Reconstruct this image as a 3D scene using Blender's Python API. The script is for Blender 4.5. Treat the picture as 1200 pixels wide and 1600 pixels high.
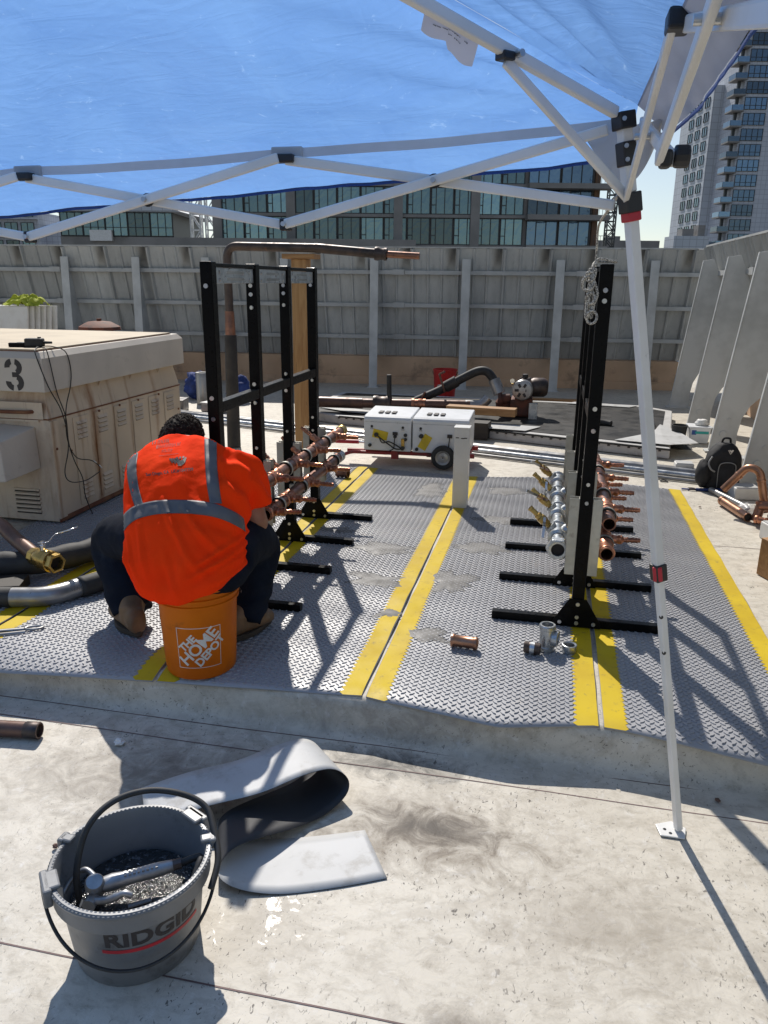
import bpy, bmesh, math, random
from math import sin, cos, pi, radians as R
from mathutils import Vector, Matrix, noise
from mathutils.bvhtree import BVHTree

random.seed(7)
for o in list(bpy.data.objects):
    bpy.data.objects.remove(o)
SC = bpy.context.scene
COL = SC.collection

# ------------------------------------------------------------------ camera
EYE = 1.6
PITCH, ROLL = R(16.65), -0.010
cam_data = bpy.data.cameras.new('camera')
cam = bpy.data.objects.new('camera', cam_data)
COL.objects.link(cam)
cam_data.sensor_fit = 'VERTICAL'
cam_data.sensor_height = 24.0
cam_data.lens = 24.0 * 1205.0 / 1600.0
cam_data.clip_start = 0.02
cam_data.clip_end = 9000
cam.matrix_world = Matrix.Translation((0, 0, EYE)) @ Matrix.Rotation(pi / 2 - PITCH, 4, 'X') @ Matrix.Rotation(-ROLL, 4, 'Z')
SC.camera = cam

# ------------------------------------------------------------------ light
TH = R(12)                       # the roof furniture is turned 12 degrees from the view direction
SUN_EL = R(45)
SUN_DIR = Vector((-0.212, 0.975, 0)).normalized() * cos(SUN_EL) + Vector((0, 0, sin(SUN_EL)))   # towards the sun
world = bpy.data.worlds.new('World')
SC.world = world
world.use_nodes = True
wn = world.node_tree
wn.nodes.clear()
sky = wn.nodes.new('ShaderNodeTexSky')
sky.sky_type = 'NISHITA'
sky.sun_disc = False
sky.sun_elevation = SUN_EL
sky.sun_rotation = math.atan2(SUN_DIR.x, SUN_DIR.y)
sky.altitude = 30
sky.air_density = 1.0
sky.dust_density = 0.25
sky.ozone_density = 1.6
bg = wn.nodes.new('ShaderNodeBackground')
bg.inputs['Strength'].default_value = 0.095
wo = wn.nodes.new('ShaderNodeOutputWorld')
hs_w = wn.nodes.new('ShaderNodeHueSaturation')          # hazy coastal air: a paler sky
hs_w.inputs['Saturation'].default_value = 0.72
wn.links.new(sky.outputs[0], hs_w.inputs['Color'])
wn.links.new(hs_w.outputs[0], bg.inputs[0])
wn.links.new(bg.outputs[0], wo.inputs[0])
sun_data = bpy.data.lights.new('sun', 'SUN')
sun_data.energy = 4.5
sun_data.angle = R(0.53)
sun_data.color = (1.0, 0.945, 0.87)
sun = bpy.data.objects.new('sun', sun_data)
COL.objects.link(sun)
sun.location = (-5, 20, 30)
sun.rotation_euler = SUN_DIR.to_track_quat('Z', 'Y').to_euler()
SC.view_settings.view_transform = 'Standard'
SC.view_settings.look = 'None'
SC.view_settings.exposure = 0.1
SC.view_settings.gamma = 1.0
SC.view_settings.use_curve_mapping = False
try:
    SC.cycles.max_bounces = 8
    SC.cycles.diffuse_bounces = 4
    SC.cycles.transmission_bounces = 6
    SC.cycles.transparent_max_bounces = 8
    SC.cycles.sample_clamp_indirect = 6
except Exception:
    pass

# ------------------------------------------------------------------ helpers
UX = Vector((cos(TH), -sin(TH), 0))
WX = Vector((sin(TH), cos(TH), 0))
def LW(u, w, z=0.0):
    """roof coordinates (u right, w away, z up) to world"""
    return UX * u + WX * w + Vector((0, 0, z))
def V(*a):
    return Vector(a[0]) if len(a) == 1 else Vector(a)

class MB:
    """collects faces in roof coordinates, then becomes one mesh object"""
    def __init__(s):
        s.v = []; s.f = []; s.mi = []
    def add(s, vs, fs, m=0):
        b = len(s.v)
        s.v += [tuple(p) for p in vs]
        s.f += [tuple(b + i for i in f) for f in fs]
        s.mi += [m] * len(fs)
        return s
    def hexa(s, p, m=0):
        return s.add(p, [(3, 2, 1, 0), (4, 5, 6, 7), (0, 1, 5, 4), (1, 2, 6, 5), (2, 3, 7, 6), (3, 0, 4, 7)], m)
    def box(s, c, d, M=None, m=0):
        x, y, z = d[0] / 2, d[1] / 2, d[2] / 2
        ps = [Vector(q) for q in ((-x, -y, -z), (x, -y, -z), (x, y, -z), (-x, y, -z), (-x, -y, z), (x, -y, z), (x, y, z), (-x, y, z))]
        if M is not None:
            ps = [M @ q for q in ps]
        return s.hexa([q + Vector(c) for q in ps], m)
    def span(s, a, b, m=0):
        return s.box([(i + j) / 2 for i, j in zip(a, b)], [abs(j - i) for i, j in zip(a, b)], None, m)
    def bar(s, a, b, wd, th, up=(0, 0, 1), m=0):
        """rectangular bar from a to b; wd across, th along up"""
        a, b = Vector(a), Vector(b)
        d = (b - a).normalized()
        x = d.cross(Vector(up))
        if x.length < 1e-4: x = d.cross(Vector((0, 1, 0)))
        x.normalize(); y = x.cross(d).normalized()
        x *= wd / 2; y *= th / 2
        return s.hexa([a - x - y, a + x - y, a + x + y, a - x + y, b - x - y, b + x - y, b + x + y, b - x + y], m)
    def tube(s, pts, r, n=10, cap=True, closed=False, m=0, flat=1.0):
        pts = [Vector(p) for p in pts]
        k = len(pts)
        rs = r if isinstance(r, (list, tuple)) else [r] * k
        t0 = (pts[1] - pts[0]).normalized()
        x = t0.cross(Vector((0, 0, 1)))
        if x.length < 1e-3: x = t0.cross(Vector((1, 0, 0)))
        x.normalize()
        vs = []
        for i in range(k):
            if closed: t = (pts[(i + 1) % k] - pts[i - 1])
            elif i == 0: t = pts[1] - pts[0]
            elif i == k - 1: t = pts[-1] - pts[-2]
            else: t = (pts[i + 1] - pts[i]).normalized() + (pts[i] - pts[i - 1]).normalized()
            if t.length < 1e-9: t = t0
            t.normalize()
            x = x - t * x.dot(t)
            if x.length < 1e-4: x = t.cross(Vector((0, 1, 0)))
            x.normalize(); y = t.cross(x)
            for j in range(n):
                a = 2 * pi * j / n
                vs.append(pts[i] + (x * cos(a) + y * sin(a) * flat) * rs[i])
        fs = []
        for i in range(k if closed else k - 1):
            i2 = (i + 1) % k
            for j in range(n):
                j2 = (j + 1) % n
                fs.append((i * n + j, i * n + j2, i2 * n + j2, i2 * n + j))
        if cap and not closed:
            fs.append(tuple(range(n - 1, -1, -1)))
            fs.append(tuple((k - 1) * n + j for j in range(n)))
        return s.add(vs, fs, m)
    def rev(s, prof, o, ax=(0, 0, 1), n=20, m=0, sx=1.0, cap0=False, cap1=False, ref=(1, 0, 0)):
        """surface of revolution: prof = [(r,h),...] around ax from o"""
        o, ax = Vector(o), Vector(ax).normalized()
        x = Vector(ref); x = x - ax * x.dot(ax)
        if x.length < 1e-3: x = Vector((0, 1, 0)) - ax * ax.y
        x.normalize(); y = ax.cross(x)
        vs = []
        for r_, h in prof:
            for j in range(n):
                a = 2 * pi * j / n
                vs.append(o + ax * h + (x * cos(a) * sx + y * sin(a)) * r_)
        fs = []
        for i in range(len(prof) - 1):
            for j in range(n):
                j2 = (j + 1) % n
                fs.append((i * n + j, i * n + j2, (i + 1) * n + j2, (i + 1) * n + j))
        if cap0: fs.append(tuple(range(n - 1, -1, -1)))
        if cap1: fs.append(tuple((len(prof) - 1) * n + j for j in range(n)))
        return s.add(vs, fs, m)
    def cyl(s, a, b, r, n=14, m=0, inner=0.0, depth=0.05):
        a, b = Vector(a), Vector(b)
        d = b - a; h = d.length
        if inner:
            return s.rev([(inner, depth), (inner, 0), (r, 0), (r, h), (inner, h), (inner, h - depth)], a, d, n, m, cap0=True, cap1=True)
        return s.rev([(r, 0), (r, h)], a, d, n, m, cap0=True, cap1=True)
    def prism(s, poly, o, ex, ey, ez, h, m=0):
        """polygon poly in plane (ex,ey) at o, extruded h along ez"""
        o, ex, ey, ez = Vector(o), Vector(ex), Vector(ey), Vector(ez)
        n = len(poly)
        vs = [o + ex * p[0] + ey * p[1] for p in poly]
        vs += [q + ez * h for q in vs]
        fs = [tuple(range(n)), tuple(range(2 * n - 1, n - 1, -1))]
        for i in range(n):
            j = (i + 1) % n
            fs.append((j, i, n + i, n + j))
        return s.add(vs, fs, m)
    def grid(s, fn, nu, nv, m=0, closed=False):
        vs = [fn(i / nu, j / nv) for i in range(nu if closed else nu + 1) for j in range(nv + 1)]
        fs = []
        N = nv + 1
        for i in range(nu):
            i2 = (i + 1) % nu if closed else i + 1
            for j in range(nv):
                fs.append((i * N + j, i2 * N + j, i2 * N + j + 1, i * N + j + 1))
        return s.add(vs, fs, m)
    def mesh(s, name, org=(0, 0, 0), smooth=None, fixn=True):
        me = bpy.data.meshes.new(name)
        o = Vector(org)
        me.from_pydata([(p[0] - o[0], p[1] - o[1], p[2] - o[2]) for p in s.v], [], s.f)
        if any(s.mi): me.polygons.foreach_set('material_index', s.mi)
        if fixn:
            bm = bmesh.new(); bm.from_mesh(me)
            bmesh.ops.recalc_face_normals(bm, faces=bm.faces)
            bm.to_mesh(me); bm.free()
        if smooth is not None:
            me.polygons.foreach_set('use_smooth', [True] * len(me.polygons))
            if smooth < 179: me.set_sharp_from_angle(angle=R(smooth))
        me.update()
        return me
    def build(s, name, mat, parent=None, org=None, smooth=None, bev=0, rel=False, fixn=True):
        if org is None:
            org = (0, 0, 0) if rel or parent is None else ORG.get(parent.name, (0, 0, 0))
        me = s.mesh(name, org, smooth, fixn)
        ob = bpy.data.objects.new(name, me)
        for q in (mat if isinstance(mat, (list, tuple)) else [mat]):
            me.materials.append(q)
        COL.objects.link(ob)
        ORG[ob.name] = tuple(org)
        if parent is not None:
            ob.parent = parent
        else:
            ob.location = LW(*org); ob.rotation_euler = (0, 0, -TH)
        if bev:
            bm_ = ob.modifiers.new('bevel', 'BEVEL')
            bm_.width = bev; bm_.segments = 2; bm_.limit_method = 'ANGLE'; bm_.angle_limit = R(40)
        return ob
ORG = {}
def tag(o, label=None, cat=None, group=None, kind=None):
    if label: o['label'] = label
    if cat: o['category'] = cat
    if group: o['group'] = group
    if kind: o['kind'] = kind
    return o
def thing(name, org, label, cat, group=None, rz=0.0):
    """an Empty at the thing's base; its parts are given in roof coordinates (or relative with rel=True)"""
    e = bpy.data.objects.new(name, None)
    e.empty_display_size = 0.1
    COL.objects.link(e)
    e.location = LW(*org); e.rotation_euler = (0, 0, -TH + rz)
    ORG[e.name] = tuple(org)
    return tag(e, label, cat, group)
def copy_part(o, parent, loc=None, rot=None):
    c = o.copy(); COL.objects.link(c)
    c.parent = parent
    ORG[c.name] = ORG.get(o.name, (0, 0, 0))
    if loc is not None: c.location = loc
    if rot is not None: c.rotation_euler = rot
    return c
def spline(pts, n=8, closed=False):
    pts = [Vector(p) for p in pts]
    out = []
    k = len(pts)
    for i in range(k if closed else k - 1):
        if closed: p0, p1, p2, p3 = pts[i - 1], pts[i], pts[(i + 1) % k], pts[(i + 2) % k]
        else: p0, p1, p2, p3 = pts[max(i - 1, 0)], pts[i], pts[i + 1], pts[min(i + 2, k - 1)]
        for j in range(n):
            t = j / n
            out.append(0.5 * ((2 * p1) + (p2 - p0) * t + (2 * p0 - 5 * p1 + 4 * p2 - p3) * t * t + (3 * p1 - p0 - 3 * p2 + p3) * t ** 3))
    if not closed: out.append(pts[-1])
    return out
def fillet(pts, r, n=6):
    """polyline with rounded corners"""
    pts = [Vector(p) for p in pts]
    out = [pts[0]]
    for i in range(1, len(pts) - 1):
        a, b, c = pts[i - 1], pts[i], pts[i + 1]
        d1, d2 = (a - b), (c - b)
        rr = min(r, d1.length * .49, d2.length * .49)
        p, q = b + d1.normalized() * rr, b + d2.normalized() * rr
        for j in range(n + 1):
            t = j / n
            out.append(p * (1 - t) ** 2 + b * 2 * t * (1 - t) + q * t * t)
    out.append(pts[-1])
    return out
def text_mesh(txt, size=1.0, bold=0.0, shear=0.0, spacing=1.0):
    """flat lettering as (verts2d, faces)"""
    cu = bpy.data.curves.new('lettering', 'FONT')
    cu.body = txt; cu.size = size; cu.shear = shear; cu.space_character = spacing
    cu.offset = bold; cu.align_x = 'CENTER'; cu.align_y = 'CENTER'
    cu.resolution_u = 3
    ob = bpy.data.objects.new('lettering', cu)
    COL.objects.link(ob)
    bpy.context.view_layer.update()
    dg = bpy.context.evaluated_depsgraph_get()
    me = bpy.data.meshes.new_from_object(ob.evaluated_get(dg))
    bpy.data.objects.remove(ob); bpy.data.curves.remove(cu)
    bm = bmesh.new(); bm.from_mesh(me)
    bmesh.ops.triangulate(bm, faces=bm.faces)
    # cut long triangles so the lettering can bend around its surface
    ls = size * 0.25
    for _ in range(2):
        ed = [e for e in bm.edges if e.calc_length() > ls]
        if ed: bmesh.ops.subdivide_edges(bm, edges=ed, cuts=1)
        bmesh.ops.triangulate(bm, faces=bm.faces)
    vs = [(v.co.x, v.co.y) for v in bm.verts]
    bm.verts.index_update()
    fs = [tuple(v.index for v in f.verts) for f in bm.faces]
    bm.free(); bpy.data.meshes.remove(me)
    return vs, fs
def remeshed(mb, voxel, name, smooth_it=6, factor=0.5):
    """joins overlapping closed shapes into one continuous skin; returns (verts, faces)"""
    me = mb.mesh(name)
    ob = bpy.data.objects.new(name, me); COL.objects.link(ob)
    m = ob.modifiers.new('r', 'REMESH'); m.mode = 'VOXEL'; m.voxel_size = voxel
    if smooth_it:
        q = ob.modifiers.new('s', 'SMOOTH'); q.iterations = smooth_it; q.factor = factor
    bpy.context.view_layer.update()
    dg = bpy.context.evaluated_depsgraph_get()
    m2 = bpy.data.meshes.new_from_object(ob.evaluated_get(dg))
    vs = [v.co.copy() for v in m2.vertices]
    fs = [tuple(p.vertices) for p in m2.polygons]
    bpy.data.objects.remove(ob); bpy.data.meshes.remove(me); bpy.data.meshes.remove(m2)
    return vs, fs
def fbm(p, o=3):
    return noise.fractal(Vector(p), 1.0, 2.0, o)

# ------------------------------------------------------------------ materials
def N(nt, t, **kw):
    n = nt.nodes.new(t)
    for k, v in kw.items():
        if k in n.inputs: n.inputs[k].default_value = v
        else: setattr(n, k, v)
    return n
def c4(c): return (c[0], c[1], c[2], 1.0)
def base_mat(name):
    m = bpy.data.materials.new(name); m.use_nodes = True
    nt = m.node_tree
    return m, nt, nt.nodes['Principled BSDF']
def ramp(nt, fac, a, b):
    r = N(nt, 'ShaderNodeMapRange')
    r.inputs['From Min'].default_value = a; r.inputs['From Max'].default_value = b
    nt.links.new(fac, r.inputs['Value'])
    return r.outputs[0]
def mixc(nt, fac, a, b):
    x = nt.nodes.new('ShaderNodeMix'); x.data_type = 'RGBA'
    for i, val in ((6, a), (7, b)):
        if isinstance(val, tuple): x.inputs[i].default_value = c4(val)
        else: nt.links.new(val, x.inputs[i])
    if isinstance(fac, float): x.inputs[0].default_value = fac
    else: nt.links.new(fac, x.inputs[0])
    return x.outputs[2]
def coords(nt, scale=(1, 1, 1), kind='Object', loc=(0, 0, 0)):
    tc = nt.nodes.new('ShaderNodeTexCoord')
    mp = nt.nodes.new('ShaderNodeMapping')
    mp.inputs['Scale'].default_value = scale; mp.inputs['Location'].default_value = loc
    nt.links.new(tc.outputs[kind], mp.inputs[0])
    return mp.outputs[0]
def nz(nt, vec, scale, detail=4, rough=.55, dist=0.0):
    n = N(nt, 'ShaderNodeTexNoise')
    n.inputs['Scale'].default_value = scale; n.inputs['Detail'].default_value = detail
    n.inputs['Roughness'].default_value = rough; n.inputs['Distortion'].default_value = dist
    nt.links.new(vec, n.inputs['Vector'])
    return n.outputs['Fac']
def bump(nt, b, h, strength=.3, dist=.01):
    n = N(nt, 'ShaderNodeBump'); n.inputs['Strength'].default_value = strength; n.inputs['Distance'].default_value = dist
    nt.links.new(h, n.inputs['Height']); nt.links.new(n.outputs[0], b.inputs['Normal'])
def mat(name, col, rough=.5, metal=0.0, col2=None, sc=6.0, lo=.42, hi=.62, stretch=(1, 1, 1), bmp=0.0, bsc=40.0, spec=.5, rvar=0.0, dirt=None, dsc=14.0, dlo=.58, dhi=.72):
    m, nt, b = base_mat(name)
    b.inputs['Roughness'].default_value = rough; b.inputs['Metallic'].default_value = metal
    b.inputs['Specular IOR Level'].default_value = spec
    vec = coords(nt, stretch)
    if col2 is None: col2 = tuple(min(1, c * .78) for c in col)
    f = nz(nt, vec, sc, 5)
    c = mixc(nt, ramp(nt, f, lo, hi), col, col2)
    if dirt is not None:
        c = mixc(nt, ramp(nt, nz(nt, vec, dsc, 6, .7), dlo, dhi), c, dirt)
    nt.links.new(c, b.inputs['Base Color'])
    if rvar:
        rr = N(nt, 'ShaderNodeMapRange')
        rr.inputs['To Min'].default_value = max(.03, rough - rvar); rr.inputs['To Max'].default_value = min(1, rough + rvar)
        rr.inputs['From Min'].default_value = .3; rr.inputs['From Max'].default_value = .7
        nt.links.new(nz(nt, vec, sc * 2.3, 4), rr.inputs['Value']); nt.links.new(rr.outputs[0], b.inputs['Roughness'])
    if bmp: bump(nt, b, nz(nt, vec, bsc, 3), bmp, .003)
    return m

K = {}
K['black_paint'] = mat('black_paint', (.003, .003, .0035), .34, 0, (.005, .005, .005), 20, rvar=.1, bmp=.05, spec=.10)
K['zinc'] = mat('zinc', (.55, .57, .59), .34, .9, (.38, .40, .42), 16, rvar=.1, dirt=(.20, .20, .20), dlo=.62, dhi=.8)
K['zinc_warm'] = mat('zinc_warm', (.46, .45, .40), .42, .55, (.36, .35, .31), 10, rvar=.1, dirt=(.18, .16, .13), dlo=.6, dhi=.75)
K['bolt'] = mat('bolt', (.6, .6, .58), .35, .8)
K['galv'] = mat('galvanised', (.50, .52, .53), .32, .75, (.33, .35, .36), 30, rvar=.12, bmp=.1)
K['brass'] = mat('brass', (.52, .36, .12), .28, .9, (.40, .27, .09), 18, rvar=.1)
K['copper'] = mat('copper', (.50, .22, .13), .36, .85, (.30, .13, .08), 14, rvar=.12, dirt=(.13, .08, .06), dlo=.55, dhi=.75)
K['copper_dark'] = mat('copper_dark', (.30, .15, .10), .4, .8, (.18, .10, .08), 14, rvar=.1)
K['copper_new'] = mat('copper_new', (.40, .21, .13), .34, .85, (.27, .14, .09), 9, rvar=.08)
K['inside_dark'] = mat('pipe_bore', (.02, .016, .014), .8)
K['rubber'] = mat('rubber', (.018, .018, .018), .65, 0, (.035, .035, .034), 10)
K['chrome'] = mat('chrome', (.75, .76, .78), .15, 1.0)
K['white_paint'] = mat('white_frame_paint', (.74, .73, .70), .38, 0, (.66, .65, .61), 5, rvar=.08, dirt=(.42, .40, .36), dsc=22, dlo=.66, dhi=.82)
K['white_plain'] = mat('white_enamel', (.74, .75, .76), .35, 0, (.66, .67, .67), 6, dirt=(.42, .41, .38), dsc=12, dlo=.64, dhi=.8)
K['red_plastic'] = mat('red_plastic', (.45, .015, .03), .4)
K['red_paint'] = mat('red_paint', (.33, .03, .03), .42, 0, (.22, .03, .03), 12, dirt=(.10, .05, .04))
K['red_bucket'] = mat('red_bucket', (.60, .02, .015), .42)
K['yellow_tag'] = mat('yellow_tag', (.72, .52, .02), .45)
K['steel_dark'] = mat('dark_steel', (.10, .075, .065), .45, .55, (.05, .042, .04), 8, rvar=.15, dirt=(.20, .09, .05), dlo=.6)
K['pipe_brown'] = mat('brown_pipe', (.14, .075, .055), .42, .35, (.08, .048, .04), 8, rvar=.1)
K['pipe_grey'] = mat('grey_pipe', (.34, .34, .34), .35, .6, (.22, .21, .20), 5, rvar=.1)
K['rust'] = mat('rusty_iron', (.17, .055, .03), .75, .1, (.09, .04, .03), 12, bmp=.3)
K['black_matte'] = mat('black_insulation', (.020, .020, .021), .7, 0, (.04, .038, .036), 7, bmp=.4, bsc=25, dirt=(.16, .16, .15), dlo=.66, dhi=.85)
K['wood'] = None
K['orange_plastic'] = mat('orange_plastic', (.62, .15, .004), .45, 0, (.48, .10, .003), 2.5, dirt=(.18, .055, .01), dsc=9, dlo=.60, dhi=.85, bmp=.04, spec=.15)
K['white_print'] = mat('white_print', (.70, .66, .60), .5)
K['dark_print'] = mat('dark_print', (.035, .03, .03), .6)
K['grey_plastic'] = mat('grey_plastic', (.17, .175, .18), .42, 0, (.135, .14, .145), 5, rvar=.1, dirt=(.04, .04, .04), dsc=11, dlo=.56, dhi=.78, bmp=.06)
K['grey_metal_gun'] = mat('gun_metal', (.34, .34, .34), .42, .7, (.25, .25, .25), 25)
K['oil'] = None
K['backpack'] = mat('backpack_cloth', (.012, .012, .014), .8, 0, (.02, .02, .022), 14, bmp=.3, bsc=60)
K['backpack_trim'] = mat('backpack_trim', (.25, .25, .25), .6)
K['blue_cloth'] = mat('blue_cloth', (.02, .05, .22), .8, 0, (.012, .03, .13), 9)
K['lime_cloth'] = mat('lime_cloth', (.45, .50, .03), .85, 0, (.32, .36, .03), 9)
K['block'] = mat('white_block', (.70, .69, .66), .6, 0, (.62, .60, .56), 7, bmp=.1)
K['label_blue'] = mat('label_blue', (.03, .09, .32), .5)
K['label_teal'] = mat('label_teal', (.02, .38, .34), .5)
K['wheel_rim'] = mat('wheel_rim', (.45, .44, .42), .4, .5, (.3, .29, .28), 12)
K['skin'] = mat('skin', (.30, .135, .085), .5, 0, (.25, .105, .065), 9, bmp=.08)
K['boot'] = mat('boot_leather', (.20, .115, .055), .6, 0, (.12, .075, .04), 9, bmp=.3, dirt=(.26, .20, .13))
K['boot_sole'] = mat('boot_sole', (.06, .045, .03), .75)
K['rope'] = mat('rope', (.62, .60, .54), .8, 0, (.16, .15, .14), 190, .46, .54)
K['plates_dark'] = mat('black_pan', (.012, .013, .014), .25)

def wood_mat(name, a, b, st=(1, 14, 14), rough=.65):
    m, nt, bs = base_mat(name)
    vec = coords(nt, st)
    f = nz(nt, vec, 2.2, 6, .6, 1.2)
    c = mixc(nt, ramp(nt, f, .38, .62), a, b)
    c = mixc(nt, ramp(nt, nz(nt, vec, 7, 3), .66, .74), c, tuple(x * .35 for x in b))
    nt.links.new(c, bs.inputs['Base Color']); bs.inputs['Roughness'].default_value = rough
    bump(nt, bs, f, .25, .003)
    return m
K['wood'] = wood_mat('timber', (.46, .27, .11), (.33, .17, .06), (9, 9, .8))
K['wood_flat'] = wood_mat('timber_flat', (.42, .23, .09), (.30, .15, .055), (.8, 9, 9))
K['wood_black'] = wood_mat('timber_dark', (.035, .028, .02), (.02, .016, .013), (.8, 9, 9))

def sheet_mat(name, u=(.42, .42, .42)):
    return mat(name, u, .55, 0, tuple(c * .9 for c in u), 5, dirt=(.22, .20, .17), dsc=9, dlo=.54, dhi=.80, bmp=.06)
K['membrane_scrap'] = sheet_mat('membrane_scrap', (.47, .47, .46))
K['membrane_back'] = mat('membrane_back', (.028, .028, .03), .6)

# ================================================================== SETTING: roof, mats, walls, city
def roof_material():
    m, nt, b = base_mat('roof_membrane')
    vec = coords(nt)
    a = mixc(nt, ramp(nt, nz(nt, vec, 1.3, 5), .35, .7), (.59, .545, .46), (.50, .455, .375))
    # scuffs and swirls from shoes
    sw = nz(nt, coords(nt, (1, 1.5, 1)), 13, 9, .74, .35)
    a = mixc(nt, ramp(nt, sw, .47, .70), a, (.36, .32, .255))
    big = nz(nt, coords(nt, (1, 1, 1), loc=(9, 4, 0)), 3.4, 6, .66, .8)
    a = mixc(nt, ramp(nt, big, .50, .80), a, (.36, .32, .26))
    lt = nz(nt, coords(nt, (1, 1, 1), loc=(5, 3, 0)), 17, 7, .75, .5)
    a = mixc(nt, ramp(nt, lt, .56, .74), a, (.64, .615, .565))
    # fine black specks
    sp = nz(nt, coords(nt, (1, .55, 1)), 95, 3, .6, .8)
    msk = ramp(nt, nz(nt, vec, 2.2, 3), .38, .62)
    spk = ramp(nt, sp, .615, .67)
    mm = N(nt, 'ShaderNodeMath', operation='MULTIPLY'); nt.links.new(spk, mm.inputs[0]); nt.links.new(msk, mm.inputs[1])
    a = mixc(nt, mm.outputs[0], a, (.05, .042, .035))
    # dirty smudges with their own outlines
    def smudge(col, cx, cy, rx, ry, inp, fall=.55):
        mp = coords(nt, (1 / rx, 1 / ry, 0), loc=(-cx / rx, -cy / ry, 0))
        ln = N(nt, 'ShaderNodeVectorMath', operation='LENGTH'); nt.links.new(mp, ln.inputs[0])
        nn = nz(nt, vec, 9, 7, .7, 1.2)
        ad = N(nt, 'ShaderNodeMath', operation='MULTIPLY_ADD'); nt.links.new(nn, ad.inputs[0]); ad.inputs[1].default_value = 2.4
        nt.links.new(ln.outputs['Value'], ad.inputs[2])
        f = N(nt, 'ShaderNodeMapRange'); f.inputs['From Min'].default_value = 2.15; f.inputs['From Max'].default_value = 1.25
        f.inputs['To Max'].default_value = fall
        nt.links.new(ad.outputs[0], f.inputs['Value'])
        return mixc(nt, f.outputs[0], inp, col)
    a = smudge((.13, .095, .06), -.28, 1.95, .42, .22, a, .92)
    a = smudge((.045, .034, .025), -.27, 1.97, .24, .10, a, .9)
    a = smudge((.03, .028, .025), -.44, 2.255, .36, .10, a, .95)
    a = smudge((.13, .105, .08), -1.15, 2.0, .65, .30, a, .75)
    a = smudge((.16, .13, .10), -.1, 1.33, .14, .07, a, .8)
    a = smudge((.23, .19, .14), .25, 1.7, .35, .28, a, .5)
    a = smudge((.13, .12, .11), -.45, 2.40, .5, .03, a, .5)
    nt.links.new(a, b.inputs['Base Color'])
    # water left on the membrane: lower roughness in blotches near the bucket
    mp = coords(nt, (2.2, 2.0, 0), loc=(.62 * 2.2, -1.55 * 2.0, 0))
    ln = N(nt, 'ShaderNodeVectorMath', operation='LENGTH'); nt.links.new(mp, ln.inputs[0])
    wet = nz(nt, vec, 14, 5, .7, 1.0)
    ad = N(nt, 'ShaderNodeMath', operation='MULTIPLY_ADD'); nt.links.new(wet, ad.inputs[0]); ad.inputs[1].default_value = -2.6; nt.links.new(ln.outputs['Value'], ad.inputs[2])
    rr = N(nt, 'ShaderNodeMapRange'); rr.inputs['From Min'].default_value = -1.50; rr.inputs['From Max'].default_value = -1.32
    rr.inputs['To Min'].default_value = .26; rr.inputs['To Max'].default_value = .62
    nt.links.new(ad.outputs[0], rr.inputs['Value']); nt.links.new(rr.outputs[0], b.inputs['Roughness'])
    hb = N(nt, 'ShaderNodeMath', operation='ADD'); nt.links.new(nz(nt, vec, 16, 5, .6, 1.5), hb.inputs[0]); nt.links.new(nz(nt, vec, 3, 3), hb.inputs[1])
    bump(nt, b, hb.outputs[0], .35, .006)
    return m
K['roof'] = roof_material()
K['seam'] = mat('seam_line', (.16, .10, .09), .7)
K['seam_lip'] = mat('seam_lip', (.62, .60, .56), .6)

DECK = .146
def deck_z(u, w):
    return .004 * fbm((u * .9, w * .9, 0), 2)
prof = [(-7, 0), (-3, 0), (0, 0), (.6, 0), (1, 0), (1.4, 0), (1.8, 0), (2.1, 0), (2.3, 0), (2.372, .004), (2.392, .020), (2.402, .055), (2.408, .110), (2.420, .137), (2.444, DECK), (2.6, DECK)] + [(2.6 + .5 * i, DECK) for i in range(1, 25)]
def roof_fn(i, j):
    u = -13 + 18.5 * i
    k = j * (len(prof) - 1); a = int(min(k, len(prof) - 2)); w, z = prof[a] if k == a else prof[a + 1]
    d = deck_z(u, w) if (w < 2.2 or 2.5 < w) else 0
    return (u, w + (.010 * fbm((u * 1.5, 3, 0), 2) if 2.3 < w < 2.45 else 0), z + (d if w < 2.2 else min(0, d)))
mb = MB().grid(roof_fn, 74, len(prof) - 1)
roof = tag(mb.build('roof', K['roof'], None, (0, 0, 0), smooth=50), kind='structure')
# membrane laps: a raised lip with a dark joint line
def lap(w0, w1, u0, u1, z, lean=0.0):
    n = 60
    def f(i, j):
        u = u0 + (u1 - u0) * i
        w = w0 + (w1 - w0) * i + .006 * fbm((u * 1.3, w0 * 7, 2), 2)
        zz = z + (deck_z(u, w) if z < .1 else min(0, deck_z(u, w)))
        return (u, w + (j - .5) * .0045, zz + .0012)
    MB().grid(f, n, 1).build('seam', K['seam'], roof)
for w0, w1, u0, u1, z in ((1.315, 1.305, -4, 3.0, 0.0), (2.245, 2.215, -4, 3.0, 0), (2.352, 2.352, -4, 3.2, .002), (-.2, -.2, -4, 3, 0), (6.95, 6.75, .2, 2.2, DECK), (4.55, 4.55, 1.0, 2.2, DECK)):
    lap(w0, w1, u0, u1, z)
# the wide city ground far below the roof, out to the horizon
K['ground'] = mat('city_ground', (.16, .155, .15), .9, 0, (.09, .095, .08), .02, lo=.4, hi=.6)
g = MB().add([(-6000, -6000, -28), (6000, -6000, -28), (6000, 6000, -28), (-6000, 6000, -28)], [(0, 1, 2, 3)])
tag(g.build('ground', K['ground'], None, (0, 0, 0)), kind='structure')
# body of the building that carries the roof
K['facade_own'] = mat('own_building_wall', (.42, .38, .33), .8)
tag(MB().span((-12.9, -6.9, -28), (5.4, 14.4, -.05)).build('roof_substructure', K['facade_own'], None, (-3, 4, -28)), kind='structure')

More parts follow.
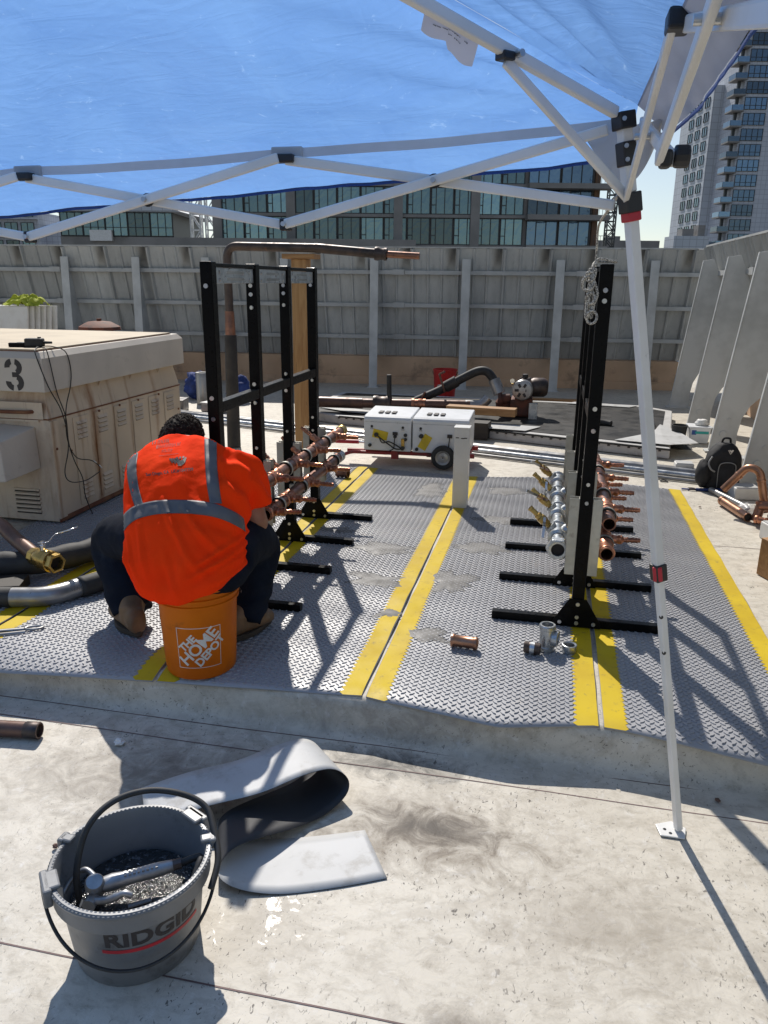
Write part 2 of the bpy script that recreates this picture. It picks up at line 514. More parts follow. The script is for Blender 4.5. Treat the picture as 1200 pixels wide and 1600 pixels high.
# ---------------------------------------------------------------- floor mats with tread plate pattern
def mat_material():
    m, nt, b = base_mat('vinyl_mat')
    vec = coords(nt)
    a = mixc(nt, ramp(nt, nz(nt, vec, 2.4, 5), .35, .68), (.33, .33, .34), (.275, .275, .285))
    a = mixc(nt, ramp(nt, nz(nt, coords(nt, (1, 1, 1), loc=(3, 1, 0)), 5.5, 6, .7, 1.0), .58, .76), a, (.34, .32, .295))
    nt.links.new(a, b.inputs['Base Color'])
    rr = N(nt, 'ShaderNodeMapRange'); rr.inputs['To Min'].default_value = .40; rr.inputs['To Max'].default_value = .54
    b.inputs['Specular IOR Level'].default_value = .75
    nt.links.new(nz(nt, vec, 4, 4), rr.inputs['Value']); nt.links.new(rr.outputs[0], b.inputs['Roughness'])
    return m
K['vinyl'] = mat_material()
K['tape'] = mat('yellow_stripe', (.60, .43, .012), .6, 0, (.52, .36, .012), 4, rvar=.1, dirt=(.27, .20, .05), dsc=26, dlo=.58, dhi=.74, bmp=.08, bsc=60, spec=.2)
K['slurry'] = mat('dried_slurry', (.115, .11, .104), .6, 0, (.092, .088, .083), 6, rvar=.12)

def mat_z(u, w):
    r = .0055 * sin(w * 19 + 1.4 * sin(u * 2.1 + w) + u * 1.3) * (.35 + .65 * noise.noise(Vector((u * 1.4, w * 1.1, 4))))
    r += .007 * fbm((u * 1.6, w * 2.0, 9), 2)
    e = max(0, 2.52 - w)
    return .153 + max(-.001, r + .003) - e * e * 1.1
FRONT = [(-3.1, 2.30), (-2.26, 2.335), (-2.0, 2.335), (-1.4, 2.385), (-.595, 2.435), (-.50, 2.415), (-.09, 2.365), (.23, 2.425), (.34, 2.415), (.76, 2.345), (1.0, 2.33)]
BACK = [(-3.1, 5.2), (-2.24, 5.4), (-1.45, 5.95), (-.6, 5.80), (-.1, 5.93), (.2, 5.98), (.99, 5.79)]
def pl(t, x):
    for (a, b), (c, d) in zip(t, t[1:]):
        if x <= c: return b + (d - b) * max(0, (x - a)) / (c - a)
    return t[-1][1]
def make_mat(u0, u1, stripes, label):
    th = thing('floor_mat', ((u0 + u1) / 2, 4.1, DECK), label, 'floor mat', 'tread mats laid side by side on the deck')
    nu, nv = 26, 120
    def P(u, w, dz=0): return (u, w, mat_z(u, w) + dz)
    def f(i, j):
        u = u0 + (u1 - u0) * i
        a, b = pl(FRONT, u), pl(BACK, u)
        return P(u + .004 * fbm((i * 3, j * 9, u0), 2), a + (b - a) * j)
    sh = MB().grid(f, nu, nv).build('sheet', K['vinyl'], th, smooth=180)
    so = sh.modifiers.new('thickness', 'SOLIDIFY'); so.thickness = .004; so.offset = -1
    SW = .072
    for sd in stripes:
        n = 232
        vs, fs = [], []
        for k in range(n + 1):
            for q in range(5):
                t = q / 4
                width = SW + (.014 if k % 2 else -.002)
                u = (u0 + .002 + t * width) if sd < 0 else (u1 - .002 - t * width)
                a, b = pl(FRONT, u), pl(BACK, u)
                w = a + .001 + (b - a - .002) * k / n
                vs.append(P(u, w, .0011))
        for k in range(n):
            for q in range(4):
                i0 = k * 5 + q
                fs.append((i0, i0 + 1, i0 + 6, i0 + 5))
        MB().add(vs, fs).build('yellow_stripe', K['tape'], th, smooth=180)
    # raised tread bars
    pu, pw = .0158, .0300
    lo = u0 + (SW + .012 if -1 in stripes else .012)
    hi = u1 - (SW + .012 if 1 in stripes else .012)
    vs, fs = [], []
    ni, nj = int((hi - lo) / pu), int(3.66 / pw)
    for i in range(ni + 1):
        for j in range(nj + 1):
            u = lo + i * pu; w = 2.34 + j * pw + (pw / 2 if i % 2 else 0)
            if w < pl(FRONT, u) + .012 or w > pl(BACK, u) - .012: continue
            sg = 1 if i % 2 else -1
            dx, dy = cos(R(40)), sg * sin(R(40))
            b0 = len(vs)
            z = mat_z(u, w)
            for (l_, t_, h_) in ((-.0120, 0, 0), (0, -.0036, 0), (.0120, 0, 0), (0, .0036, 0), (-.0100, 0, .0036), (0, -.0026, .0036), (.0100, 0, .0036), (0, .0026, .0036)):
                vs.append((u + dx * l_ - dy * t_, w + dy * l_ + dx * t_, z + h_))
            for q in range(4):
                q2 = (q + 1) % 4
                fs.append((b0 + q, b0 + q2, b0 + 4 + q2, b0 + 4 + q))
            fs.append((b0 + 4, b0 + 5, b0 + 6, b0 + 7))
    t = MB().add(vs, fs).build('tread_bars', K['vinyl'], th, fixn=False)
    tag(t, kind='stuff')
    return th
make_mat(-3.05, -2.262, (1,), 'grey tread mat under the pipes at the far left beside the cabinet')
make_mat(-2.248, -1.400, (-1, 1), 'grey tread mat under the seated worker in the orange shirt')
make_mat(-1.386, -.593, (-1, 1), 'grey tread mat between the left black rack and the white stub post')
make_mat(-.578, .245, (-1, 1), 'grey tread mat holding the loose copper coupling and steel tee')
make_mat(.260, .985, (-1, 1), 'rightmost grey tread mat, edged in yellow beside the white roof')
# dried puddles of slurry that fill the tread
def blob(cu, cw, ru, rw, seed, n=40):
    vs, fs = [], []
    for k in range(n):
        a = 2 * pi * k / n
        r = 1 + .8 * noise.noise(Vector((cos(a) * 1.6, sin(a) * 1.6, seed))) + .5 * noise.noise(Vector((cos(a) * 4.5, sin(a) * 4.5, seed)))
        vs.append((cos(a) * r, sin(a) * r))
    pts = [(cu, cw, mat_z(cu, cw) + .0036)]
    for ring in (.33, .66, 1.0):
        for x, y in vs:
            u, w = cu + x * ru * ring, cw + y * rw * ring
            pts.append((u, w, mat_z(u, w) + (.0036 if ring < .7 else .0012 if ring < 1 else .0)))
    for k in range(n):
        k2 = (k + 1) % n
        fs.append((0, 1 + k, 1 + k2))
        for r_ in range(2):
            a = 1 + r_ * n
            fs.append((a + k, a + n + k, a + n + k2, a + k2))
    return MB().add(pts, fs)
for i, (cu, cw, ru, rw, lb) in enumerate((
        (-.42, 2.98, .10, .055, 'small grey slurry puddle nearest the copper coupling'),
        (-.66, 3.16, .055, .055, 'round grey slurry spot left of the middle yellow seam'),
        (-.78, 3.56, .13, .10, 'wide grey slurry puddle in front of the left rack feet'),
        (-.42, 3.62, .11, .16, 'grey slurry puddle right of the middle yellow seam'),
        (-.86, 4.02, .16, .07, 'long grey slurry puddle between the left rack feet and the yellow seam'),
        (-.80, 5.32, .12, .16, 'grey slurry puddle left of the white stub post'),
        (-.28, 5.45, .16, .10, 'pale slurry puddle behind the white stub post'),
        (-.30, 4.15, .16, .10, 'grey slurry puddle beside the right rack feet'),
        (-1.20, 4.30, .10, .07, 'slurry puddle between the back feet of the left rack'),
        (-.22, 4.72, .18, .08, 'slurry puddle in front of the white stub post'))):
    o = blob(cu, cw, ru, rw, i * 3.7).build('slurry_puddle', K['slurry'], None, (cu, cw, .15), smooth=180)
    tag(o, lb, 'puddle', 'slurry puddles on the mats')

# ---------------------------------------------------------------- screen walls of profiled metal
def panel_material():
    m, nt, b = base_mat('weathered_panel')
    v1 = coords(nt, (1, 1, 1))
    tc = nt.nodes.new('ShaderNodeObjectInfo')
    a = mixc(nt, ramp(nt, nz(nt, coords(nt, (7, 7, .5)), 1.6, 5, .6), .35, .7), (.47, .475, .46), (.37, .375, .365))
    st = nz(nt, coords(nt, (22, 22, .8)), 1.3, 4, .6)
    a = mixc(nt, ramp(nt, st, .56, .78), a, (.29, .295, .285))
    a = mixc(nt, ramp(nt, nz(nt, v1, 3, 4), .6, .75), a, (.50, .49, .46))
    hs = N(nt, 'ShaderNodeHueSaturation')
    rg = N(nt, 'ShaderNodeMapRange'); rg.inputs['To Min'].default_value = .86; rg.inputs['To Max'].default_value = 1.12
    nt.links.new(tc.outputs['Random'], rg.inputs['Value']); nt.links.new(rg.outputs[0], hs.inputs['Value']); nt.links.new(a, hs.inputs['Color'])
    nt.links.new(hs.outputs[0], b.inputs['Base Color'])
    b.inputs['Roughness'].default_value = .6
    bump(nt, b, nz(nt, v1, 4, 3), .25, .02)
    return m
K['panel'] = panel_material()
K['girt'] = mat('grey_girt', (.47, .475, .465), .55, 0, (.38, .385, .375), 4, dirt=(.11, .11, .10), dlo=.62)
K['fin'] = mat('grey_fin', (.56, .57, .56), .5, 0, (.44, .45, .44), 3, dirt=(.28, .27, .24), dsc=10, dlo=.66, dhi=.8, bmp=.05)
K['stucco'] = mat('beige_stucco', (.62, .42, .27), .85, 0, (.54, .36, .23), 2.5, dirt=(.24, .17, .12), dsc=3, dlo=.55, dhi=.75, bmp=.2, bsc=90)
def panel_mb(wd, y0, z0, y1, z1):
    """one profiled panel, x 0..wd, from (y0,z0) at its foot to (y1,z1) at its head; ribs towards -y"""
    xs = [0, .012, .03, .05, .068]
    dp = [0, 0, .048, .048, 0]
    for k in (1, 2):
        c = .068 + (wd - .068) * k / 3
        xs += [c - .022, c - .010, c + .010, c + .022]; dp += [0, .020, .020, 0]
    xs += [wd + .004]; dp += [0]
    nrm = Vector((0, -(z1 - z0), (y1 - y0))).normalized()
    vs, fs = [], []
    n = len(xs)
    for x, d in zip(xs, dp):
        for k in range(5):
            t = k / 4
            b = Vector((x, y0 + (y1 - y0) * t, z0 + (z1 - z0) * t)) + nrm * (d + .005 * noise.noise(Vector((x * 4, t * 3, wd))))
            vs.append(b)
    for i in range(n - 1):
        for k in range(4):
            fs.append((i * 5 + k, (i + 1) * 5 + k, (i + 1) * 5 + k + 1, i * 5 + k + 1))
    # back skin so the panel has thickness
    o = len(vs)
    for x in (0, wd + .004):
        for t in (0, 1):
            vs.append(Vector((x, y0 + (y1 - y0) * t, z0 + (z1 - z0) * t)) - nrm * .02)
    fs.append((o, o + 1, o + 3, o + 2))
    fs.append((4, o + 1, o + 3, (n - 1) * 5 + 4))
    return MB().add(vs, fs)
def screen_wall(root, x0, x1, wd, y0, z0, y1, z1, girt_z, fins, fin_fn, skip_top=None):
    n = int(round((x1 - x0) / wd))
    pa = panel_mb(wd, y0, z0, y1, z1).build('panel', K['panel'], root, rel=True, smooth=30)
    pa.location = (x0, 0, 0)
    for k in range(1, n):
        copy_part(pa, root, (x0 + k * wd, random.uniform(-.004, .004), random.uniform(-.006, .006)))
    slope = (y1 - y0) / (z1 - z0)
    for gz_ in girt_z:
        y = y0 + slope * (gz_ - z0) - .065
        x = x0
        while x < x1 - .2:          # each girt in lengths that lap at a splice
            xe = min(x + 2.5, x1)
            g_ = MB().box(((x + xe) / 2, y, gz_), (xe - x, .06, .055)).build('girt', K['girt'], root, rel=True, bev=.004)
            MB().box((xe - .08, y - .0325, gz_ + .004), (.16, .012, .07)).build('splice_plate', K['girt'], g_, rel=True)
            x = xe + .004
    f0 = fin_fn().build('fin', K['fin'], root, rel=True, bev=.003)
    f0.location = (fins[0], 0, 0)
    for x in fins[1:]:
        copy_part(f0, root, (x, 0, 0))
# far wall: foot line 11.2 m ahead
WL = thing('screen_wall', (-2.518, 11.171, DECK), 'long grey ribbed metal screen wall across the far end of the roof', 'wall', rz=R(6.2))
def far_fin():
    m_ = MB()
    A = [(-.36, 0), (-.27, 1.75), (-.175, 1.75), (.10, .52), (.03, .38), (-.20, .22), (-.22, 0)]
    m_.prism([(y, z) for y, z in A], (-.008, 0, 0), (0, 1, 0), (0, 0, 1), (1, 0, 0), .016)
    m_.bar((0, -.368, -.0), (0, -.278, 1.752), .115, .014, (0, -1, 0))
    m_.box((0, -.30, -.0), (.16, .2, .02))
    return m_
screen_wall(WL, -9.6, 4.95, .63, .25, .40, -.21, 1.90, (1.575, 1.13, .68), [0, 1.266, 2.53, 3.77, -1.27, -2.4, -3.42, -4.48, -5.75, -7.0, -8.3], far_fin)
MB().box((-2.64, .30, .20), (13.9, .5, .405)).build('base_curb', K['stucco'], WL, rel=True, bev=.01)
MB().box((-2.64, .035, .055), (13.9, .03, .115)).build('curb_skirt', K['stucco'], WL, rel=True, bev=.004)
MB().box((-2.64, -.20, 1.905), (13.9, .05, .02)).build('coping', K['girt'], WL, rel=True)
# right wall: runs away from the viewer on the right
WR = thing('screen_wall', (1.45, 10.0, DECK), 'grey ribbed metal screen wall along the right side with arched buttress fins', 'wall', rz=R(-90))
# in this frame x runs towards the viewer, y outwards (to the right)
def right_fin():
    arc = [(.62 + .40 * cos(a), .18 + .42 * sin(a)) for a in [pi - k * pi / 10 for k in range(11)]]
    A = [(0, 0), (.20, 1.72), (.31, 1.74), (.92, .40), (.92, -.0), (1.02, 0)][:4]
    poly = A + [(1.02, .18)] + list(reversed(arc)) + [(.22, 0)]
    m_ = MB().prism(poly, (-.011, 0, 0), (0, 1, 0), (0, 0, 1), (1, 0, 0), .022)
    m_.bar((0, -.004, 0), (0, .196, 1.72), .036, .012, (0, -1, 0))
    for q, z in ((.10, .17), (.135, .30), (.12, .07)):
        m_.cyl((.010, q, z), (.018, q, z), .03 if z > .1 and z < .25 else .016, 12)
    m_.box((0, .11, .008), (.12, .3, .016))
    return m_
screen_wall(WR, -.75, 8.1, .63, .90, .40, .34, 1.905, (1.58, 1.10, .65), [0, 1.4, 2.65, 3.9, 5.15, 6.4, 7.6], right_fin)
MB().box((3.7, 1.02, .20), (8.9, .4, .405)).build('base_curb', K['stucco'], WR, rel=True, bev=.01)
MB().box((3.7, .35, 1.91), (8.9, .05, .02)).build('coping', K['girt'], WR, rel=True)

# ---------------------------------------------------------------- city beyond the wall
def wthing(name, loc, label, cat, group=None, rz=0.0):
    e = bpy.data.objects.new(name, None); COL.objects.link(e)
    e.location = loc; e.rotation_euler = (0, 0, rz)
    ORG[e.name] = (0, 0, 0)
    return tag(e, label, cat, group)
def glass(name, col, rough=.06):
    m, nt, b = base_mat(name)
    vec = coords(nt, (1, 1, 1))
    tc = nt.nodes.new('ShaderNodeObjectInfo')
    hs = N(nt, 'ShaderNodeHueSaturation'); hs.inputs['Color'].default_value = c4(col)
    rg = N(nt, 'ShaderNodeMapRange'); rg.inputs['To Min'].default_value = .35; rg.inputs['To Max'].default_value = 1.6
    nt.links.new(tc.outputs['Random'], rg.inputs['Value']); nt.links.new(rg.outputs[0], hs.inputs['Value'])
    nt.links.new(hs.outputs[0], b.inputs['Base Color'])
    b.inputs['Roughness'].default_value = rough; b.inputs['Specular IOR Level'].default_value = .9; b.inputs['Metallic'].default_value = .6
    bump(nt, b, nz(nt, vec, .8, 3, .5, 1.5), .35, .06)
    return m
K['glass_teal'] = glass('teal_glass', (.095, .16, .19))
K['glass_blue'] = glass('blue_glass', (.075, .13, .20))
K['mullion'] = mat('dark_mullion', (.035, .04, .045), .5)
K['slab_grey'] = mat('slab_edge', (.25, .24, .235), .7, 0, (.19, .185, .18), .3)
K['brown_clad'] = mat('brown_cladding', (.17, .09, .05), .7, 0, (.12, .065, .04), .6)
def tile_mat(name, col, gap, sx, sz):
    m, nt, b = base_mat(name)
    br = N(nt, 'ShaderNodeTexBrick'); br.offset = 0
    br.inputs['Color1'].default_value = c4(col); br.inputs['Color2'].default_value = c4(tuple(c * .9 for c in col)); br.inputs['Mortar'].default_value = c4(gap)
    br.inputs['Scale'].default_value = 1; br.inputs['Mortar Size'].default_value = .05
    br.inputs['Brick Width'].default_value = sx; br.inputs['Row Height'].default_value = sz
    tc = nt.nodes.new('ShaderNodeTexCoord'); sp = nt.nodes.new('ShaderNodeSeparateXYZ'); cb = nt.nodes.new('ShaderNodeCombineXYZ')
    nt.links.new(tc.outputs['Object'], sp.inputs[0])
    ad = N(nt, 'ShaderNodeMath', operation='ADD'); nt.links.new(sp.outputs['X'], ad.inputs[0]); nt.links.new(sp.outputs['Y'], ad.inputs[1])
    nt.links.new(ad.outputs[0], cb.inputs['X']); nt.links.new(sp.outputs['Z'], cb.inputs['Y'])
    nt.links.new(cb.outputs[0], br.inputs['Vector'])
    nt.links.new(br.outputs['Color'], b.inputs['Base Color'])
    b.inputs['Roughness'].default_value = .6
    return m
K['tile_grey'] = tile_mat('grey_tile_facade', (.52, .55, .62), (.34, .36, .42), 1.05, .95)  # paler and bluer: distance haze put into the tile colour
K['tile_white'] = tile_mat('pale_tile_facade', (.52, .56, .62), (.32, .34, .38), 1.5, 1.5)
def window_mesh(wd, ht, mull, trans):
    f = MB(); t = .09
    f.span((0, -.12, 0), (wd, 0.02, t)); f.span((0, -.12, ht - t), (wd, 0.02, ht))
    f.span((0, -.12, t), (t, .02, ht - t)); f.span((wd - t, -.12, t), (wd, .02, ht - t))
    for x in mull: f.span((x - t / 2, -.11, t), (x + t / 2, .02, ht - t))
    for a, b, z in trans: f.span((a, -.10, z - t / 2), (b, .02, z + t / 2))
    p = MB().add([(t * .5, -.01, t * .5), (wd - t * .5, -.01, t * .5), (wd - t * .5, -.01, ht - t * .5), (t * .5, -.01, ht - t * .5)], [(0, 1, 2, 3)])
    return f, p
def windows(root, spots, wd, ht, mull, trans, gm, rot=0.0):
    f, p = window_mesh(wd, ht, mull, trans)
    f0 = f.build('window', K['mullion'], root, rel=True); p0 = p.build('pane', gm, f0, rel=True)
    fo, po = f0, p0
    for i, (x, y, z) in enumerate(spots):
        if i: fo = copy_part(f0, root); po = copy_part(p0, fo)
        fo.location = (x, y, z); fo.rotation_euler = (0, 0, rot)
# central glass block
B1 = wthing('glass_building', (2.2, 92, -28), 'dark glass apartment block with projecting grey slabs behind the far wall', 'building')
MB().span((-21, .15, 0), (21, 20, 50)).build('core_wall', K['slab_grey'], B1, rel=True)
zs = [28 + 2.4 + 3.2 * k for k in range(-1, 6)]
sp = [(-20.8 + 2.6 * i + .1, 0, z) for z in zs for i in range(13)]
windows(B1, sp, 2.5, 2.85, [.55, 1.5], [(0, .55, 1.0)], K['glass_teal'])
windows(B1, [(13.4 + 3.6 * i, 0, z) for z in zs for i in range(2)], 3.5, 2.85, [1.1, 2.2], [], K['glass_blue'])
for z in zs:
    MB().span((-21.2, -.35, z - .34), (13.2, .1, z - .02)).build('floor_slab', K['slab_grey'], B1, rel=True)
    MB().span((13.2, -1.9, z - .55), (22.2, .1, z - .02)).build('balcony_slab', K['slab_grey'], B1, rel=True)
    rl = MB().span((20.6, -1.8, z + 1.0), (22.1, -1.75, z + 1.06))
    for k in range(5): rl.span((20.6 + .37 * k, -1.79, z), (20.64 + .37 * k, -1.76, z + 1.0))
    rl.build('balcony_rail', K['mullion'], B1, rel=True)
for x in (-21.1, -12.9, -.95, 7.6):
    MB().span((x - .5, -.6, 0), (x + .5, .1, 50)).build('pier', K['slab_grey'], B1, rel=True)
MB().span((20.7, -.25, 0), (21.3, 19, 50.2)).build('end_cladding', K['brown_clad'], B1, rel=True)
MB().span((-30.5, -2.5, 28), (1.0, -1.4, 34.0)).build('podium_parapet', K['slab_grey'], B1, rel=True)
# right tower
B2 = wthing('tower_block', (74.6, 180, -28), 'tall grey tiled residential tower with stacked corner balconies at upper right', 'tower')
MB().span((0, .2, 0), (42, 30, 96)).build('wall', K['tile_grey'], B2, rel=True)
MB().span((-2.2, 11, 0), (-.02, 30, 72)).build('side_wing', K['tile_white'], B2, rel=True)
fl = [26 + 3.0 * k for k in range(0, 21)]
windows(B2, [(.3, .1, z) for z in fl], 4.7, 2.35, [1.2, 2.4, 3.6], [(0, 4.7, .8)], K['glass_blue'])
windows(B2, [(9.3, .1, z) for z in fl], 3.9, 2.35, [1.0, 2.0, 3.0], [(0, 3.9, .8)], K['glass_blue'])
windows(B2, [(17.2, .1, z) for z in fl], 4.6, 2.35, [1.5, 3.0], [(0, 4.6, .8)], K['glass_blue'])
windows(B2, [(-2.25, 24 - 4.4 * k, z) for z in fl[:15] for k in range(3)], 2.6, 2.0, [1.3], [], K['glass_teal'], -pi / 2)
for z in fl:
    s_ = MB().span((-2.4, -.4, z - .45), (.25, 3.2, z - .15)).build('balcony', K['slab_grey'], B2, rel=True)
    r_ = MB().span((-2.4, -.4, z - .15), (-2.34, 3.2, z + .85)); r_.span((-2.4, -.4, z - .15), (.0, -.34, z + .85))
    r_.build('rail', K['glass_blue'], s_, rel=True)
    MB().span((-1.1, 1.2, z - .15), (-.5, 1.8, z + 2.55)).build('balcony_post', K['mullion'], s_, rel=True)
# low building on the left
B3 = wthing('low_office', (-37, 120, -28), 'low office with a teal glass band and wide flat roof at upper left', 'building')
MB().span((-11, .2, 0), (5.8, 18, 35.5)).build('wall', K['slab_grey'], B3, rel=True)
windows(B3, [(-10.8 + 3.3 * i, .1, 35.6) for i in range(5)], 3.25, 3.4, [1.1, 2.2], [(0, 3.25, 1.2)], K['glass_teal'])
MB().span((-10.9, .15, 35.5), (5.7, 18, 39.4)).build('glass_core', K['mullion'], B3, rel=True)
MB().hexa([(-12, -1.8, 38.9), (7.4, -1.8, 38.9), (8.4, 19, 38.9), (-12, 19, 38.9), (-12, -1.8, 39.7), (5.0, -1.8, 39.7), (6.2, 19, 39.7), (-12, 19, 39.7)]).build('roof', K['tile_white'], B3, rel=True)
MB().span((-9, 4, 39.7), (2.5, 16, 42.0)).build('plant_room', K['mullion'], B3, rel=True)
MB().span((-6.4, -.6, 34.9), (-3.2, .0, 36.4)).build('white_unit', K['white_plain'], B3, rel=True)
B4 = wthing('stepped_block', (-66, 150, -28), 'pale stepped apartment block at the far left edge above the wall', 'building')
MB().span((-14, .2, 0), (2.2, 16, 41.2)).build('wall', K['tile_grey'], B4, rel=True)
MB().span((2.2, 3, 0), (5.6, 16, 39)).build('step', K['tile_grey'], B4, rel=True)
windows(B4, [(-13 + 3.0 * i, .1, 34 + 3.1 * k) for k in range(3) for i in range(5)], 2.4, 2.2, [1.2], [], K['glass_teal'])
for k in range(3): MB().span((-14, -1.2, 33.6 + 3.1 * k), (2.4, .15, 33.9 + 3.1 * k)).build('floor_slab', K['tile_white'], B4, rel=True)
B5 = wthing('roof_plant_building', (67.5, 178, -28), 'small pale rooftop block between the leg of the tent and the tower', 'building')
MB().span((-5, 0, 0), (2.5, 6, 39.7)).build('wall', K['tile_white'], B5, rel=True)
MB().span((-3, 1, 39.7), (-.5, 4, 41.2)).build('roof_box', K['slab_grey'], B5, rel=True)
MB().span((0.4, 1, 39.7), (1.9, 4, 42.0)).build('roof_box', K['slab_grey'], B5, rel=True)
B6 = wthing('long_low_block', (54.5, 205, -28), 'long dark low block on the skyline right of the tent leg', 'building')
MB().span((-3, 0, 0), (14, 8, 40.0)).build('wall', K['slab_grey'], B6, rel=True)
MB().span((1, 0, 40.0), (4, 5, 41.0)).build('roof_box', K['slab_grey'], B6, rel=True)
def lattice(root, x0, wd, z0, z1, step, r, m_):
    b = MB()
    for sx in (0, wd):
        for sy in (0, wd):
            b.bar((x0 + sx, sy, z0), (x0 + sx, sy, z1), r * 2, r * 2)
    z = z0; k = 0
    while z < z1 - .01:
        ze = min(z + step, z1)
        for sy in (0, wd):
            a, c = (x0, x0 + wd) if k % 2 else (x0 + wd, x0)
            b.bar((a, sy, z), (c, sy, ze), r * 1.5, r * 1.5)
            b.bar((x0, sy, ze), (x0 + wd, sy, ze), r * 1.5, r * 1.5)
        for sx in (0, wd):
            a, c = (0, wd) if k % 2 else (wd, 0)
            b.bar((x0 + sx, a, z), (x0 + sx, c, ze), r * 1.5, r * 1.5)
        z = ze; k += 1
    return b.build('lattice_mast', m_, root, rel=True)
CR = wthing('tower_crane', (40.2, 150, -28), 'dark lattice crane mast rising behind the tent corner', 'crane')
lattice(CR, 0, 1.5, 0, 64, 1.5, .11, K['mullion'])
MB().span((-1.5, -1.5, 0), (3, 3, .8)).build('base', K['slab_grey'], CR, rel=True)
SCF = wthing('scaffold_tower', (-24.7, 110, -28), 'white scaffold tower beside the dark glass block', 'scaffold')
for k in range(2): lattice(SCF, 2.0 * k - 1.6, 1.3, 0, 41.5, 2.0, .09, K['white_plain'])

# ================================================================== CANOPY TENT
def canopy_material():
    m = bpy.data.materials.new('canopy_fabric'); m.use_nodes = True
    nt = m.node_tree; nt.nodes.clear()
    vec = coords(nt)
    col = mixc(nt, ramp(nt, nz(nt, vec, 3, 5, .6, 1.0), .3, .75), (.19, .385, .77), (.145, .315, .69))
    # lighter blue streaks from noise
    col = mixc(nt, ramp(nt, nz(nt, coords(nt, (1, 1, 1), loc=(2, 7, 1)), 13, 6, .7, 2.5), .62, .74), col, (.33, .54, .89))
    d = N(nt, 'ShaderNodeBsdfDiffuse'); t = N(nt, 'ShaderNodeBsdfTranslucent'); g = N(nt, 'ShaderNodeBsdfGlossy')
    g.inputs['Roughness'].default_value = .42; g.inputs['Color'].default_value = (.8, .85, 1, 1)
    nt.links.new(col, d.inputs[0]); nt.links.new(col, t.inputs[0])
    bn = N(nt, 'ShaderNodeBump'); bn.inputs['Strength'].default_value = .24; bn.inputs['Distance'].default_value = .024
    h = N(nt, 'ShaderNodeMath', operation='ADD')
    nt.links.new(nz(nt, coords(nt, (4, 13, 9)), 1.9, 2.5, .5, 1.2), h.inputs[0]); nt.links.new(nz(nt, coords(nt, (9, 4, 7), loc=(1, 2, 3)), 1.3, 2, .5, 1.0), h.inputs[1])
    nt.links.new(h.outputs[0], bn.inputs['Height'])
    for s_ in (d, t, g): nt.links.new(bn.outputs[0], s_.inputs['Normal'])
    m1 = N(nt, 'ShaderNodeMixShader'); m1.inputs[0].default_value = .62
    nt.links.new(d.outputs[0], m1.inputs[1]); nt.links.new(t.outputs[0], m1.inputs[2])
    m2 = N(nt, 'ShaderNodeMixShader'); m2.inputs[0].default_value = .05
    nt.links.new(m1.outputs[0], m2.inputs[1]); nt.links.new(g.outputs[0], m2.inputs[2])
    o = N(nt, 'ShaderNodeOutputMaterial'); nt.links.new(m2.outputs[0], o.inputs[0])
    return m
K['canopy'] = canopy_material()
K['hem_blue'] = mat('dark_blue_hem', (.012, .05, .22), .6)
def cloth_mat(name, col, tr=.4):
    m = bpy.data.materials.new(name); m.use_nodes = True
    nt = m.node_tree; nt.nodes.clear()
    d = N(nt, 'ShaderNodeBsdfDiffuse'); t = N(nt, 'ShaderNodeBsdfTranslucent')
    c = mixc(nt, ramp(nt, nz(nt, coords(nt), 6, 4), .3, .7), col, tuple(x * .82 for x in col))
    nt.links.new(c, d.inputs[0]); nt.links.new(c, t.inputs[0])
    x = N(nt, 'ShaderNodeMixShader'); x.inputs[0].default_value = tr
    nt.links.new(d.outputs[0], x.inputs[1]); nt.links.new(t.outputs[0], x.inputs[2])
    o = N(nt, 'ShaderNodeOutputMaterial'); nt.links.new(x.outputs[0], o.inputs[0])
    return m
K['webbing'] = cloth_mat('grey_webbing', (.66, .65, .64))
K['valance_grey'] = cloth_mat('grey_lined_fabric', (.38, .41, .50), .35)
K['care_tag'] = cloth_mat('care_tag', (.70, .66, .66), .3)
K['tent_black'] = mat('black_nylon', (.015, .015, .016), .45)

TN = thing('canopy_tent', (.477, 2.121, 0), 'blue pop-up canopy tent with white folding frame over the near end of the roof', 'tent')
def eave_z(u): return 1.975 + .055 * (u - .15)
PEAK = Vector((-1.40, .45, 2.49))
FR, FL, NR, NL = Vector((.15, 2.0, 1.985)), Vector((-2.98, 2.0, 1.80)), Vector((.15, -1.12, 1.98)), Vector((-2.98, -1.12, 1.80))
def wr(p, k):
    """creases in the fabric"""
    a = .016 * fbm((p.x * 2.2, p.y * 2.2, k), 4)
    b = .010 * sin(38 * (p.x * .25 + p.y) + 5 * noise.noise(Vector((p.x * 3, p.y * 3, k)))) * max(0, noise.noise(Vector((p.x * 2.1, p.y * 2.1, k + 5))))
    return a + b
def corner_folds(p):
    """tension folds that fan out from the frame corners"""
    z = 0
    for C_ in (FR, FL, NR, NL):
        d = p - C_; r = math.hypot(d.x, d.y); a = math.atan2(d.y, d.x)
        z += .013 * sin(a * 30 + 3 * noise.noise(Vector((p.x * 2, p.y * 2, 6)))) * math.exp(-((r - .25) / .45) ** 2) * min(1, r / .2)
    return z
def roof_panel(A, B, k, sag):
    def f(i, j):
        j = j ** .9
        e = A.lerp(B, i)
        p = e.lerp(PEAK, j)
        q = sag * 4 * j * (1 - j) * (4 * i * (1 - i)) 
        return p + Vector((0, 0, -q * .6 + wr(p, k) * min(1, 4 * i * (1 - i) + .25) * min(1, j * 9) + corner_folds(p) * min(1, j * 14)))
    return MB().grid(f, 90, 60)
for A, B, k, sg in ((FL, FR, 1, .05), (FR, NR, 2, .07), (NR, NL, 3, .05), (NL, FL, 4, .05)):
    roof_panel(A, B, k, sg).build('canopy_panel', K['canopy'], TN, smooth=180)
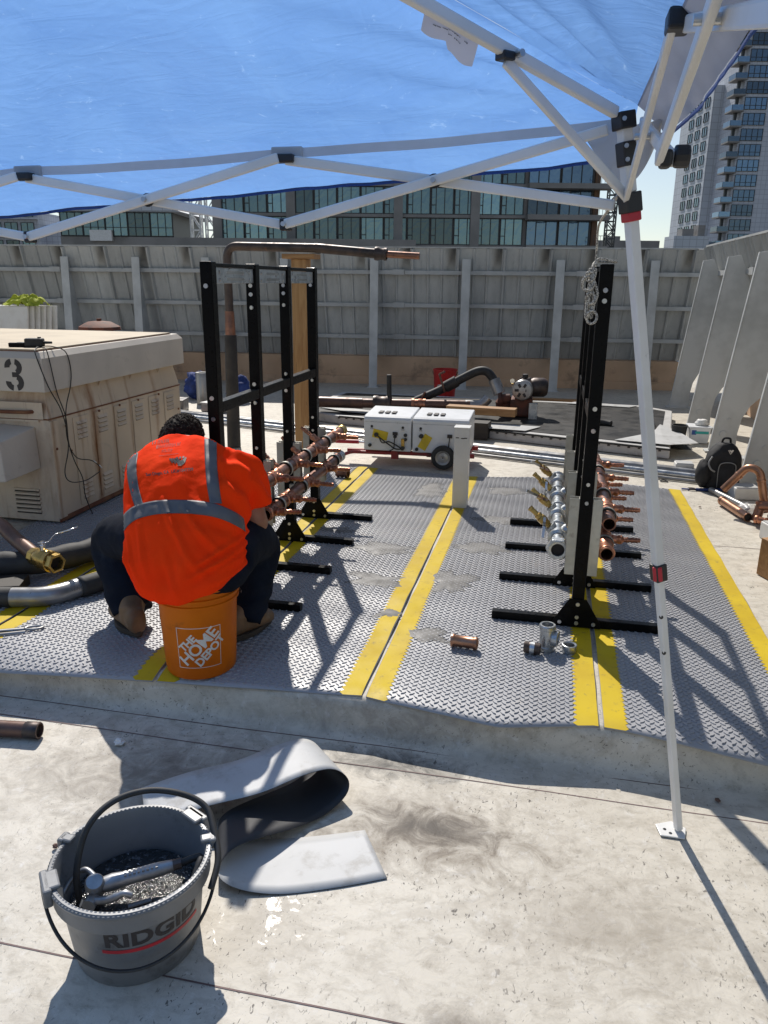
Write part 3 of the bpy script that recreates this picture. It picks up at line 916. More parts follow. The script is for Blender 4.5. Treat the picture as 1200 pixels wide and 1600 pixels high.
# flaps that hang outside the eaves
def flap(A, B, out, drop0, drop1, k, ripple=.012):
    def f(i, j):
        j = max(0.0, j)
        e = A.lerp(B, i)
        dr = drop0 + (drop1 - drop0) * i
        sag = .004 * sin(pi * ((i * 4) % 1)) * j
        p = e + Vector(out) * j + Vector((0, 0, -(dr + sag) * j))
        r = ripple * fbm((p.x * 5, p.y * 5, k + j * 1.5), 3) * j
        return p + Vector((r * .6, r, r * .7))
    fo = MB().grid(f, 100, 8).build('valance', K['canopy'], TN, smooth=180)
    def h(i, j):
        q = Vector(f(i, 1.0))
        o = Vector(out).normalized()
        return q + o * .003 + Vector((0, 0, -.008 * j))
    MB().grid(h, 100, 1).build('hem', K['hem_blue'], fo, smooth=180)
flap(FL, FR, (0, .20, 0), .105, .078, 11)
def flap_right():
    """right flap, tucked in at the corner and blowing out along the side"""
    def f(i, j):
        w = 2.0 - 3.1 * i
        op = min(1, i / .12)
        p = FR.lerp(NR, i) + Vector((-.002 + .075 * j, .02 * j * (1 - op), -(.055 + .012 * op) * j - .010 * sin(pi * ((i * 4) % 1)) * j))
        r = .012 * fbm((p.x * 6, p.y * 5, 21 + j * 1.5), 3) * j
        return p + Vector((r, r * .5, r * .7))
    fo = MB().grid(f, 100, 8).build('valance', K['valance_grey'], TN, smooth=180)
    def h(i, j):
        return Vector(f(i, 1.0)) + Vector((.002, 0, -.010 * j))
    MB().grid(h, 100, 1).build('hem', K['hem_blue'], fo, smooth=180)
flap_right()
flap(NL, FL, (-.2, 0, 0), .10, .10, 31)
flap(NR, NL, (0, -.2, 0), .10, .10, 41)
# corner gusset of grey cloth behind the leg bracket
def gus(i, j):
    a = Vector((.045, 2.04, 1.95)).lerp(Vector((.20, 1.95, 1.95)), i)
    p = a + Vector((.02 * sin(i * pi), .04 * sin(i * pi), 0)) + Vector((.0, 0, -.125 * j * (.25 + .75 * sin(pi * i))))
    return p + Vector((0, .010 * sin(i * 17 + j * 4), 0))
MB().grid(gus, 24, 12).build('corner_gusset', K['webbing'], TN, smooth=180)
# eave webbing along the far side, with stitched sleeves at the truss heads
uh = [.10, -.684, -1.42, -2.2, -2.95]; zh = [1.945, 1.902, 1.872, 1.845, 1.82]
zl = [1.774, 1.736, 1.707, 1.68, 1.66]
vs = []
def web(i, j):
    k = i * 4; a = min(int(k), 3); t = k - a
    u = uh[a] + (uh[a + 1] - uh[a]) * t
    z = zh[a] + (zh[a + 1] - zh[a]) * t - .006 * sin(pi * t)
    return (u, 2.012 + .004 * sin(i * 60), z + .004 + (j - .5) * .022)
MB().grid(web, 80, 2).build('eave_webbing', K['webbing'], TN, smooth=180)
for u, z in zip(uh[1:], zh[1:]):
    MB().box((u, 2.008, z + .004), (.082, .012, .028)).build('webbing_sleeve', K['webbing'], TN, bev=.004)
# scissor trusses
def rod(a, b, off=(0, 0, 0), wd=.0125, th=.024, name='truss_rod', up=(0, 0, 1)):
    a, b, o = Vector(a), Vector(b), Vector(off)
    return MB().bar(a + o, b + o, wd, th, up).build(name, K['white_paint'], TN, bev=.004)
def pin(p, ax, l=.03, r=.006):
    p, ax = Vector(p), Vector(ax).normalized()
    MB().cyl(p - ax * l / 2, p + ax * l / 2, r, 10).build('pin', K['bolt'], TN, smooth=40)
WF = 1.985
for k in range(4):
    a, b = uh[k] - .012, uh[k + 1] + .0
    zu0, zu1, zl0, zl1 = zh[k] - .012, zh[k + 1] - .014, zl[k], zl[k + 1]
    rod((a, WF, zu0), (b, WF, zl1), (0, -.009, 0))
    rod((a + (.03 if k == 0 else 0), WF, zl0), (b, WF, zu1), (0, .009, 0))
    # crossing point with its pin and black washer
    t = (zu0 - zl0) / ((zu0 - zl0) + (zu1 - zl1))
    p = Vector((a + (b - a) * t, WF, zu0 + (zl1 - zu0) * t))
    pin(p, (0, 1, 0), .05)
    MB().cyl(p + Vector((0, -.002, 0)), p + Vector((0, .002, 0)), .017, 14).build('washer', K['tent_black'], TN)
    q = Vector((b, WF, zl1))
    MB().box(q + Vector((0, 0, 0)), (.03, .02, .03)).build('truss_joint', K['tent_black'], TN, bev=.004)
    pin(q, (0, 1, 0), .05)
    MB().box((b, WF + .004, zu1 + .002), (.05, .03, .02)).build('truss_joint', K['tent_black'], TN, bev=.004)
wr_ = [1.975, 1.36, .66, -.08, -.8]; zru = [1.945, 1.968, 1.968, 1.96, 1.95]; zrl = [1.785, 1.785, 1.785, 1.785, 1.78]
UR = .150
for k in range(4):
    rod((UR, wr_[k], zru[k]), (UR, wr_[k + 1], zrl[k + 1]), (.010, 0, 0))
    rod((UR, wr_[k], zrl[k]), (UR, wr_[k + 1], zru[k + 1]), (-.010, 0, 0))
    t = (zru[k] - zrl[k]) / ((zru[k] - zrl[k]) + (zru[k + 1] - zrl[k + 1]))
    pin((UR, wr_[k] + (wr_[k + 1] - wr_[k]) * t, zru[k] + (zrl[k + 1] - zru[k]) * t), (1, 0, 0), .05)
    MB().box((UR - .002, wr_[k + 1], zru[k + 1] + .004), (.034, .05, .03)).build('truss_joint', K['tent_black'], TN, bev=.005)
    MB().box((UR + .0, wr_[k + 1], zrl[k + 1]), (.018, .034, .026)).build('truss_joint', K['tent_black'], TN, bev=.005)
    MB().cyl((UR + .012, wr_[k + 1] + .004, zrl[k + 1] + .004), (UR + .036, wr_[k + 1] + .004, zrl[k + 1] + .004), .017, 12).build('pull_knob', K['tent_black'], TN, bev=.004)
# ridge bars up to the peak and their braces
TOPC = Vector((.12, 1.97, 1.958))
rod(TOPC + Vector((-.02, -.02, .004)), PEAK + Vector((0, 0, -.045)), name='ridge_bar', wd=.02, th=.024)
rod(Vector((-2.95, 1.97, 1.80)), PEAK + Vector((0, 0, -.045)), name='ridge_bar', wd=.02, th=.024)
rod(Vector((.12, -1.09, 1.96)), PEAK + Vector((0, 0, -.045)), name='ridge_bar', wd=.02, th=.024)
rod(Vector((-2.95, -1.09, 1.80)), PEAK + Vector((0, 0, -.045)), name='ridge_bar', wd=.02, th=.024)
pb = TOPC + (PEAK - TOPC) * .165 + Vector((0, 0, -.028))
rod(pb, (.142, 1.962, 1.788), name='ridge_brace', wd=.0125, th=.022)
MB().box(pb + Vector((0, 0, .008)), (.03, .03, .016), Matrix.Rotation(R(45), 3, 'Z')).build('brace_clip', K['tent_black'], TN, bev=.003)
pin(TOPC + (PEAK - TOPC) * .155 + Vector((.008, -.008, -.01)), (1, -1, 0), .03, .007)
# care tag hanging from the ridge bar
ra, rb = TOPC + (PEAK - TOPC) * .195, TOPC + (PEAK - TOPC) * .255
def tagf(i, j):
    p = ra.lerp(rb, i) + Vector((0, 0, -.008))
    d_ = .058 if i > .55 else .075
    return p + Vector((-.010, .030, -.018)) * (j * d_ / .035) * (1 + .1 * sin(i * 9)) + Vector((0, .003 * sin(i * 8 + j * 3), 0))
tg = MB().grid(tagf, 16, 8).build('care_tag', K['care_tag'], TN, smooth=180)
for r_, (i0, i1) in ((.36, (.16, .78)), (.50, (.28, .84))):
    n_ = 26; vv = []; ff = []
    for k in range(n_):
        if random.random() < .2: continue
        i = i0 + (i1 - i0) * k / n_; di = (i1 - i0) / n_ * random.uniform(.5, .85); h_ = random.uniform(.02, .045)
        q = [Vector(tagf(a_, b_)) + Vector((0, -.0012, -.0012)) for a_, b_ in ((i, r_), (i + di, r_), (i + di, r_ + h_), (i, r_ + h_))]
        o_ = len(vv); vv += q; ff.append((o_, o_ + 1, o_ + 2, o_ + 3))
    MB().add(vv, ff).build('tag_print', K['dark_print'], tg)
# the corner leg
FT, SL = Vector((.477, 2.121, 0)), Vector((.151, 1.976, 1.774))
LD = (SL - FT).normalized()
def leg_at(z): return FT + (SL - FT) * (z / 1.774)
def leg_bar(z0, z1, s_, name, m_):
    return MB().bar(leg_at(z0), leg_at(z1), s_, s_, (.85, .5, 0)).build(name, m_, TN, bev=.003)
leg_bar(.012, .95, .0205, 'lower_leg', K['white_paint'])
leg_bar(.862, 1.80, .0255, 'upper_leg', K['white_paint'])
leg_bar(1.80, 1.955, .026, 'upper_leg', K['white_paint'])
leg_bar(.836, .884, .0335, 'leg_lock', K['tent_black'])
lc = leg_at(.860)
lk = MB().bar(leg_at(.838), leg_at(.879), .024, .010, (-.25, -.97, 0)).build('lock_button', K['red_plastic'], TN, bev=.003)
lk.location = Vector((-.25, -.97, 0)).normalized() * .0165
for z in (.62, .73):
    c = leg_at(z); MB().cyl(c + Vector((-.002, -.0095, 0)), c + Vector((-.004, -.0125, 0)), .0055, 10).build('leg_hole', K['tent_black'], TN)
leg_bar(1.757, 1.80, .040, 'slider', K['tent_black'])
leg_bar(1.738, 1.759, .034, 'slider_button', K['red_plastic'])
leg_bar(1.855, 1.905, .034, 'corner_bracket', K['tent_black'])
leg_bar(1.93, 1.965, .040, 'corner_bracket', K['tent_black'])
for z in (1.866, 1.894, 1.948):
    c = leg_at(z); MB().cyl(c + Vector((0, -.014, 0)), c + Vector((0, -.026, 0)), .005, 10).build('bolt', K['bolt'], TN)
fp = MB().prism([(-.05, -.03), (.02, -.03), (.03, .02), (-.01, .045), (-.06, .02)], (.470, 2.115, .003), (1, 0, 0), (0, 1, 0), (0, 0, 1), .005)
fo = fp.build('foot_plate', K['white_paint'], TN, bev=.002)
for x, y in ((-.035, 0), (-.02, -.015)):
    MB().cyl((.470 + x, 2.115 + y, .0081), (.470 + x, 2.115 + y, .0088), .005, 10).build('foot_hole', K['tent_black'], fo)
# the other three legs, outside the picture but carrying the tent
for foot, top in (((-3.3, 2.121, 0), (-2.97, 1.976, 1.80)), ((.477, -1.3, 0), (.14, -1.1, 1.96)), ((-3.3, -1.3, 0), (-2.97, -1.1, 1.80))):
    MB().bar(foot, top, .027, .027).build('upper_leg', K['white_paint'], TN, bev=.003)

# ================================================================== PIPE RACKS
def make_rack(uc, ws, label, strut_side, hdr):
    rk = thing('pipe_rack', (uc, ws[0], .153), label, 'pipe rack', 'black steel pipe racks standing on the mats')
    Z0, Z1, S = .153, 1.672, .052
    for i, w in enumerate(ws):
        po = MB().span((uc - S / 2, w - S / 2, Z0 + .004), (uc + S / 2, w + S / 2, Z1)).build('post', K['black_paint'], rk, bev=.004)
        for z in (1.575, 1.535, 1.475, 1.115, 1.025, .80, .72):
            if random.random() < .25 and z not in (1.575,): continue
            bb = MB().cyl((uc + random.uniform(-.004, .004), w - S / 2 - .001, z), (uc, w - S / 2 - .007, z), .0095 if z > 1 else .008, 12)
            bb.build('bolt', K['bolt'], po, smooth=40)
        ft = MB()
        ft.span((uc - .367, w - .019, Z0), (uc + .367, w + .019, Z0 + .038))
        foot = ft.build('foot_rail', K['black_paint'], rk, bev=.003)
        for s_ in (-1, 1):
            MB().span((uc + s_ * .367, w - .017, Z0 + .003), (uc + s_ * .3685, w + .017, Z0 + .035)).build('end_cap', K['rubber'], foot)
        for y in (w - S / 2 - .006,):
            g_ = MB().prism([(-.105, .004), (.105, .004), (.100, .030), (.036, .135), (-.036, .135), (-.100, .030)], (uc, y, Z0), (1, 0, 0), (0, 0, 1), (0, 1, 0), .005)
            gp = g_.build('gusset', K['black_paint'], rk, bev=.0015)
            for x, z in ((-.072, .024), (.072, .024), (0, .024), (0, .052), (0, .112)):
                MB().cyl((uc + x, y, Z0 + z), (uc + x, y - .006, Z0 + z), .0085, 12).build('bolt', K['bolt'], gp, smooth=40)
    for i in range(len(ws) - 1):
        a, b = ws[i] + S / 2, ws[i + 1] - S / 2
        MB().span((uc - .02, a, 1.047), (uc + .024, b, 1.094)).build('cross_bar', K['black_paint'], rk, bev=.003)
        MB().span((uc - .012, a, 1.650), (uc + .022, b, 1.666)).build('top_rail', K['black_paint'], rk, bev=.002)
        # zinc joiner bracket with slots
        jx = uc + .012
        j_ = MB().span((jx, a + .006, 1.585), (jx + .004, b - .006, 1.648)).build('joiner_plate', K['zinc'], rk, bev=.0015)
        L_ = b - a
        for t, zz in ((.12, 1.632), (.12, 1.600), (.88, 1.632), (.88, 1.600)):
            MB().cyl((jx + .004, a + L_ * t, zz), (jx + .008, a + L_ * t, zz), .007, 10).build('bolt', K['bolt'], j_, smooth=40)
        for zz in (1.630, 1.603):
            MB().span((jx + .0035, a + L_ * .28, zz - .006), (jx + .0052, a + L_ * .72, zz + .006)).build('slot', K['chrome'], j_)
    for w in ws:                       # strut channels that carry the pipe clamps
        for s_ in strut_side:
            x0 = uc + s_ * (S / 2 + .001); x1 = uc + s_ * (S / 2 + .042)
            c_ = MB()
            c_.span((x0, w - .021, .395), (x0 + s_ * .003, w + .021, .735))
            c_.span((x0, w - .021, .395), (x1, w - .018, .735))
            c_.span((x0, w + .018, .395), (x1, w + .021, .735))
            c_.build('strut_channel', K['zinc_warm'], rk, bev=.001)
    return rk
RU, RW_ = .183, (3.235, 3.71, 4.19, 4.665)
LU, LWS = -1.405, (3.09, 3.58, 4.04, 4.515)
make_rack(RU, RW_, 'black steel pipe rack on the right with galvanised and copper headers', (-1, 1), None)
make_rack(LU, LWS, 'black steel pipe rack on the left beside the worker', (1, -1), None)

def barb(mb, p, d, L, r):
    """press fitting with hose nipple: a stepped body then a ribbed tail"""
    d = Vector(d).normalized()
    pr_ = [(r * .8, -.02), (r, 0), (r * 1.18, .004), (r * 1.18, .016), (r * 1.02, .020), (r * 1.02, .034), (r * 1.14, .038), (r * 1.14, .050), (r * .62, .060)]
    h = .060; s0 = r * .62
    n_ = 3
    step = (L - .075) / n_
    for k in range(n_):
        pr_ += [(s0, h), (s0 * .95, h + step * .55), (s0 * 1.12, h + step * .6), (s0 * 1.12, h + step * .95)]
        h += step
    pr_ += [(s0 * .9, h), (s0 * .9, h + .012), (s0 * .55, h + .013), (s0 * .55, h - .005)]
    mb.rev(pr_, p, d, 14, cap1=True)
def header(name, label, cat, u, z, w0, w1, r, m_, grp=None):
    """straight pipe along w with an open near end"""
    th = thing(name, (u, w0, z), label, cat, grp)
    b = MB().cyl((u, w0, z), (u, w1, z), r, 20, inner=r * .82, depth=.12)
    b.build('pipe', m_, th, smooth=40)
    MB().cyl((u, w0 + .11, z), (u, w0 + .112, z), r * .81, 16).build('bore', K['inside_dark'], th)
    return th
def collar(th, u, z, w, r, l_, m_, n=20, name='press_collar'):
    MB().rev([(r * .98, 0), (r * 1.16, .003), (r * 1.22, .010), (r * 1.16, .016), (r * 1.08, .020), (r * 1.08, l_ - .020), (r * 1.16, l_ - .016), (r * 1.22, l_ - .010), (r * 1.16, l_ - .003), (r * .98, l_)], (u, w, z), (0, 1, 0), n).build(name, m_, th, smooth=40)
def pipe_clamp(th, u, z, w, r, side):
    c = MB().rev([(r * 1.05, 0), (r * 1.26, 0), (r * 1.26, .022), (r * 1.05, .022)], (u, w, z), (0, 1, 0), 20)
    k = c.build('cushion_clamp', K['rubber'], th, smooth=40)
    t = MB().rev([(r * 1.25, .002), (r * 1.32, .002), (r * 1.32, .020), (r * 1.25, .020)], (u, w, z), (0, 1, 0), 20)
    t.span((u - side * (r * 1.25), w + .002, z - .011), (u - side * (r * 1.25 + .026), w + .020, z + .011))
    t.build('clamp_band', K['zinc_warm'], k, smooth=40)
# right rack, right side: two copper headers
def copper_header(u, z, w0, w1, label, ws, r=.031, side=1, extra=()):
    th = header('copper_header', label, 'pipe manifold', u, z, w0, w1, r, K['copper_dark'], 'copper headers on the racks')
    for k, w in enumerate(ws):
        collar(th, u, z, w - .055, r, .11, K['copper'])
        b = MB(); 
        d = Vector((side, random.uniform(-.08, .05), random.uniform(-.03, .06)))
        barb(b, (u + side * r * .9, w, z), d, .135, .019)
        br = b.build('branch_nipple', K['copper'], th, smooth=40)
        b2 = MB().rev([(r * .8, 0), (r * .86, .006), (r * .80, .018), (.02, .026)], (u + side * r * .35, w, z), d, 14)
        b2.build('tee_outlet', K['copper'], th, smooth=40)
    for w, dd in extra:
        b = MB(); barb(b, Vector((u, w, z)) + Vector(dd).normalized() * r * .9, dd, .14, .018)
        b.build('branch_nipple', K['copper'], th, smooth=40)
    return th
ch = copper_header(.292, .470, 3.30, 4.62, 'lower copper header on the right rack, its open end nearest', (3.52, 3.86, 4.26, 4.55), extra=())
for w in (3.42, 3.71, 4.19): pipe_clamp(ch, .292, .470, w + .02, .031, 1)
collar(ch, .292, .470, 3.31, .031, .12, K['copper'], name='end_coupling')
ch = copper_header(.305, .556, 3.47, 4.90, 'upper copper header on the right rack, set back from the lower one', (3.74, 4.06, 4.38, 4.70), extra=((4.05, (-.6, 0, .7)), ))
for w in (3.60, 3.97, 4.50): pipe_clamp(ch, .305, .556, w, .031, 1)
# left rack: two copper headers
ch = copper_header(-1.322, .655, 3.36, 4.86, 'upper copper header on the left rack reaching towards the white cart', (3.55, 3.88, 4.24, 4.66), extra=((3.66, (-.55, .1, .5)), (4.02, (-.6, .1, .5)), (4.40, (-.6, .1, .4))))
for w in (3.72, 4.05, 4.45): pipe_clamp(ch, -1.322, .655, w, .031, 1)
collar(ch, -1.322, .655, 4.80, .031, .07, K['brass'], name='end_cap')
ch = copper_header(-1.315, .502, 3.40, 4.78, 'lower copper header on the left rack below its twin', (3.47, 3.72, 4.06, 4.42), extra=())
for w in (3.58, 3.95, 4.62): pipe_clamp(ch, -1.315, .502, w, .031, 1)
collar(ch, -1.315, .502, 4.72, .031, .07, K['galv'], name='end_cap')
# loose copper end cap sitting at the far end of the left rack's mat
ec = thing('copper_plug', (-1.50, 5.56, .155), 'dark copper cap fitting lying on the mat behind the left rack', 'pipe fitting')
MB().rev([(.0, 0), (.034, .004), (.040, .014), (.037, .02), (.037, .075), (.041, .08), (.041, .1), (.036, .1), (.034, .05)], (-1.56, 5.56, .195), (1, -.1, 0), 18).build('body', K['copper_dark'], ec, smooth=40)
MB().cyl((-1.49, 5.553, .195), (-1.488, 5.553, .195), .034, 16).build('bore', K['inside_dark'], ec)
# right rack, left side: galvanised header with brass valves
GU, GZ, GR = .082, .485, .035
gh = thing('galvanised_header', (GU, 3.28, GZ), 'galvanised steel header with brass ball valves on the right rack', 'pipe manifold')
MB().cyl((GU, 3.30, GZ), (GU, 4.62, GZ), GR * .86, 20).build('pipe', K['galv'], gh, smooth=40)
# hexagonal union at the open end
MB().rev([(.034, .05), (.034, 0), (.049, 0), (.052, .008), (.052, .038), (.044, .047)], (GU, 3.265, GZ), (0, 1, 0), 6, cap0=True).build('hex_union', K['galv'], gh, bev=.002)
MB().rev([(.029, .04), (.029, 0), (.0385, -.001), (.0385, .01)], (GU, 3.262, GZ), (0, 1, 0), 24, cap0=True).build('union_mouth', K['galv'], gh, smooth=40)
MB().cyl((GU, 3.275, GZ), (GU, 3.277, GZ), .0288, 20).build('bore', K['inside_dark'], gh)
for k, w in enumerate((3.50, 3.84, 4.18, 4.50)):
    MB().rev([(GR * .9, -.085), (GR * 1.28, -.08), (GR * 1.28, -.058), (GR * 1.08, -.05), (GR * 1.08, .05), (GR * 1.28, .058), (GR * 1.28, .08), (GR * .9, .085)], (GU, w, GZ), (0, 1, 0), 22).build('tee_fitting', K['galv'], gh, smooth=35)
    for side in (-1, 1):
        if side == 1 and k == 3: continue
        d = Vector((side * .72, .0, .62 if side < 0 else .40)).normalized()
        p = Vector((GU, w, GZ))
        MB().rev([(.024, 0), (.024, .036), (.028, .038), (.028, .052), (.018, .054)], p, d, 18).build('tee_outlet', K['galv'], gh, smooth=35)
        q = p + d * .050
        v = MB().rev([(.014, 0), (.014, .012), (.0185, .014), (.0185, .030), (.022, .036), (.022, .060), (.0185, .066), (.0185, .080), (.012, .082), (.012, .115), (.014, .118), (.014, .128), (.009, .128), (.009, .10)], q, d, 8, cap1=True)
        va = v.build('brass_valve', K['brass'], gh, smooth=25)
        a = q + d * .048
        up = Vector((0, -.85, .5)) if side < 0 else Vector((.2, -.3, .9))
        up = (up - d * up.dot(d)).normalized()
        MB().cyl(a, a + up * .036, .006, 10).build('valve_stem', K['chrome'], va)
        e = a + up * .036
        ld = (d * (.8 if k % 2 else -.25) + up * .30 + Vector((side * .3, -.2, -.15))).normalized() if side < 0 else (d * .5 + Vector((0, .1, .9))).normalized()
        hd = MB()
        for c0, c1 in zip(fillet([e - ld * .012, e + ld * .025 , e + ld * .05 + up * .012, e + ld * .125 + up * .014], .012), fillet([e - ld * .012, e + ld * .025, e + ld * .05 + up * .012, e + ld * .125 + up * .014], .012)[1:]):
            hd.bar(c0, c1, .013, .0035, up)
        hd.build('lever', K['chrome'], va)

# ================================================================== GENERATOR CABINET (left)
def cabinet_material(name, base, rusty=1.0):
    m, nt, b = base_mat(name)
    v = coords(nt)
    a = mixc(nt, ramp(nt, nz(nt, v, 2.2, 5), .35, .7), base, tuple(c * .82 for c in base))
    a = mixc(nt, ramp(nt, nz(nt, coords(nt, (1, 1, 1), loc=(4, 2, 1)), 5, 6, .7, 1.0), .60, .80), a, (.40, .35, .29))
    run = nz(nt, coords(nt, (13, 13, .55)), 1.25, 5, .6, .4)
    f = N(nt, 'ShaderNodeMapRange'); f.inputs['From Min'].default_value = .68 - .03 * rusty; f.inputs['From Max'].default_value = .86 - .03 * rusty; f.inputs['To Max'].default_value = .7
    nt.links.new(run, f.inputs['Value'])
    a = mixc(nt, f.outputs[0], a, (.21, .085, .03))
    if rusty > 1:                           # rust runs below the louvres, in the colour of the old paint
        sp = nt.nodes.new('ShaderNodeSeparateXYZ'); nt.links.new(v, sp.inputs[0])
        wob = nz(nt, coords(nt, (1, 1, .30)), 11, 5, .7)
        for y0, hw, amt in ((.487, .050, .95), (.33, .022, .55), (.72, .026, .5), (.94, .020, .5), (1.30, .03, .6), (.045, .02, .7)):
            q = N(nt, 'ShaderNodeMath', operation='SUBTRACT'); nt.links.new(sp.outputs['Y'], q.inputs[0]); q.inputs[1].default_value = y0
            ab = N(nt, 'ShaderNodeMath', operation='ABSOLUTE'); nt.links.new(q.outputs[0], ab.inputs[0])
            ad = N(nt, 'ShaderNodeMath', operation='MULTIPLY_ADD'); nt.links.new(wob, ad.inputs[0]); ad.inputs[1].default_value = hw * 3.2; nt.links.new(ab.outputs[0], ad.inputs[2])
            g_ = N(nt, 'ShaderNodeMapRange'); g_.inputs['From Min'].default_value = hw * 2.7; g_.inputs['From Max'].default_value = hw * 1.3; g_.inputs['To Max'].default_value = amt
            nt.links.new(ad.outputs[0], g_.inputs['Value'])
            a = mixc(nt, g_.outputs[0], a, (.26, .105, .03))
    nt.links.new(a, b.inputs['Base Color'])
    b.inputs['Roughness'].default_value = .55
    bump(nt, b, nz(nt, v, 3, 3), .2, .01)
    return m
K['cab'] = cabinet_material('beige_cabinet', (.66, .54, .40), 2.4)
K['cab_lid'] = cabinet_material('beige_lid', (.62, .56, .48), .2)
K['cab_board'] = mat('lid_board', (.52, .43, .30), .7, 0, (.44, .36, .25), 3)
K['rust_edge'] = mat('rust_edge', (.16, .055, .03), .85, 0, (.24, .11, .05), 9)
K['louver_dark'] = mat('louver_gap', (.055, .045, .035), .8)
GB = thing('generator_cabinet', (-2.85, 3.96, .15), 'rust-streaked beige generator cabinet stencilled with a 3', 'generator')
X0, X1, Y0, Y1 = -4.35, -2.87, 3.985, 5.66
MB().span((X0, Y0, .17), (X1, Y1, .80)).build('body', K['cab'], GB, bev=.006)
MB().hexa([(X0, Y0, .803), (X1, Y0, .803), (X1, Y1, .803), (X0, Y1, .803), (X0 + .05, Y0 + .045, .972), (X1 - .035, Y0 + .045, .972), (X1 - .035, Y1 - .03, .972), (X0 + .05, Y1 - .03, .972)]).build('upper_hood', K['cab'], GB, bev=.004)
MB().span((X0 - .004, Y0 - .004, .797), (X1 + .004, Y1 + .004, .8045)).build('rust_seam', K['rust_edge'], GB)
LX0, LX1, LY0, LY1 = -4.40, -2.832, 3.93, 5.69
lid = MB()
ch_ = .030
lid.add([(LX0, LY0, .968), (LX1, LY0, .968), (LX1, LY1, .968), (LX0, LY1, .968),
         (LX0, LY0, 1.160), (LX1, LY0, 1.160), (LX1, LY1, 1.160), (LX0, LY1, 1.160),
         (LX0 + ch_, LY0 + ch_, 1.196), (LX1 - ch_, LY0 + ch_, 1.196), (LX1 - ch_, LY1 - ch_, 1.196), (LX0 + ch_, LY1 - ch_, 1.196)],
        [(3, 2, 1, 0), (0, 1, 5, 4), (1, 2, 6, 5), (2, 3, 7, 6), (3, 0, 4, 7), (4, 5, 9, 8), (5, 6, 10, 9), (6, 7, 11, 10), (7, 4, 8, 11), (8, 9, 10, 11)])
lidp = lid.build('lid', K['cab_lid'], GB, bev=.004)
MB().span((LX0 + .05, LY0 + .035, 1.199), (LX1 - .045, LY1 - .12, 1.209)).build('top_board', K['cab_board'], lidp, bev=.002)
MB().span((LX0 + .045, LY0 + .030, 1.1965), (LX1 - .040, LY1 - .115, 1.2005)).build('board_edge', K['rust_edge'], lidp)
for w in (4.55, 4.95, 5.35):
    MB().add([(X1 - .03, w, .97), (X1 + .01, w, .97), (X1 - .012, w, .925), (X1 - .03, w + .004, .97), (X1 + .01, w + .004, .97), (X1 - .012, w + .004, .925)], [(0, 1, 2), (5, 4, 3), (0, 3, 4, 1), (1, 4, 5, 2), (2, 5, 3, 0)]).build('lid_bracket', K['cab'], GB)
# pressed side panels with louvres (right side, facing +u)
def louvre_set(u, wc, zc, wd, n, name='louvre', rusty=False):
    for k in range(n):
        z = zc - k * .030
        vs = []
        m_ = MB()
        # a hooded slat: back edge in the sheet, lower lip proud
        m_.add([(u, wc - wd / 2, z + .012), (u, wc + wd / 2, z + .012), (u + .012, wc + wd / 2 - .008, z - .006), (u + .012, wc - wd / 2 + .008, z - .006),
                (u + .0005, wc - wd / 2, z - .008), (u + .0005, wc + wd / 2, z - .008)],
               [(0, 1, 2, 3), (0, 3, 4), (1, 5, 2), (3, 2, 5, 4)])
        m_.build(name, K['cab'] if not rusty else K['rust_edge'], GB)
def slot(u, wc, z, wd):
    MB().span((u, wc - wd / 2, z - .012), (u + .002, wc + wd / 2, z - .005)).build('louvre_gap', K['louver_dark'], GB)
for i in range(6):
    wc = 4.30 + i * .235
    p = MB().span((X1, wc - .085, .215), (X1 + .006, wc + .085, .775)).build('side_panel', K['cab'], GB, bev=.003)
    for zc in (.735, .350):
        louvre_set(X1 + .006, wc, zc, .115, 4)
        for k in range(4): slot(X1 + .006, wc, zc - k * .030, .10)
MB().span((X1, Y0 - .003, .19), (X1 + .010, Y0 + .07, .79)).build('corner_post', K['cab'], GB, bev=.003)
MB().span((X1, Y0 - .002, .170), (X1 + .008, Y1, .196)).build('base_rail', K['rust_edge'], GB)
for w, z in ((4.02, .62), (4.13, .74), (4.16, .58), (5.6, .62), (4.5, .775), (4.75, .775), (5.0, .775), (5.3, .775)):
    MB().cyl((X1 + .008, w, z), (X1 + .014, w, z), .008, 10).build('bolt', K['rust_edge'], GB)
# front face: number, bracket bar, junction box, louvres
for k in range(6):
    MB().span((-3.16, Y0 - .010, .36 - k * .027), (-2.985, Y0, .372 - k * .027)).build('front_louvre', K['cab'], GB)
    MB().span((-3.155, Y0 - .006, .350 - k * .027), (-2.99, Y0 + .001, .3595 - k * .027)).build('louvre_gap', K['louver_dark'], GB)
    MB().span((-3.47, Y0 - .010, .36 - k * .027), (-3.30, Y0, .372 - k * .027)).build('front_louvre', K['cab'], GB)
MB().tube(fillet([(-3.6, Y0 - .03, .835), (-2.98, Y0 - .03, .845), (-2.955, Y0 + .02, .845)], .03), .011, 10).build('lift_bar', K['rust_edge'], GB, smooth=40)
MB().span((-3.5, Y0 - .006, .80), (-2.90, Y0 + .0, .9)).build('front_plate', K['cab'], GB, bev=.003)
jb = MB().hexa([(-3.40, Y0 - .34, .440), (-2.97, Y0 - .30, .490), (-2.955, Y0 - .002, .505), (-3.40, Y0 - .002, .455), (-3.40, Y0 - .34, .735), (-2.985, Y0 - .30, .715), (-2.965, Y0 - .002, .755), (-3.40, Y0 - .002, .775)]).build('junction_box', K['cab_lid'], GB, bev=.006)
MB().span((-3.40, Y0 - .012, .785), (-2.93, Y0, .797)).build('drip_edge', K['cab'], GB)
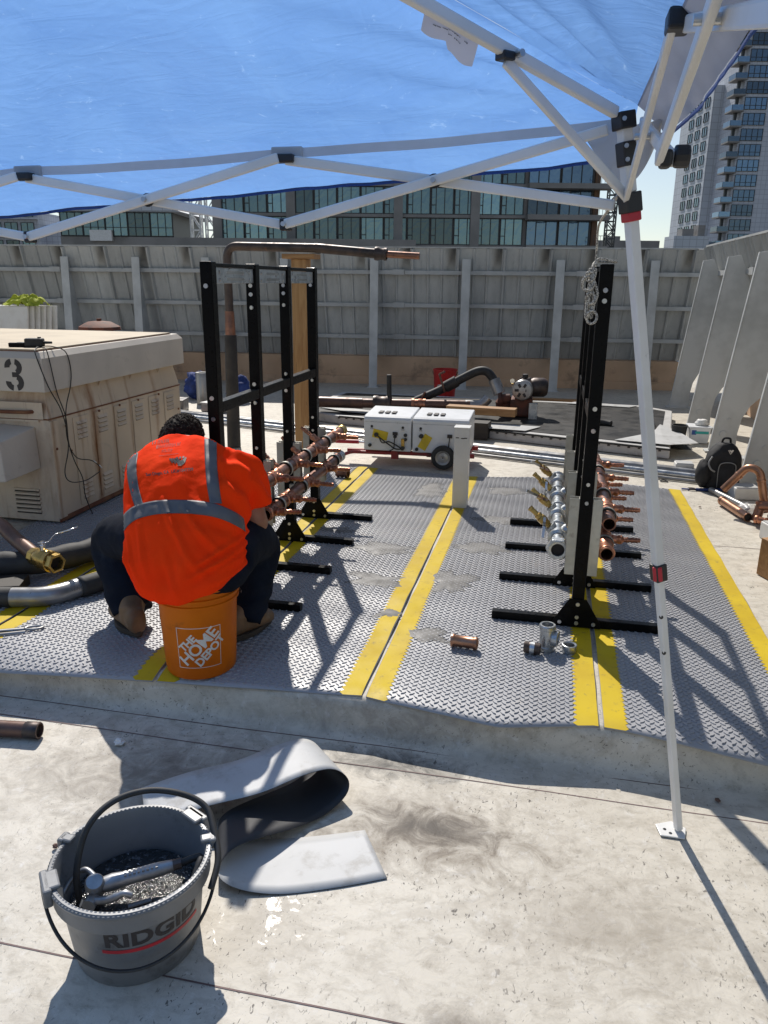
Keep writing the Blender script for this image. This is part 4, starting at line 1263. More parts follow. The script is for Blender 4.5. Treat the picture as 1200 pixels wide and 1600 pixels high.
# stencil number 3 built from its broken strokes
sc_ = .104 / 5
def st(x0, z0, x1, z1):
    return [(x0, z0), (x1, z0), (x1, z1), (x0, z1)]
num = MB()
cx_, cz_ = -3.013, 1.065
def arcpoly(cx, cz, ro, ri, a0, a1, n=8):
    o = [(cx + ro * cos(a0 + (a1 - a0) * k / n), cz + ro * sin(a0 + (a1 - a0) * k / n)) for k in range(n + 1)]
    i_ = [(cx + ri * cos(a1 + (a0 - a1) * k / n), cz + ri * sin(a1 + (a0 - a1) * k / n)) for k in range(n + 1)]
    return o + i_
strokes = [arcpoly(.0, .043, .048, .016, R(78), R(-72)), arcpoly(.0, -.043, .050, .017, R(72), R(-78)), [(-.018, .014), (.014, .014), (.014, -.014), (-.018, -.014)],
           arcpoly(-.012, .043, .048, .016, R(100), R(186)), arcpoly(-.012, -.043, .050, .017, R(260), R(174))]
for s_ in strokes:
    num.prism([(cx_ + x * 1.05, cz_ + z) for x, z in s_], (0, LY0 - .0012, 0), (1, 0, 0), (0, 0, 1), (0, 1, 0), .001)
num.build('stencil_number', K['dark_print'], GB)
# hand-held radio and cable on the lid
rd = thing('handheld_radio', (-3.03, 4.10, 1.209), 'black hand-held radio lying on the beige cabinet lid', 'radio')
Mz = Matrix.Rotation(R(14), 3, 'Z')
MB().box((-2.985, 4.10, 1.236), (.105, .055, .050), Mz).build('body', K['rubber'], rd, bev=.010)
MB().tube([(-2.935, 4.11, 1.236), (-2.885, 4.12, 1.236)], [.009, .007], 10).build('antenna', K['rubber'], rd, smooth=40)
MB().box((-3.075, 4.075, 1.222), (.11, .03, .024), Mz).build('clip', K['black_paint'], rd, bev=.004)
MB().box((-3.055, 4.078, 1.2355), (.05, .022, .003), Mz).build('clip_strip', K['chrome'], rd)
MB().cyl((-2.955, 4.105, 1.261), (-2.955, 4.105, 1.268), .010, 12).build('knob', K['rubber'], rd)
K['wire'] = mat('black_wire', (.02, .018, .016), .5)
for lb, pts in (('thin black cable hanging over the cabinet lid corner to the mats', [(-2.95, 4.10, 1.214), (-2.90, 3.99, 1.213), (-2.86, 3.925, 1.18), (-2.82, 3.95, 1.0), (-2.82, 4.04, .86), (-2.835, 4.10, .72), (-2.84, 4.10, .60), (-2.845, 4.05, .47), (-2.82, 4.06, .41), (-2.82, 4.22, .38), (-2.82, 4.38, .40)]),
                ('thin looping black cable with pale splices on the cabinet side', [(-2.95, 4.12, 1.214), (-2.86, 4.10, 1.214), (-2.828, 4.16, 1.18), (-2.826, 4.19, 1.08), (-2.826, 4.17, .98), (-2.84, 4.12, .84), (-2.845, 4.11, .66), (-2.83, 4.16, .54), (-2.82, 4.30, .49), (-2.82, 4.40, .42)]),
                ('thin black cable falling straight down the cabinet side', [(-2.90, 4.05, 1.214), (-2.83, 3.99, 1.19), (-2.825, 4.03, .96), (-2.84, 4.11, .80), (-2.845, 4.12, .64), (-2.84, 4.15, .52), (-2.83, 4.20, .40), (-2.83, 4.21, .28), (-2.80, 4.22, .16)])):
    t = thing('cable', pts[-1], lb, 'cable')
    MB().tube(spline(pts, 6), .0032, 6).build('wire', K['wire'], t, smooth=180)
    if 'pale' in lb:
        MB().tube([(-2.818, 4.32, .484), (-2.818, 4.345, .466)], .0045, 6).build('splice', K['white_plain'], t)
        MB().tube([(-2.818, 4.375, .443), (-2.818, 4.40, .42)], .0045, 6).build('splice', K['white_plain'], t)

# ================================================================== LEFT FOREGROUND PIPES
pv = thing('valved_pipe', (-2.5, 3.15, .152), 'brown steel pipe ending in a large brass ball valve with chrome lever', 'pipe')
MB().tube(fillet([(-3.1, 3.55, .33), (-2.72, 3.30, .375), (-2.62, 3.245, .335), (-2.40, 3.12, .292)], .10, 8), .036, 18).build('pipe', K['pipe_brown'], pv, smooth=60)
vd = (Vector((-2.225, 3.055, .288)) - Vector((-2.40, 3.12, .292))).normalized()
vo = Vector((-2.425, 3.13, .293))
MB().rev([(.030, 0), (.043, 0), (.043, .034), (.036, .036)], vo, vd, 8, cap0=True).build('valve_collar', K['brass'], pv, bev=.002)
MB().rev([(.034, .030), (.045, .042), (.050, .060), (.050, .105), (.046, .120), (.052, .124), (.052, .150), (.045, .152)], vo, vd, 24).build('valve_body', K['brass'], pv, smooth=35)
MB().rev([(.040, .150), (.049, .151), (.049, .186), (.036, .187), (.036, .150)], vo, vd, 6).build('hex_end', K['brass'], pv, bev=.002)
MB().cyl(vo + vd * .153, vo + vd * .155, .0365, 16).build('bore', K['inside_dark'], pv)
st0 = vo + vd * .085
MB().cyl(st0 + V(0, 0, .045), st0 + V(0, 0, .075), .014, 8).build('stem_nut', K['chrome'], pv, bev=.002)
MB().cyl(st0 + V(0, 0, .075), st0 + V(0, 0, .092), .009, 10).build('stem', K['chrome'], pv)
hp = fillet([st0 + V(-.02, -.0, .083), st0 + V(.03, .01, .085), st0 + V(.055, .02, .125), st0 + V(.165, .05, .160)], .02, 5)
hd = MB()
for a, b in zip(hp, hp[1:]): hd.bar(a, b, .024, .004)
hd.build('lever', K['chrome'], pv, smooth=180)
ip = thing('insulated_pipe', (-2.6, 3.2, .152), 'thick black insulated pipe under the brass valve', 'pipe')
MB().tube(spline([(-3.3, 3.0, .27), (-2.75, 3.06, .245), (-2.45, 3.20, .235), (-2.28, 3.50, .225), (-2.20, 3.85, .225), (-2.3, 4.4, .225)], 8), [.062 + .004 * sin(i * 1.7) for i in range(41)], 18).build('insulation', K['black_matte'], ip, smooth=180)
ep = thing('drain_pipe', (-2.2, 2.9, .152), 'dark pipe with a dull silver elbow lying on the mat beside the worker', 'pipe')
MB().tube([(-3.0, 2.66, .205), (-2.33, 2.83, .205)], .047, 18).build('pipe', K['rubber'], ep, smooth=60)
MB().tube(fillet([(-2.345, 2.826, .205), (-2.17, 2.87, .205), (-2.10, 3.02, .205)], .11, 10), .045, 18).build('elbow', K['pipe_grey'], ep, smooth=60)
MB().tube(spline([(-2.10, 3.00, .207), (-1.98, 3.22, .21), (-1.90, 3.5, .21), (-1.98, 3.9, .21), (-2.1, 4.5, .21)], 8), .049, 18).build('sleeve', K['black_matte'], ep, smooth=180)
wb = MB().box((-2.52, 2.98, .182), (.24, .16, .055), Matrix.Rotation(R(20), 3, 'Z')).build('support_block', K['wood_black'], None, (-2.52, 2.98, .152), bev=.004)
tag(wb, 'dark timber block under the pipes at the left edge', 'timber')
tag(MB().box((-2.62, 2.98, .236 - .001), (.10, .09, .05), Matrix.Rotation(R(10), 3, 'Z')).build('support_block', K['wood_black'], None, (-2.62, 2.98, .209), bev=.004), 'small dark block stacked on the timber under the pipes', 'timber')
# long flat steel bar tool with an eye
tl = thing('steel_tool', (-2.2, 2.6, .155), 'long flat steel bar with an oval eye lying at the front left mat', 'hand tool')
a, b = Vector((-2.62, 2.36, .175)), Vector((-2.06, 2.655, .165))
dd = (b - a).normalized()
MB().tube([a, a.lerp(b, .5), b - dd * .07], [.014, .012, .010], 10, flat=.45).build('bar', K['pipe_grey'], tl, smooth=60)
MB().tube([b + dd * (.036 * cos(t) - .03) + Vector((-dd.y, dd.x, 0)) * .016 * sin(t) for t in [2 * pi * k / 20 for k in range(20)]], .0055, 8, closed=True).build('eye', K['pipe_grey'], tl, smooth=180)
a2, b2 = Vector((-2.62, 2.30, .168)), Vector((-2.10, 2.60, .160))
MB().tube([a2, b2], .010, 10).build('second_rod', K['pipe_grey'], tl, smooth=60)
fp_ = thing('cut_pipe', (-1.9, 2.11, 0), 'short dark brown pipe lying on the roof at the left edge', 'pipe')
MB().cyl((-2.5, 2.03, .034), (-1.715, 2.128, .034), .029, 18, inner=.024, depth=.05).build('tube', K['pipe_brown'], fp_, smooth=40)
MB().cyl((-1.735, 2.1255, .034), (-1.728, 2.1264, .034), .0245, 16).build('bore', K['inside_dark'], fp_)
MB().rev([(.029, 0), (.0305, .002), (.0305, .05), (.029, .052)], (-1.768, 2.1215, .034), (.99, .12, 0), 18).build('thread', K['steel_dark'], fp_, smooth=40)

# ================================================================== ORANGE BUCKET under the worker
BU, BW = -1.262, 2.525
bk = thing('orange_bucket', (BU, BW, .153), 'orange plastic bucket with white square lettering, the worker sits on it', 'bucket')
Z = .153
bprof = [(.0, .004), (.118, .004), (.128, .0), (.132, .006), (.1345, .03), (.147, .285), (.1475, .292), (.156, .294), (.157, .302), (.1515, .305), (.1520, .318), (.160, .320), (.161, .328), (.1545, .331), (.1555, .352), (.162, .354), (.163, .366), (.158, .372), (.152, .372), (.150, .35), (.13, .02), (0, .02)]
MB().rev([(r, h) for r, h in bprof], (BU, BW, Z), (0, 0, 1), 48).build('pail', K['orange_plastic'], bk, smooth=35)
def brad(h): return .1345 + (.147 - .1345) * (h - .03) / .255
def wrapb(vs2, fs, h0, ang0, rot=0.0, lift=.0008):
    """flat lettering wrapped on the pail; ang0 measured from straight towards the viewer, to the right"""
    out = []
    for x, y in vs2:
        X = x * cos(rot) - y * sin(rot); Y = x * sin(rot) + y * cos(rot)
        h = h0 + Y; r = brad(h) + lift
        a = -pi / 2 + ang0 + X / .141
        out.append((BU + r * cos(a), BW + r * sin(a), Z + h))
    return MB().add(out, fs)
A0 = R(24)
hs = .083
logo = MB()
def ringbox(h):
    o = [(-h, -h), (h, -h), (h, h), (-h, h)]; t = .0022
    seg = []
    for (x0, y0), (x1, y1) in zip(o, o[1:] + o[:1]):
        n = 12
        for k in range(n):
            p, q = k / n, (k + 1) / n
            ax, ay, bx, by = x0 + (x1 - x0) * p, y0 + (y1 - y0) * p, x0 + (x1 - x0) * q, y0 + (y1 - y0) * q
            dx, dy = (y1 - y0), -(x1 - x0); l = math.hypot(dx, dy); dx, dy = dx / l * t, dy / l * t
            seg.append([(ax, ay), (bx, by), (bx - dx, by - dy), (ax - dx, ay - dy)])
    return seg
fr = MB()
for q in ringbox(hs):
    w_ = wrapb(q, [(0, 1, 2, 3)], .135, A0); fr.add(w_.v, w_.f)
fr.build('logo_frame', K['white_print'], bk)
for txt, size, off, along in (('THE', .041, .043, -.016), ('HOME', .064, .003, .002), ('DEPOT', .045, -.042, .016)):
    vs, fs = text_mesh(txt, size, .0015, 0, .95)
    r45 = R(45)
    vs = [(x * 1.05 + along, y + off) for x, y in vs]
    w_ = wrapb(vs, fs, .135, A0, r45)
    w_.build('logo_lettering', K['white_print'], bk)
# dark warning print on the left side of the pail
wpn = MB()
for k in range(26):
    h = .235 - k * .0075
    if h < .05: break
    ww = .024 if k not in (0, 1, 2, 3) else .030
    if k in (4, 5, 12, 18): continue
    q = [(-ww / 2, 0), (ww / 2 * random.uniform(.5, 1), 0), (ww / 2 * random.uniform(.5, 1), .0045), (-ww / 2, .0045)] if k > 3 else [(-ww / 2, 0), (ww / 2, 0), (ww / 2, .0076), (-ww / 2, .0076)]
    w_ = wrapb(q, [(0, 1, 2, 3)], h, R(-62)); wpn.add(w_.v, w_.f)
K['faded_print'] = mat('faded_print', (.16, .07, .02), .6)
wpn.build('warning_print', K['faded_print'], bk)
for k in range(24):
    a = 2 * pi * k / 24
MB().tube([(BU + .163 * cos(t), BW + .163 * sin(t) + .0, Z + .30 - .13 * max(0, -sin(t - R(60))) * 0 - .012 * sin(t)) for t in [R(20) + R(150) * k / 20 for k in range(21)]], .0035, 6).build('bail', K['steel_dark'], bk, smooth=180)

# ================================================================== GREY OIL BUCKET in front
CU, CW = -.922, 1.405
ob_ = thing('oil_bucket', (CU, CW, 0), 'round grey plastic thread-oil bucket in the foreground with red underlined lettering', 'bucket')
RT, RB, HB = .1855, .150, .262
def orad(h): return RB + (RT - .010 - RB) * (h / HB)
MB().rev([(0, .006), (RB - .012, .006), (RB - .004, 0), (RB, .008), (orad(.06), .06), (orad(.18), .18), (orad(.196), .196), (RT - .004, .200), (RT + .001, .206), (RT + .001, .248), (RT + .006, .252), (RT + .008, .259), (RT + .003, .266), (RT - .006, .266), (RT - .010, .258), (RT - .012, .210), (orad(.196) - .004, .194), (orad(.02) - .004, .02), (0, .02)], (CU, CW, 0), (0, 0, 1), 64).build('pail', K['grey_plastic'], ob_, smooth=35)
# cut-out arches at the foot
for a in (R(-100), R(-20)):
    pass
rib = MB()
for k in range(110):
    a = 2 * pi * k / 110
    r0, r1 = RT - .006, RT + .0065
    rib.bar((CU + r0 * cos(a), CW + r0 * sin(a), .2655), (CU + r1 * cos(a), CW + r1 * sin(a), .2615), .0055, .0035)
rib.build('rim_ribs', K['grey_plastic'], ob_)
def lug(ang, w_, h_, out):
    c, s_ = cos(ang), sin(ang)
    M_ = Matrix.Rotation(ang, 3, 'Z')
    m_ = MB().box((CU + (RT + out / 2) * c, CW + (RT + out / 2) * s_, .262 - h_ / 2 + .014), (out, w_, h_), M_)
    m_.box((CU + (RT - .002) * c, CW + (RT - .002) * s_, .270), (.036, w_ * .8, .012), M_)
    return m_.build('rim_lug', K['grey_plastic'], ob_, bev=.005)
lug(R(222), .080, .050, .020); lug(R(62), .080, .045, .020)
lug(R(176), .034, .034, .018); lug(R(30), .034, .03, .018)
# the wire bail folded down round the front
bp = []
a0, a1 = R(215), R(388)
for k in range(41):
    t = k / 40; a = a0 + (a1 - a0) * t
    d = sin(pi * t)
    bp.append((CU + (RT + .018 - .010 * d) * cos(a), CW + (RT + .018 - .010 * d) * sin(a), .245 - .145 * d ** .8))
MB().tube(bp, .0042, 8).build('bail_handle', K['rubber'], ob_, smooth=180)
# lettering on the side
def wrapo(vs2, fs, h0, a0, lift=.0012, slope=0.0):
    out = []
    for x, y in vs2:
        h = h0 + y + x * slope
        r = orad(h) + lift
        a = a0 + x / .165
        out.append((CU + r * cos(a), CW + r * sin(a), h))
    return MB().add(out, fs)
vs, fs = text_mesh('RIDGID', .062, .0022, 0, 1.02)
wrapo([(x * 1.12, y) for x, y in vs], fs, .163, R(-44)).build('logo_lettering', K['dark_print'], ob_)
K['red_print'] = mat('red_print', (.48, .02, .03), .5)
un = MB(); n = 24; L_ = .25
for k in range(n):
    x0, x1 = -L_ / 2 + L_ * k / n, -L_ / 2 + L_ * (k + 1) / n
    w_ = wrapo([(x0, -.0055), (x1, -.0055), (x1, .0055), (x0, .0055)], [(0, 1, 2, 3)], .128, R(-44)); un.add(w_.v, w_.f)
un.build('logo_underline', K['red_print'], ob_)
# oil tray and chips inside
def oil_mat():
    m, nt, b = base_mat('dark_oil')
    v = coords(nt)
    b.inputs['Base Color'].default_value = (.012, .012, .012, 1); b.inputs['Roughness'].default_value = .12
    c = mixc(nt, ramp(nt, nz(nt, v, 60, 4, .7), .55, .68), (.012, .012, .012), (.13, .13, .135))
    nt.links.new(c, b.inputs['Base Color'])
    bump(nt, b, nz(nt, v, 75, 4, .7), .8, .006)
    return m
K['oil'] = oil_mat()
MB().rev([(0, .148), (orad(.148) - .0135, .148)], (CU, CW, 0), (0, 0, 1), 48).build('oil_and_chips', K['oil'], ob_)
chips = MB()
for k in range(420):
    a, r = random.uniform(0, 2 * pi), (orad(.15) - .02) * math.sqrt(random.random())
    x, y = CU + r * cos(a), CW + r * sin(a)
    if noise.noise(Vector((x * 9, y * 9, 3))) < -.12: continue
    l = random.uniform(.002, .007); t = random.uniform(0, pi)
    chips.add([(x - l * cos(t), y - l * sin(t), .1485), (x + l * cos(t), y + l * sin(t), .1495), (x + .002 * sin(t), y - .002 * cos(t), .1485 + random.uniform(.002, .006))], [(0, 1, 2)])
tag(chips.build('metal_chips', K['grey_metal_gun'], ob_), kind='stuff')
MB().bar((CU - .02, CW - .09, .151), (CU + .10, CW - .055, .152), .008, .004).build('strainer_rib', K['grey_plastic'], ob_)
MB().bar((CU + .01, CW - .05, .151), (CU + .055, CW - .02, .154), .010, .004).build('strainer_rib', K['grey_plastic'], ob_)
ob_.scale = (1, 1, .94)
# oiler gun lying inside
og = thing('oiler_gun', (CU - .04, CW - .04, .15), 'silver thread-oiler hand gun with black hose lying inside the grey bucket', 'oiler gun')
ga, gb = Vector((CU - .055, CW - .040, .186)), Vector((CU + .085, CW + .043, .198))
gd = (gb - ga).normalized()
MB().tube([ga - gd * .005, ga + gd * .02, ga + gd * .06, ga + gd * .12, gb], [.018, .021, .0165, .0175, .014], 14).build('grip', K['grey_metal_gun'], og, smooth=60)
for k in range(8):
    p = ga + gd * (.052 + k * .0105) + Vector((0, -.004, .0165))
    MB().box(p, (.006, .016, .004), Matrix.Rotation(R(30), 3, 'Z')).build('grip_rib', K['grey_metal_gun'], og)
MB().tube([gb, gb + gd * .02], [.013, .013], 8).build('hose_nut', K['steel_dark'], og)
hc = ga + Vector((-.018, -.012, 0))
MB().rev([(.0, -.03), (.016, -.030), (.022, -.024), (.023, .022), (.019, .030), (0, .031)], hc, (.25, -.35, .9), 18).build('head', K['grey_metal_gun'], og, smooth=40)
MB().tube(spline([hc + V(-.008, .018, .01), hc + V(-.045, .03, .016), hc + V(-.072, .010, -.004), hc + V(-.080, -.028, -.028)], 6), [.007] * 8 + [.006] * 11, 8).build('trigger_guard', K['grey_metal_gun'], og, smooth=180)
MB().tube(spline([hc + V(.010, -.028, -.014), hc + V(.05, -.024, -.006), hc + V(.085, -.014, .010), hc + V(.105, -.010, .004)], 6), [.010] * 10 + [.008] * 9, 10).build('trigger', K['grey_metal_gun'], og, smooth=180)
MB().cyl(hc + V(.008, -.044, -.016), hc + V(.004, -.016, -.016), .016, 14).build('pivot', K['grey_metal_gun'], og, smooth=40)
MB().tube([hc + V(.004, -.03, -.028), hc + V(.012, -.062, -.045)], .0065, 8).build('nozzle', K['chrome'], og)
MB().tube([hc + V(-.018, -.022, -.02), hc + V(-.022, -.03, -.035)], .006, 8).build('nozzle', K['chrome'], og)
hp = [gb + gd * .015, gb + gd * .06 + V(0, .004, .002), V(CU + .150, CW + .055, .205), V(CU + .140, CW - .010, .165), V(CU + .07, CW - .03, .152)]
MB().tube(spline(hp, 8), .009, 10).build('grip_hose', K['rubber'], og, smooth=180)
# hose arching out over the far rim
ar = [V(CU - .110, CW - .062, .125), V(CU - .125, CW - .045, .21), V(CU - .118, CW + .004, .300), V(CU - .085, CW + .07, .335), V(CU - .02, CW + .125, .340), V(CU + .06, CW + .155, .322), V(CU + .125, CW + .155, .295), V(CU + .165, CW + .115, .262), V(CU + .199, CW + .06, .225), V(CU + .205, CW - .0, .19)]
MB().tube(spline(ar, 8), .0082, 10).build('hose', K['rubber'], og, smooth=180)

# ================================================================== MEMBRANE OFFCUT folded in an S
secs = [((-.349, 1.733, .004), (-.455, 1.909, .006)), ((-.47, 1.672, .004), (-.58, 1.858, .004)), ((-.62, 1.612, .004), (-.72, 1.81, .004)), ((-.74, 1.592, .018), (-.83, 1.79, .014)),
        ((-.800, 1.612, .040), (-.880, 1.80, .034)), ((-.785, 1.672, .068), (-.870, 1.83, .056)), ((-.730, 1.742, .062), (-.835, 1.90, .048)), ((-.66, 1.835, .034), (-.785, 1.995, .026)),
        ((-.595, 1.935, .014), (-.735, 2.085, .012)), ((-.545, 2.020, .034), (-.685, 2.165, .034)), ((-.545, 2.045, .078), (-.685, 2.190, .078)), ((-.595, 2.035, .112), (-.735, 2.180, .110)),
        ((-.67, 1.975, .118), (-.81, 2.12, .112)), ((-.78, 1.885, .100), (-.915, 2.04, .092)), ((-.93, 1.80, .086), (-1.05, 1.96, .080)), ((-1.07, 1.72, .055), (-1.18, 1.89, .05))]
na = spline([s_[0] for s_ in secs], 6); nb = spline([s_[1] for s_ in secs], 6)
scr = MB()
def sf(i, j):
    k = i * (len(na) - 1); a = min(int(k), len(na) - 2); t = k - a
    return na[a].lerp(na[a + 1], t).lerp(nb[a].lerp(nb[a + 1], t), j)
scr.grid(sf, len(na) - 1, 6)
so_ = scr.build('membrane_offcut', [K['membrane_back'], K['membrane_scrap']], None, (-.6, 1.8, 0), smooth=180, fixn=False)
md = so_.modifiers.new('thickness', 'SOLIDIFY'); md.thickness = .0016; md.offset = -1; md.material_offset = 1; md.material_offset_rim = 0
tag(so_, 'curled offcut of white roofing membrane with black underside beside the grey bucket', 'roofing offcut')

# ================================================================== LOOSE FITTINGS ON THE MAT
cp = thing('copper_coupling', (-.271, 2.885, .157), 'copper press coupling lying on its side on the middle mat', 'pipe fitting')
MB().rev([(.018, .004), (.0225, 0), (.0265, .002), (.0275, .008), (.0265, .014), (.0245, .017), (.0245, .093), (.0265, .096), (.0275, .102), (.0265, .108), (.0225, .110), (.018, .106)], (-.326, 2.895, .1845), (1, -.10, 0), 24).build('sleeve', K['copper_new'], cp, smooth=40)
for o_ in (.006, .104):
    MB().cyl(V(-.326, 2.895, .1845) + V(1, -.1, 0).normalized() * o_, V(-.326, 2.895, .1845) + V(1, -.1, 0).normalized() * (o_ + .001), .0185, 16).build('bore', K['inside_dark'], cp)
te = thing('steel_tee', (.058, 2.955, .157), 'galvanised steel tee fitting standing upright on the mat', 'pipe fitting')
MB().rev([(.024, .075), (.024, .112), (.031, .112), (.034, .108), (.034, .094), (.030, .090), (.029, .02), (.034, .016), (.034, .002), (.030, 0), (0, 0)], (.058, 2.955, .157), (0, 0, 1), 28).build('run', K['galv'], te, smooth=35)
MB().rev([(.024, .0), (.027, .020), (.032, .026), (.033, .046), (.024, .048), (.022, .02)], (.058, 2.955, .213), (1, -.25, 0), 26).build('branch', K['galv'], te, smooth=35)
MB().cyl((.058, 2.955, .237), (.058, 2.955, .239), .0245, 20).build('bore', K['inside_dark'], te)
MB().cyl((.092, 2.9465, .213), (.094, 2.946, .213), .0225, 20).build('bore', K['inside_dark'], te)
np_ = thing('steel_nipple', (.005, 2.905, .157), 'short dark threaded steel nipple lying beside the tee', 'pipe fitting')
MB().rev([(.018, .004), (.021, 0), (.0235, .003)] + [(.0235 + (.001 if k % 2 else 0), .004 + k * .002) for k in range(9)] + [(.025, .024), (.025, .044)] + [(.0235 + (.001 if k % 2 else 0), .046 + k * .002) for k in range(9)] + [(.0235, .064), (.021, .066), (.018, .062)], (-.030, 2.908, .1815), (1, -.12, 0), 24).build('barrel', K['steel_dark'], np_, smooth=25)
MB().rev([(.0256, .025), (.0256, .043)], (-.030, 2.908, .1815), (1, -.12, 0), 24).build('bright_band', K['galv'], np_, smooth=40)
cpw = thing('steel_ring', (.150, 2.955, .157), 'short galvanised coupling ring beside the steel tee', 'pipe fitting')
MB().rev([(.022, .004), (.022, .030), (.0265, .034), (.0300, .033), (.0310, .028), (.0285, .004), (.027, 0), (.022, 0)], (.150, 2.955, .157), (0, 0, 1), 26).build('ring', K['galv'], cpw, smooth=35)
MB().cyl((.150, 2.955, .163), (.150, 2.955, .164), .022, 20).build('bore', K['inside_dark'], cpw)

# ================================================================== WHITE STUB POST on the middle seam
wp = thing('stub_post', (-.535, 4.96, .15), 'white square stub post standing on the middle yellow seam', 'post')
MB().span((-.588, 4.945, .152), (-.490, 5.04, .690)).build('post', K['white_paint'], wp, bev=.004)
MB().span((-.592, 4.941, .688), (-.486, 5.044, .697)).build('cap', K['white_paint'], wp, bev=.002)
for u, z in ((-.565, .625), (-.530, .622), (-.512, .624)):
    MB().span((u - .012, 4.9435, z), (u + .008, 4.9452, z + .006)).build('scuff_mark', K['dark_print'], wp)

# ================================================================== ROPE on the right rack
rp = thing('rope', (.14, 3.15, 1.46), 'bundled grey and white rope tied to the top of the right rack', 'rope')
MB().tube(spline([(.125, 2.02, 1.80), (.127, 2.4, 1.80), (.131, 3.05, 1.80), (.136, 3.17, 1.73), (.138, 3.185, 1.66)], 6), .0042, 8).build('lead', K['rope'], rp, smooth=180)
MB().tube(spline([(.138, 3.185, 1.67), (.15, 3.20, 1.69), (.20, 3.21, 1.683), (.215, 3.24, 1.68), (.18, 3.27, 1.683), (.14, 3.24, 1.68), (.128, 3.195, 1.66), (.138, 3.185, 1.64)], 6), .005, 8).build('knot_turn', K['rope'], rp, smooth=180)
for k in range(5):
    ph = k * 1.3
    pts = [(.128 + .011 * sin(ph + t * 5) + (-.010 + .006 * k) * (1 - abs(2 * t - 1)), 3.178 + .008 * cos(ph + t * 4), 1.655 - .185 * t) for t in [q / 12 for q in range(13)]]
    MB().tube(spline(pts, 3), .0062, 8).build('strand', K['rope'], rp, smooth=180)
for k, (du, z, r) in enumerate(((-.016, 1.60, .026), (.008, 1.475, .024), (-.002, 1.545, .020), (-.012, 1.625, .017))):
    MB().tube([(.130 + du + r * .8 * cos(t), 3.165 + .006 * sin(2 * t), z + r * sin(t)) for t in [2 * pi * q / 22 for q in range(22)]], .0055, 8, closed=True).build('loop', K['rope'], rp, smooth=180)

# ================================================================== BACKGROUND EQUIPMENT
# ---- cart with two white machines
ct = thing('machine_cart', (-1.05, 6.2, .15), 'red two-wheeled cart carrying two white machines behind the mats', 'cart')
for a, b in (((-1.62, 6.13, .245), (-.56, 6.13, .250)), ((-1.50, 6.45, .245), (-.56, 6.45, .250))):
    MB().bar(a, b, .03, .035).build('rail', K['red_paint'], ct, bev=.003)
for u in (-1.30, -.93, -.62): MB().bar((u, 6.10, .243), (u, 6.47, .243), .035, .03).build('cross_rail', K['red_paint'], ct, bev=.003)
for u in (-1.21, -.84): MB().span((u - .03, 6.085, .20), (u + .03, 6.115, .268)).build('mount_block', K['red_paint'], ct, bev=.003)
MB().tube(fillet([(-1.22, 6.10, .245), (-1.60, 6.08, .243), (-1.72, 6.03, .16)], .06), .014, 10).build('tow_handle', K['red_paint'], ct, smooth=60)
MB().tube([(-1.72, 6.12, .318), (-1.52, 6.12, .322)], .017, 12).build('handle_grip', K['red_plastic'], ct, smooth=60)
MB().tube([(-1.54, 6.12, .322), (-1.44, 6.12, .322)], .010, 10).build('grip_shaft', K['chrome'], ct, smooth=60)
for w in (6.02, 6.50):
    ty = MB().rev([(.060, -.028), (.078, -.030), (.092, -.024), (.097, -.010), (.097, .010), (.092, .024), (.078, .030), (.060, .028)], (-.80, w, .250), (0, 1, 0), 32)
    wh = thing if False else ty.build('wheel', K['rubber'], ct, smooth=40)
    MB().rev([(.0, -.018), (.014, -.022), (.018, -.014), (.040, -.010), (.048, -.020), (.058, -.024), (.061, -.02), (.061, .02), (.0, .02)], (-.80, w, .250), (0, 1, 0), 28).build('rim', K['wheel_rim'], wh, smooth=30)
MB().cyl((-.80, 6.0, .25), (-.80, 6.52, .25), .010, 10).build('axle', K['steel_dark'], ct)
K['tag_yellow2'] = K['yellow_tag']
def machine(u0, u1, label):
    t = thing('white_machine', ((u0 + u1) / 2, 6.2, .268), label, 'machine', 'white machines on the cart')
    F, Bk = 6.055, 6.48
    pf = [(F, .272), (F, .528), (F + .010, .545), (F + .03, .556), (Bk - .02, .575), (Bk, .565), (Bk, .272)]
    MB().prism([(w, z) for w, z in pf], (u0 + .003, 0, 0), (0, 1, 0), (0, 0, 1), (1, 0, 0), u1 - u0 - .006).build('case', K['white_plain'], t, bev=.008)
    MB().span((u0 + .01, F - .002, .505), (u1 - .01, F - .0005, .508)).build('panel_joint', K['zinc'], t)
    for k in range(3):
        MB().span((u0 + .10 + k * .055, F + .10, .5655), (u0 + .135 + k * .055, F + .19, .5700 + .001)).build('top_vent', K['dark_print'], t)
    for u in (u0 + .07, u1 - .07):
        MB().cyl((u, F - .001, .470), (u, F - .004, .470), .011, 12).build('fastener', K['dark_print'], t)
        MB().span((u - .012, F - .004, .446), (u + .012, F - .001, .458)).build('fastener_plate', K['zinc'], t)
    return t
m1_ = machine(-1.465, -1.068, 'left white machine on the red cart, next to the tow handle')
m2_ = machine(-1.062, -.60, 'right white machine on the red cart, above the wheel')
for t, cx, cz, rot, c2 in ((m1_, -1.325, .405, 12, .0), (m2_, -.955, .36, -62, .0)):
    MB().box((cx, 6.052, cz), (.125, .003, .07), Matrix.Rotation(R(rot), 3, 'Y')).build('yellow_tag', K['yellow_tag'], t, bev=.001)
    MB().cyl((cx - .03, 6.050, cz - (.0 if rot > 0 else -.05)), (cx - .03, 6.030, cz - (.0 if rot > 0 else -.05)), .018, 14).build('hose_port', K['rubber'], t, bev=.003)
for t, u, z in ((m1_, -1.41, .315), (m1_, -1.115, .41), (m1_, -1.115, .375), (m1_, -1.20, .395), (m2_, -1.02, .30), (m2_, -.66, .40)):
    MB().cyl((u, 6.054, z), (u, 6.036, z), .014, 14).build('knob', K['rubber'], t, bev=.003)
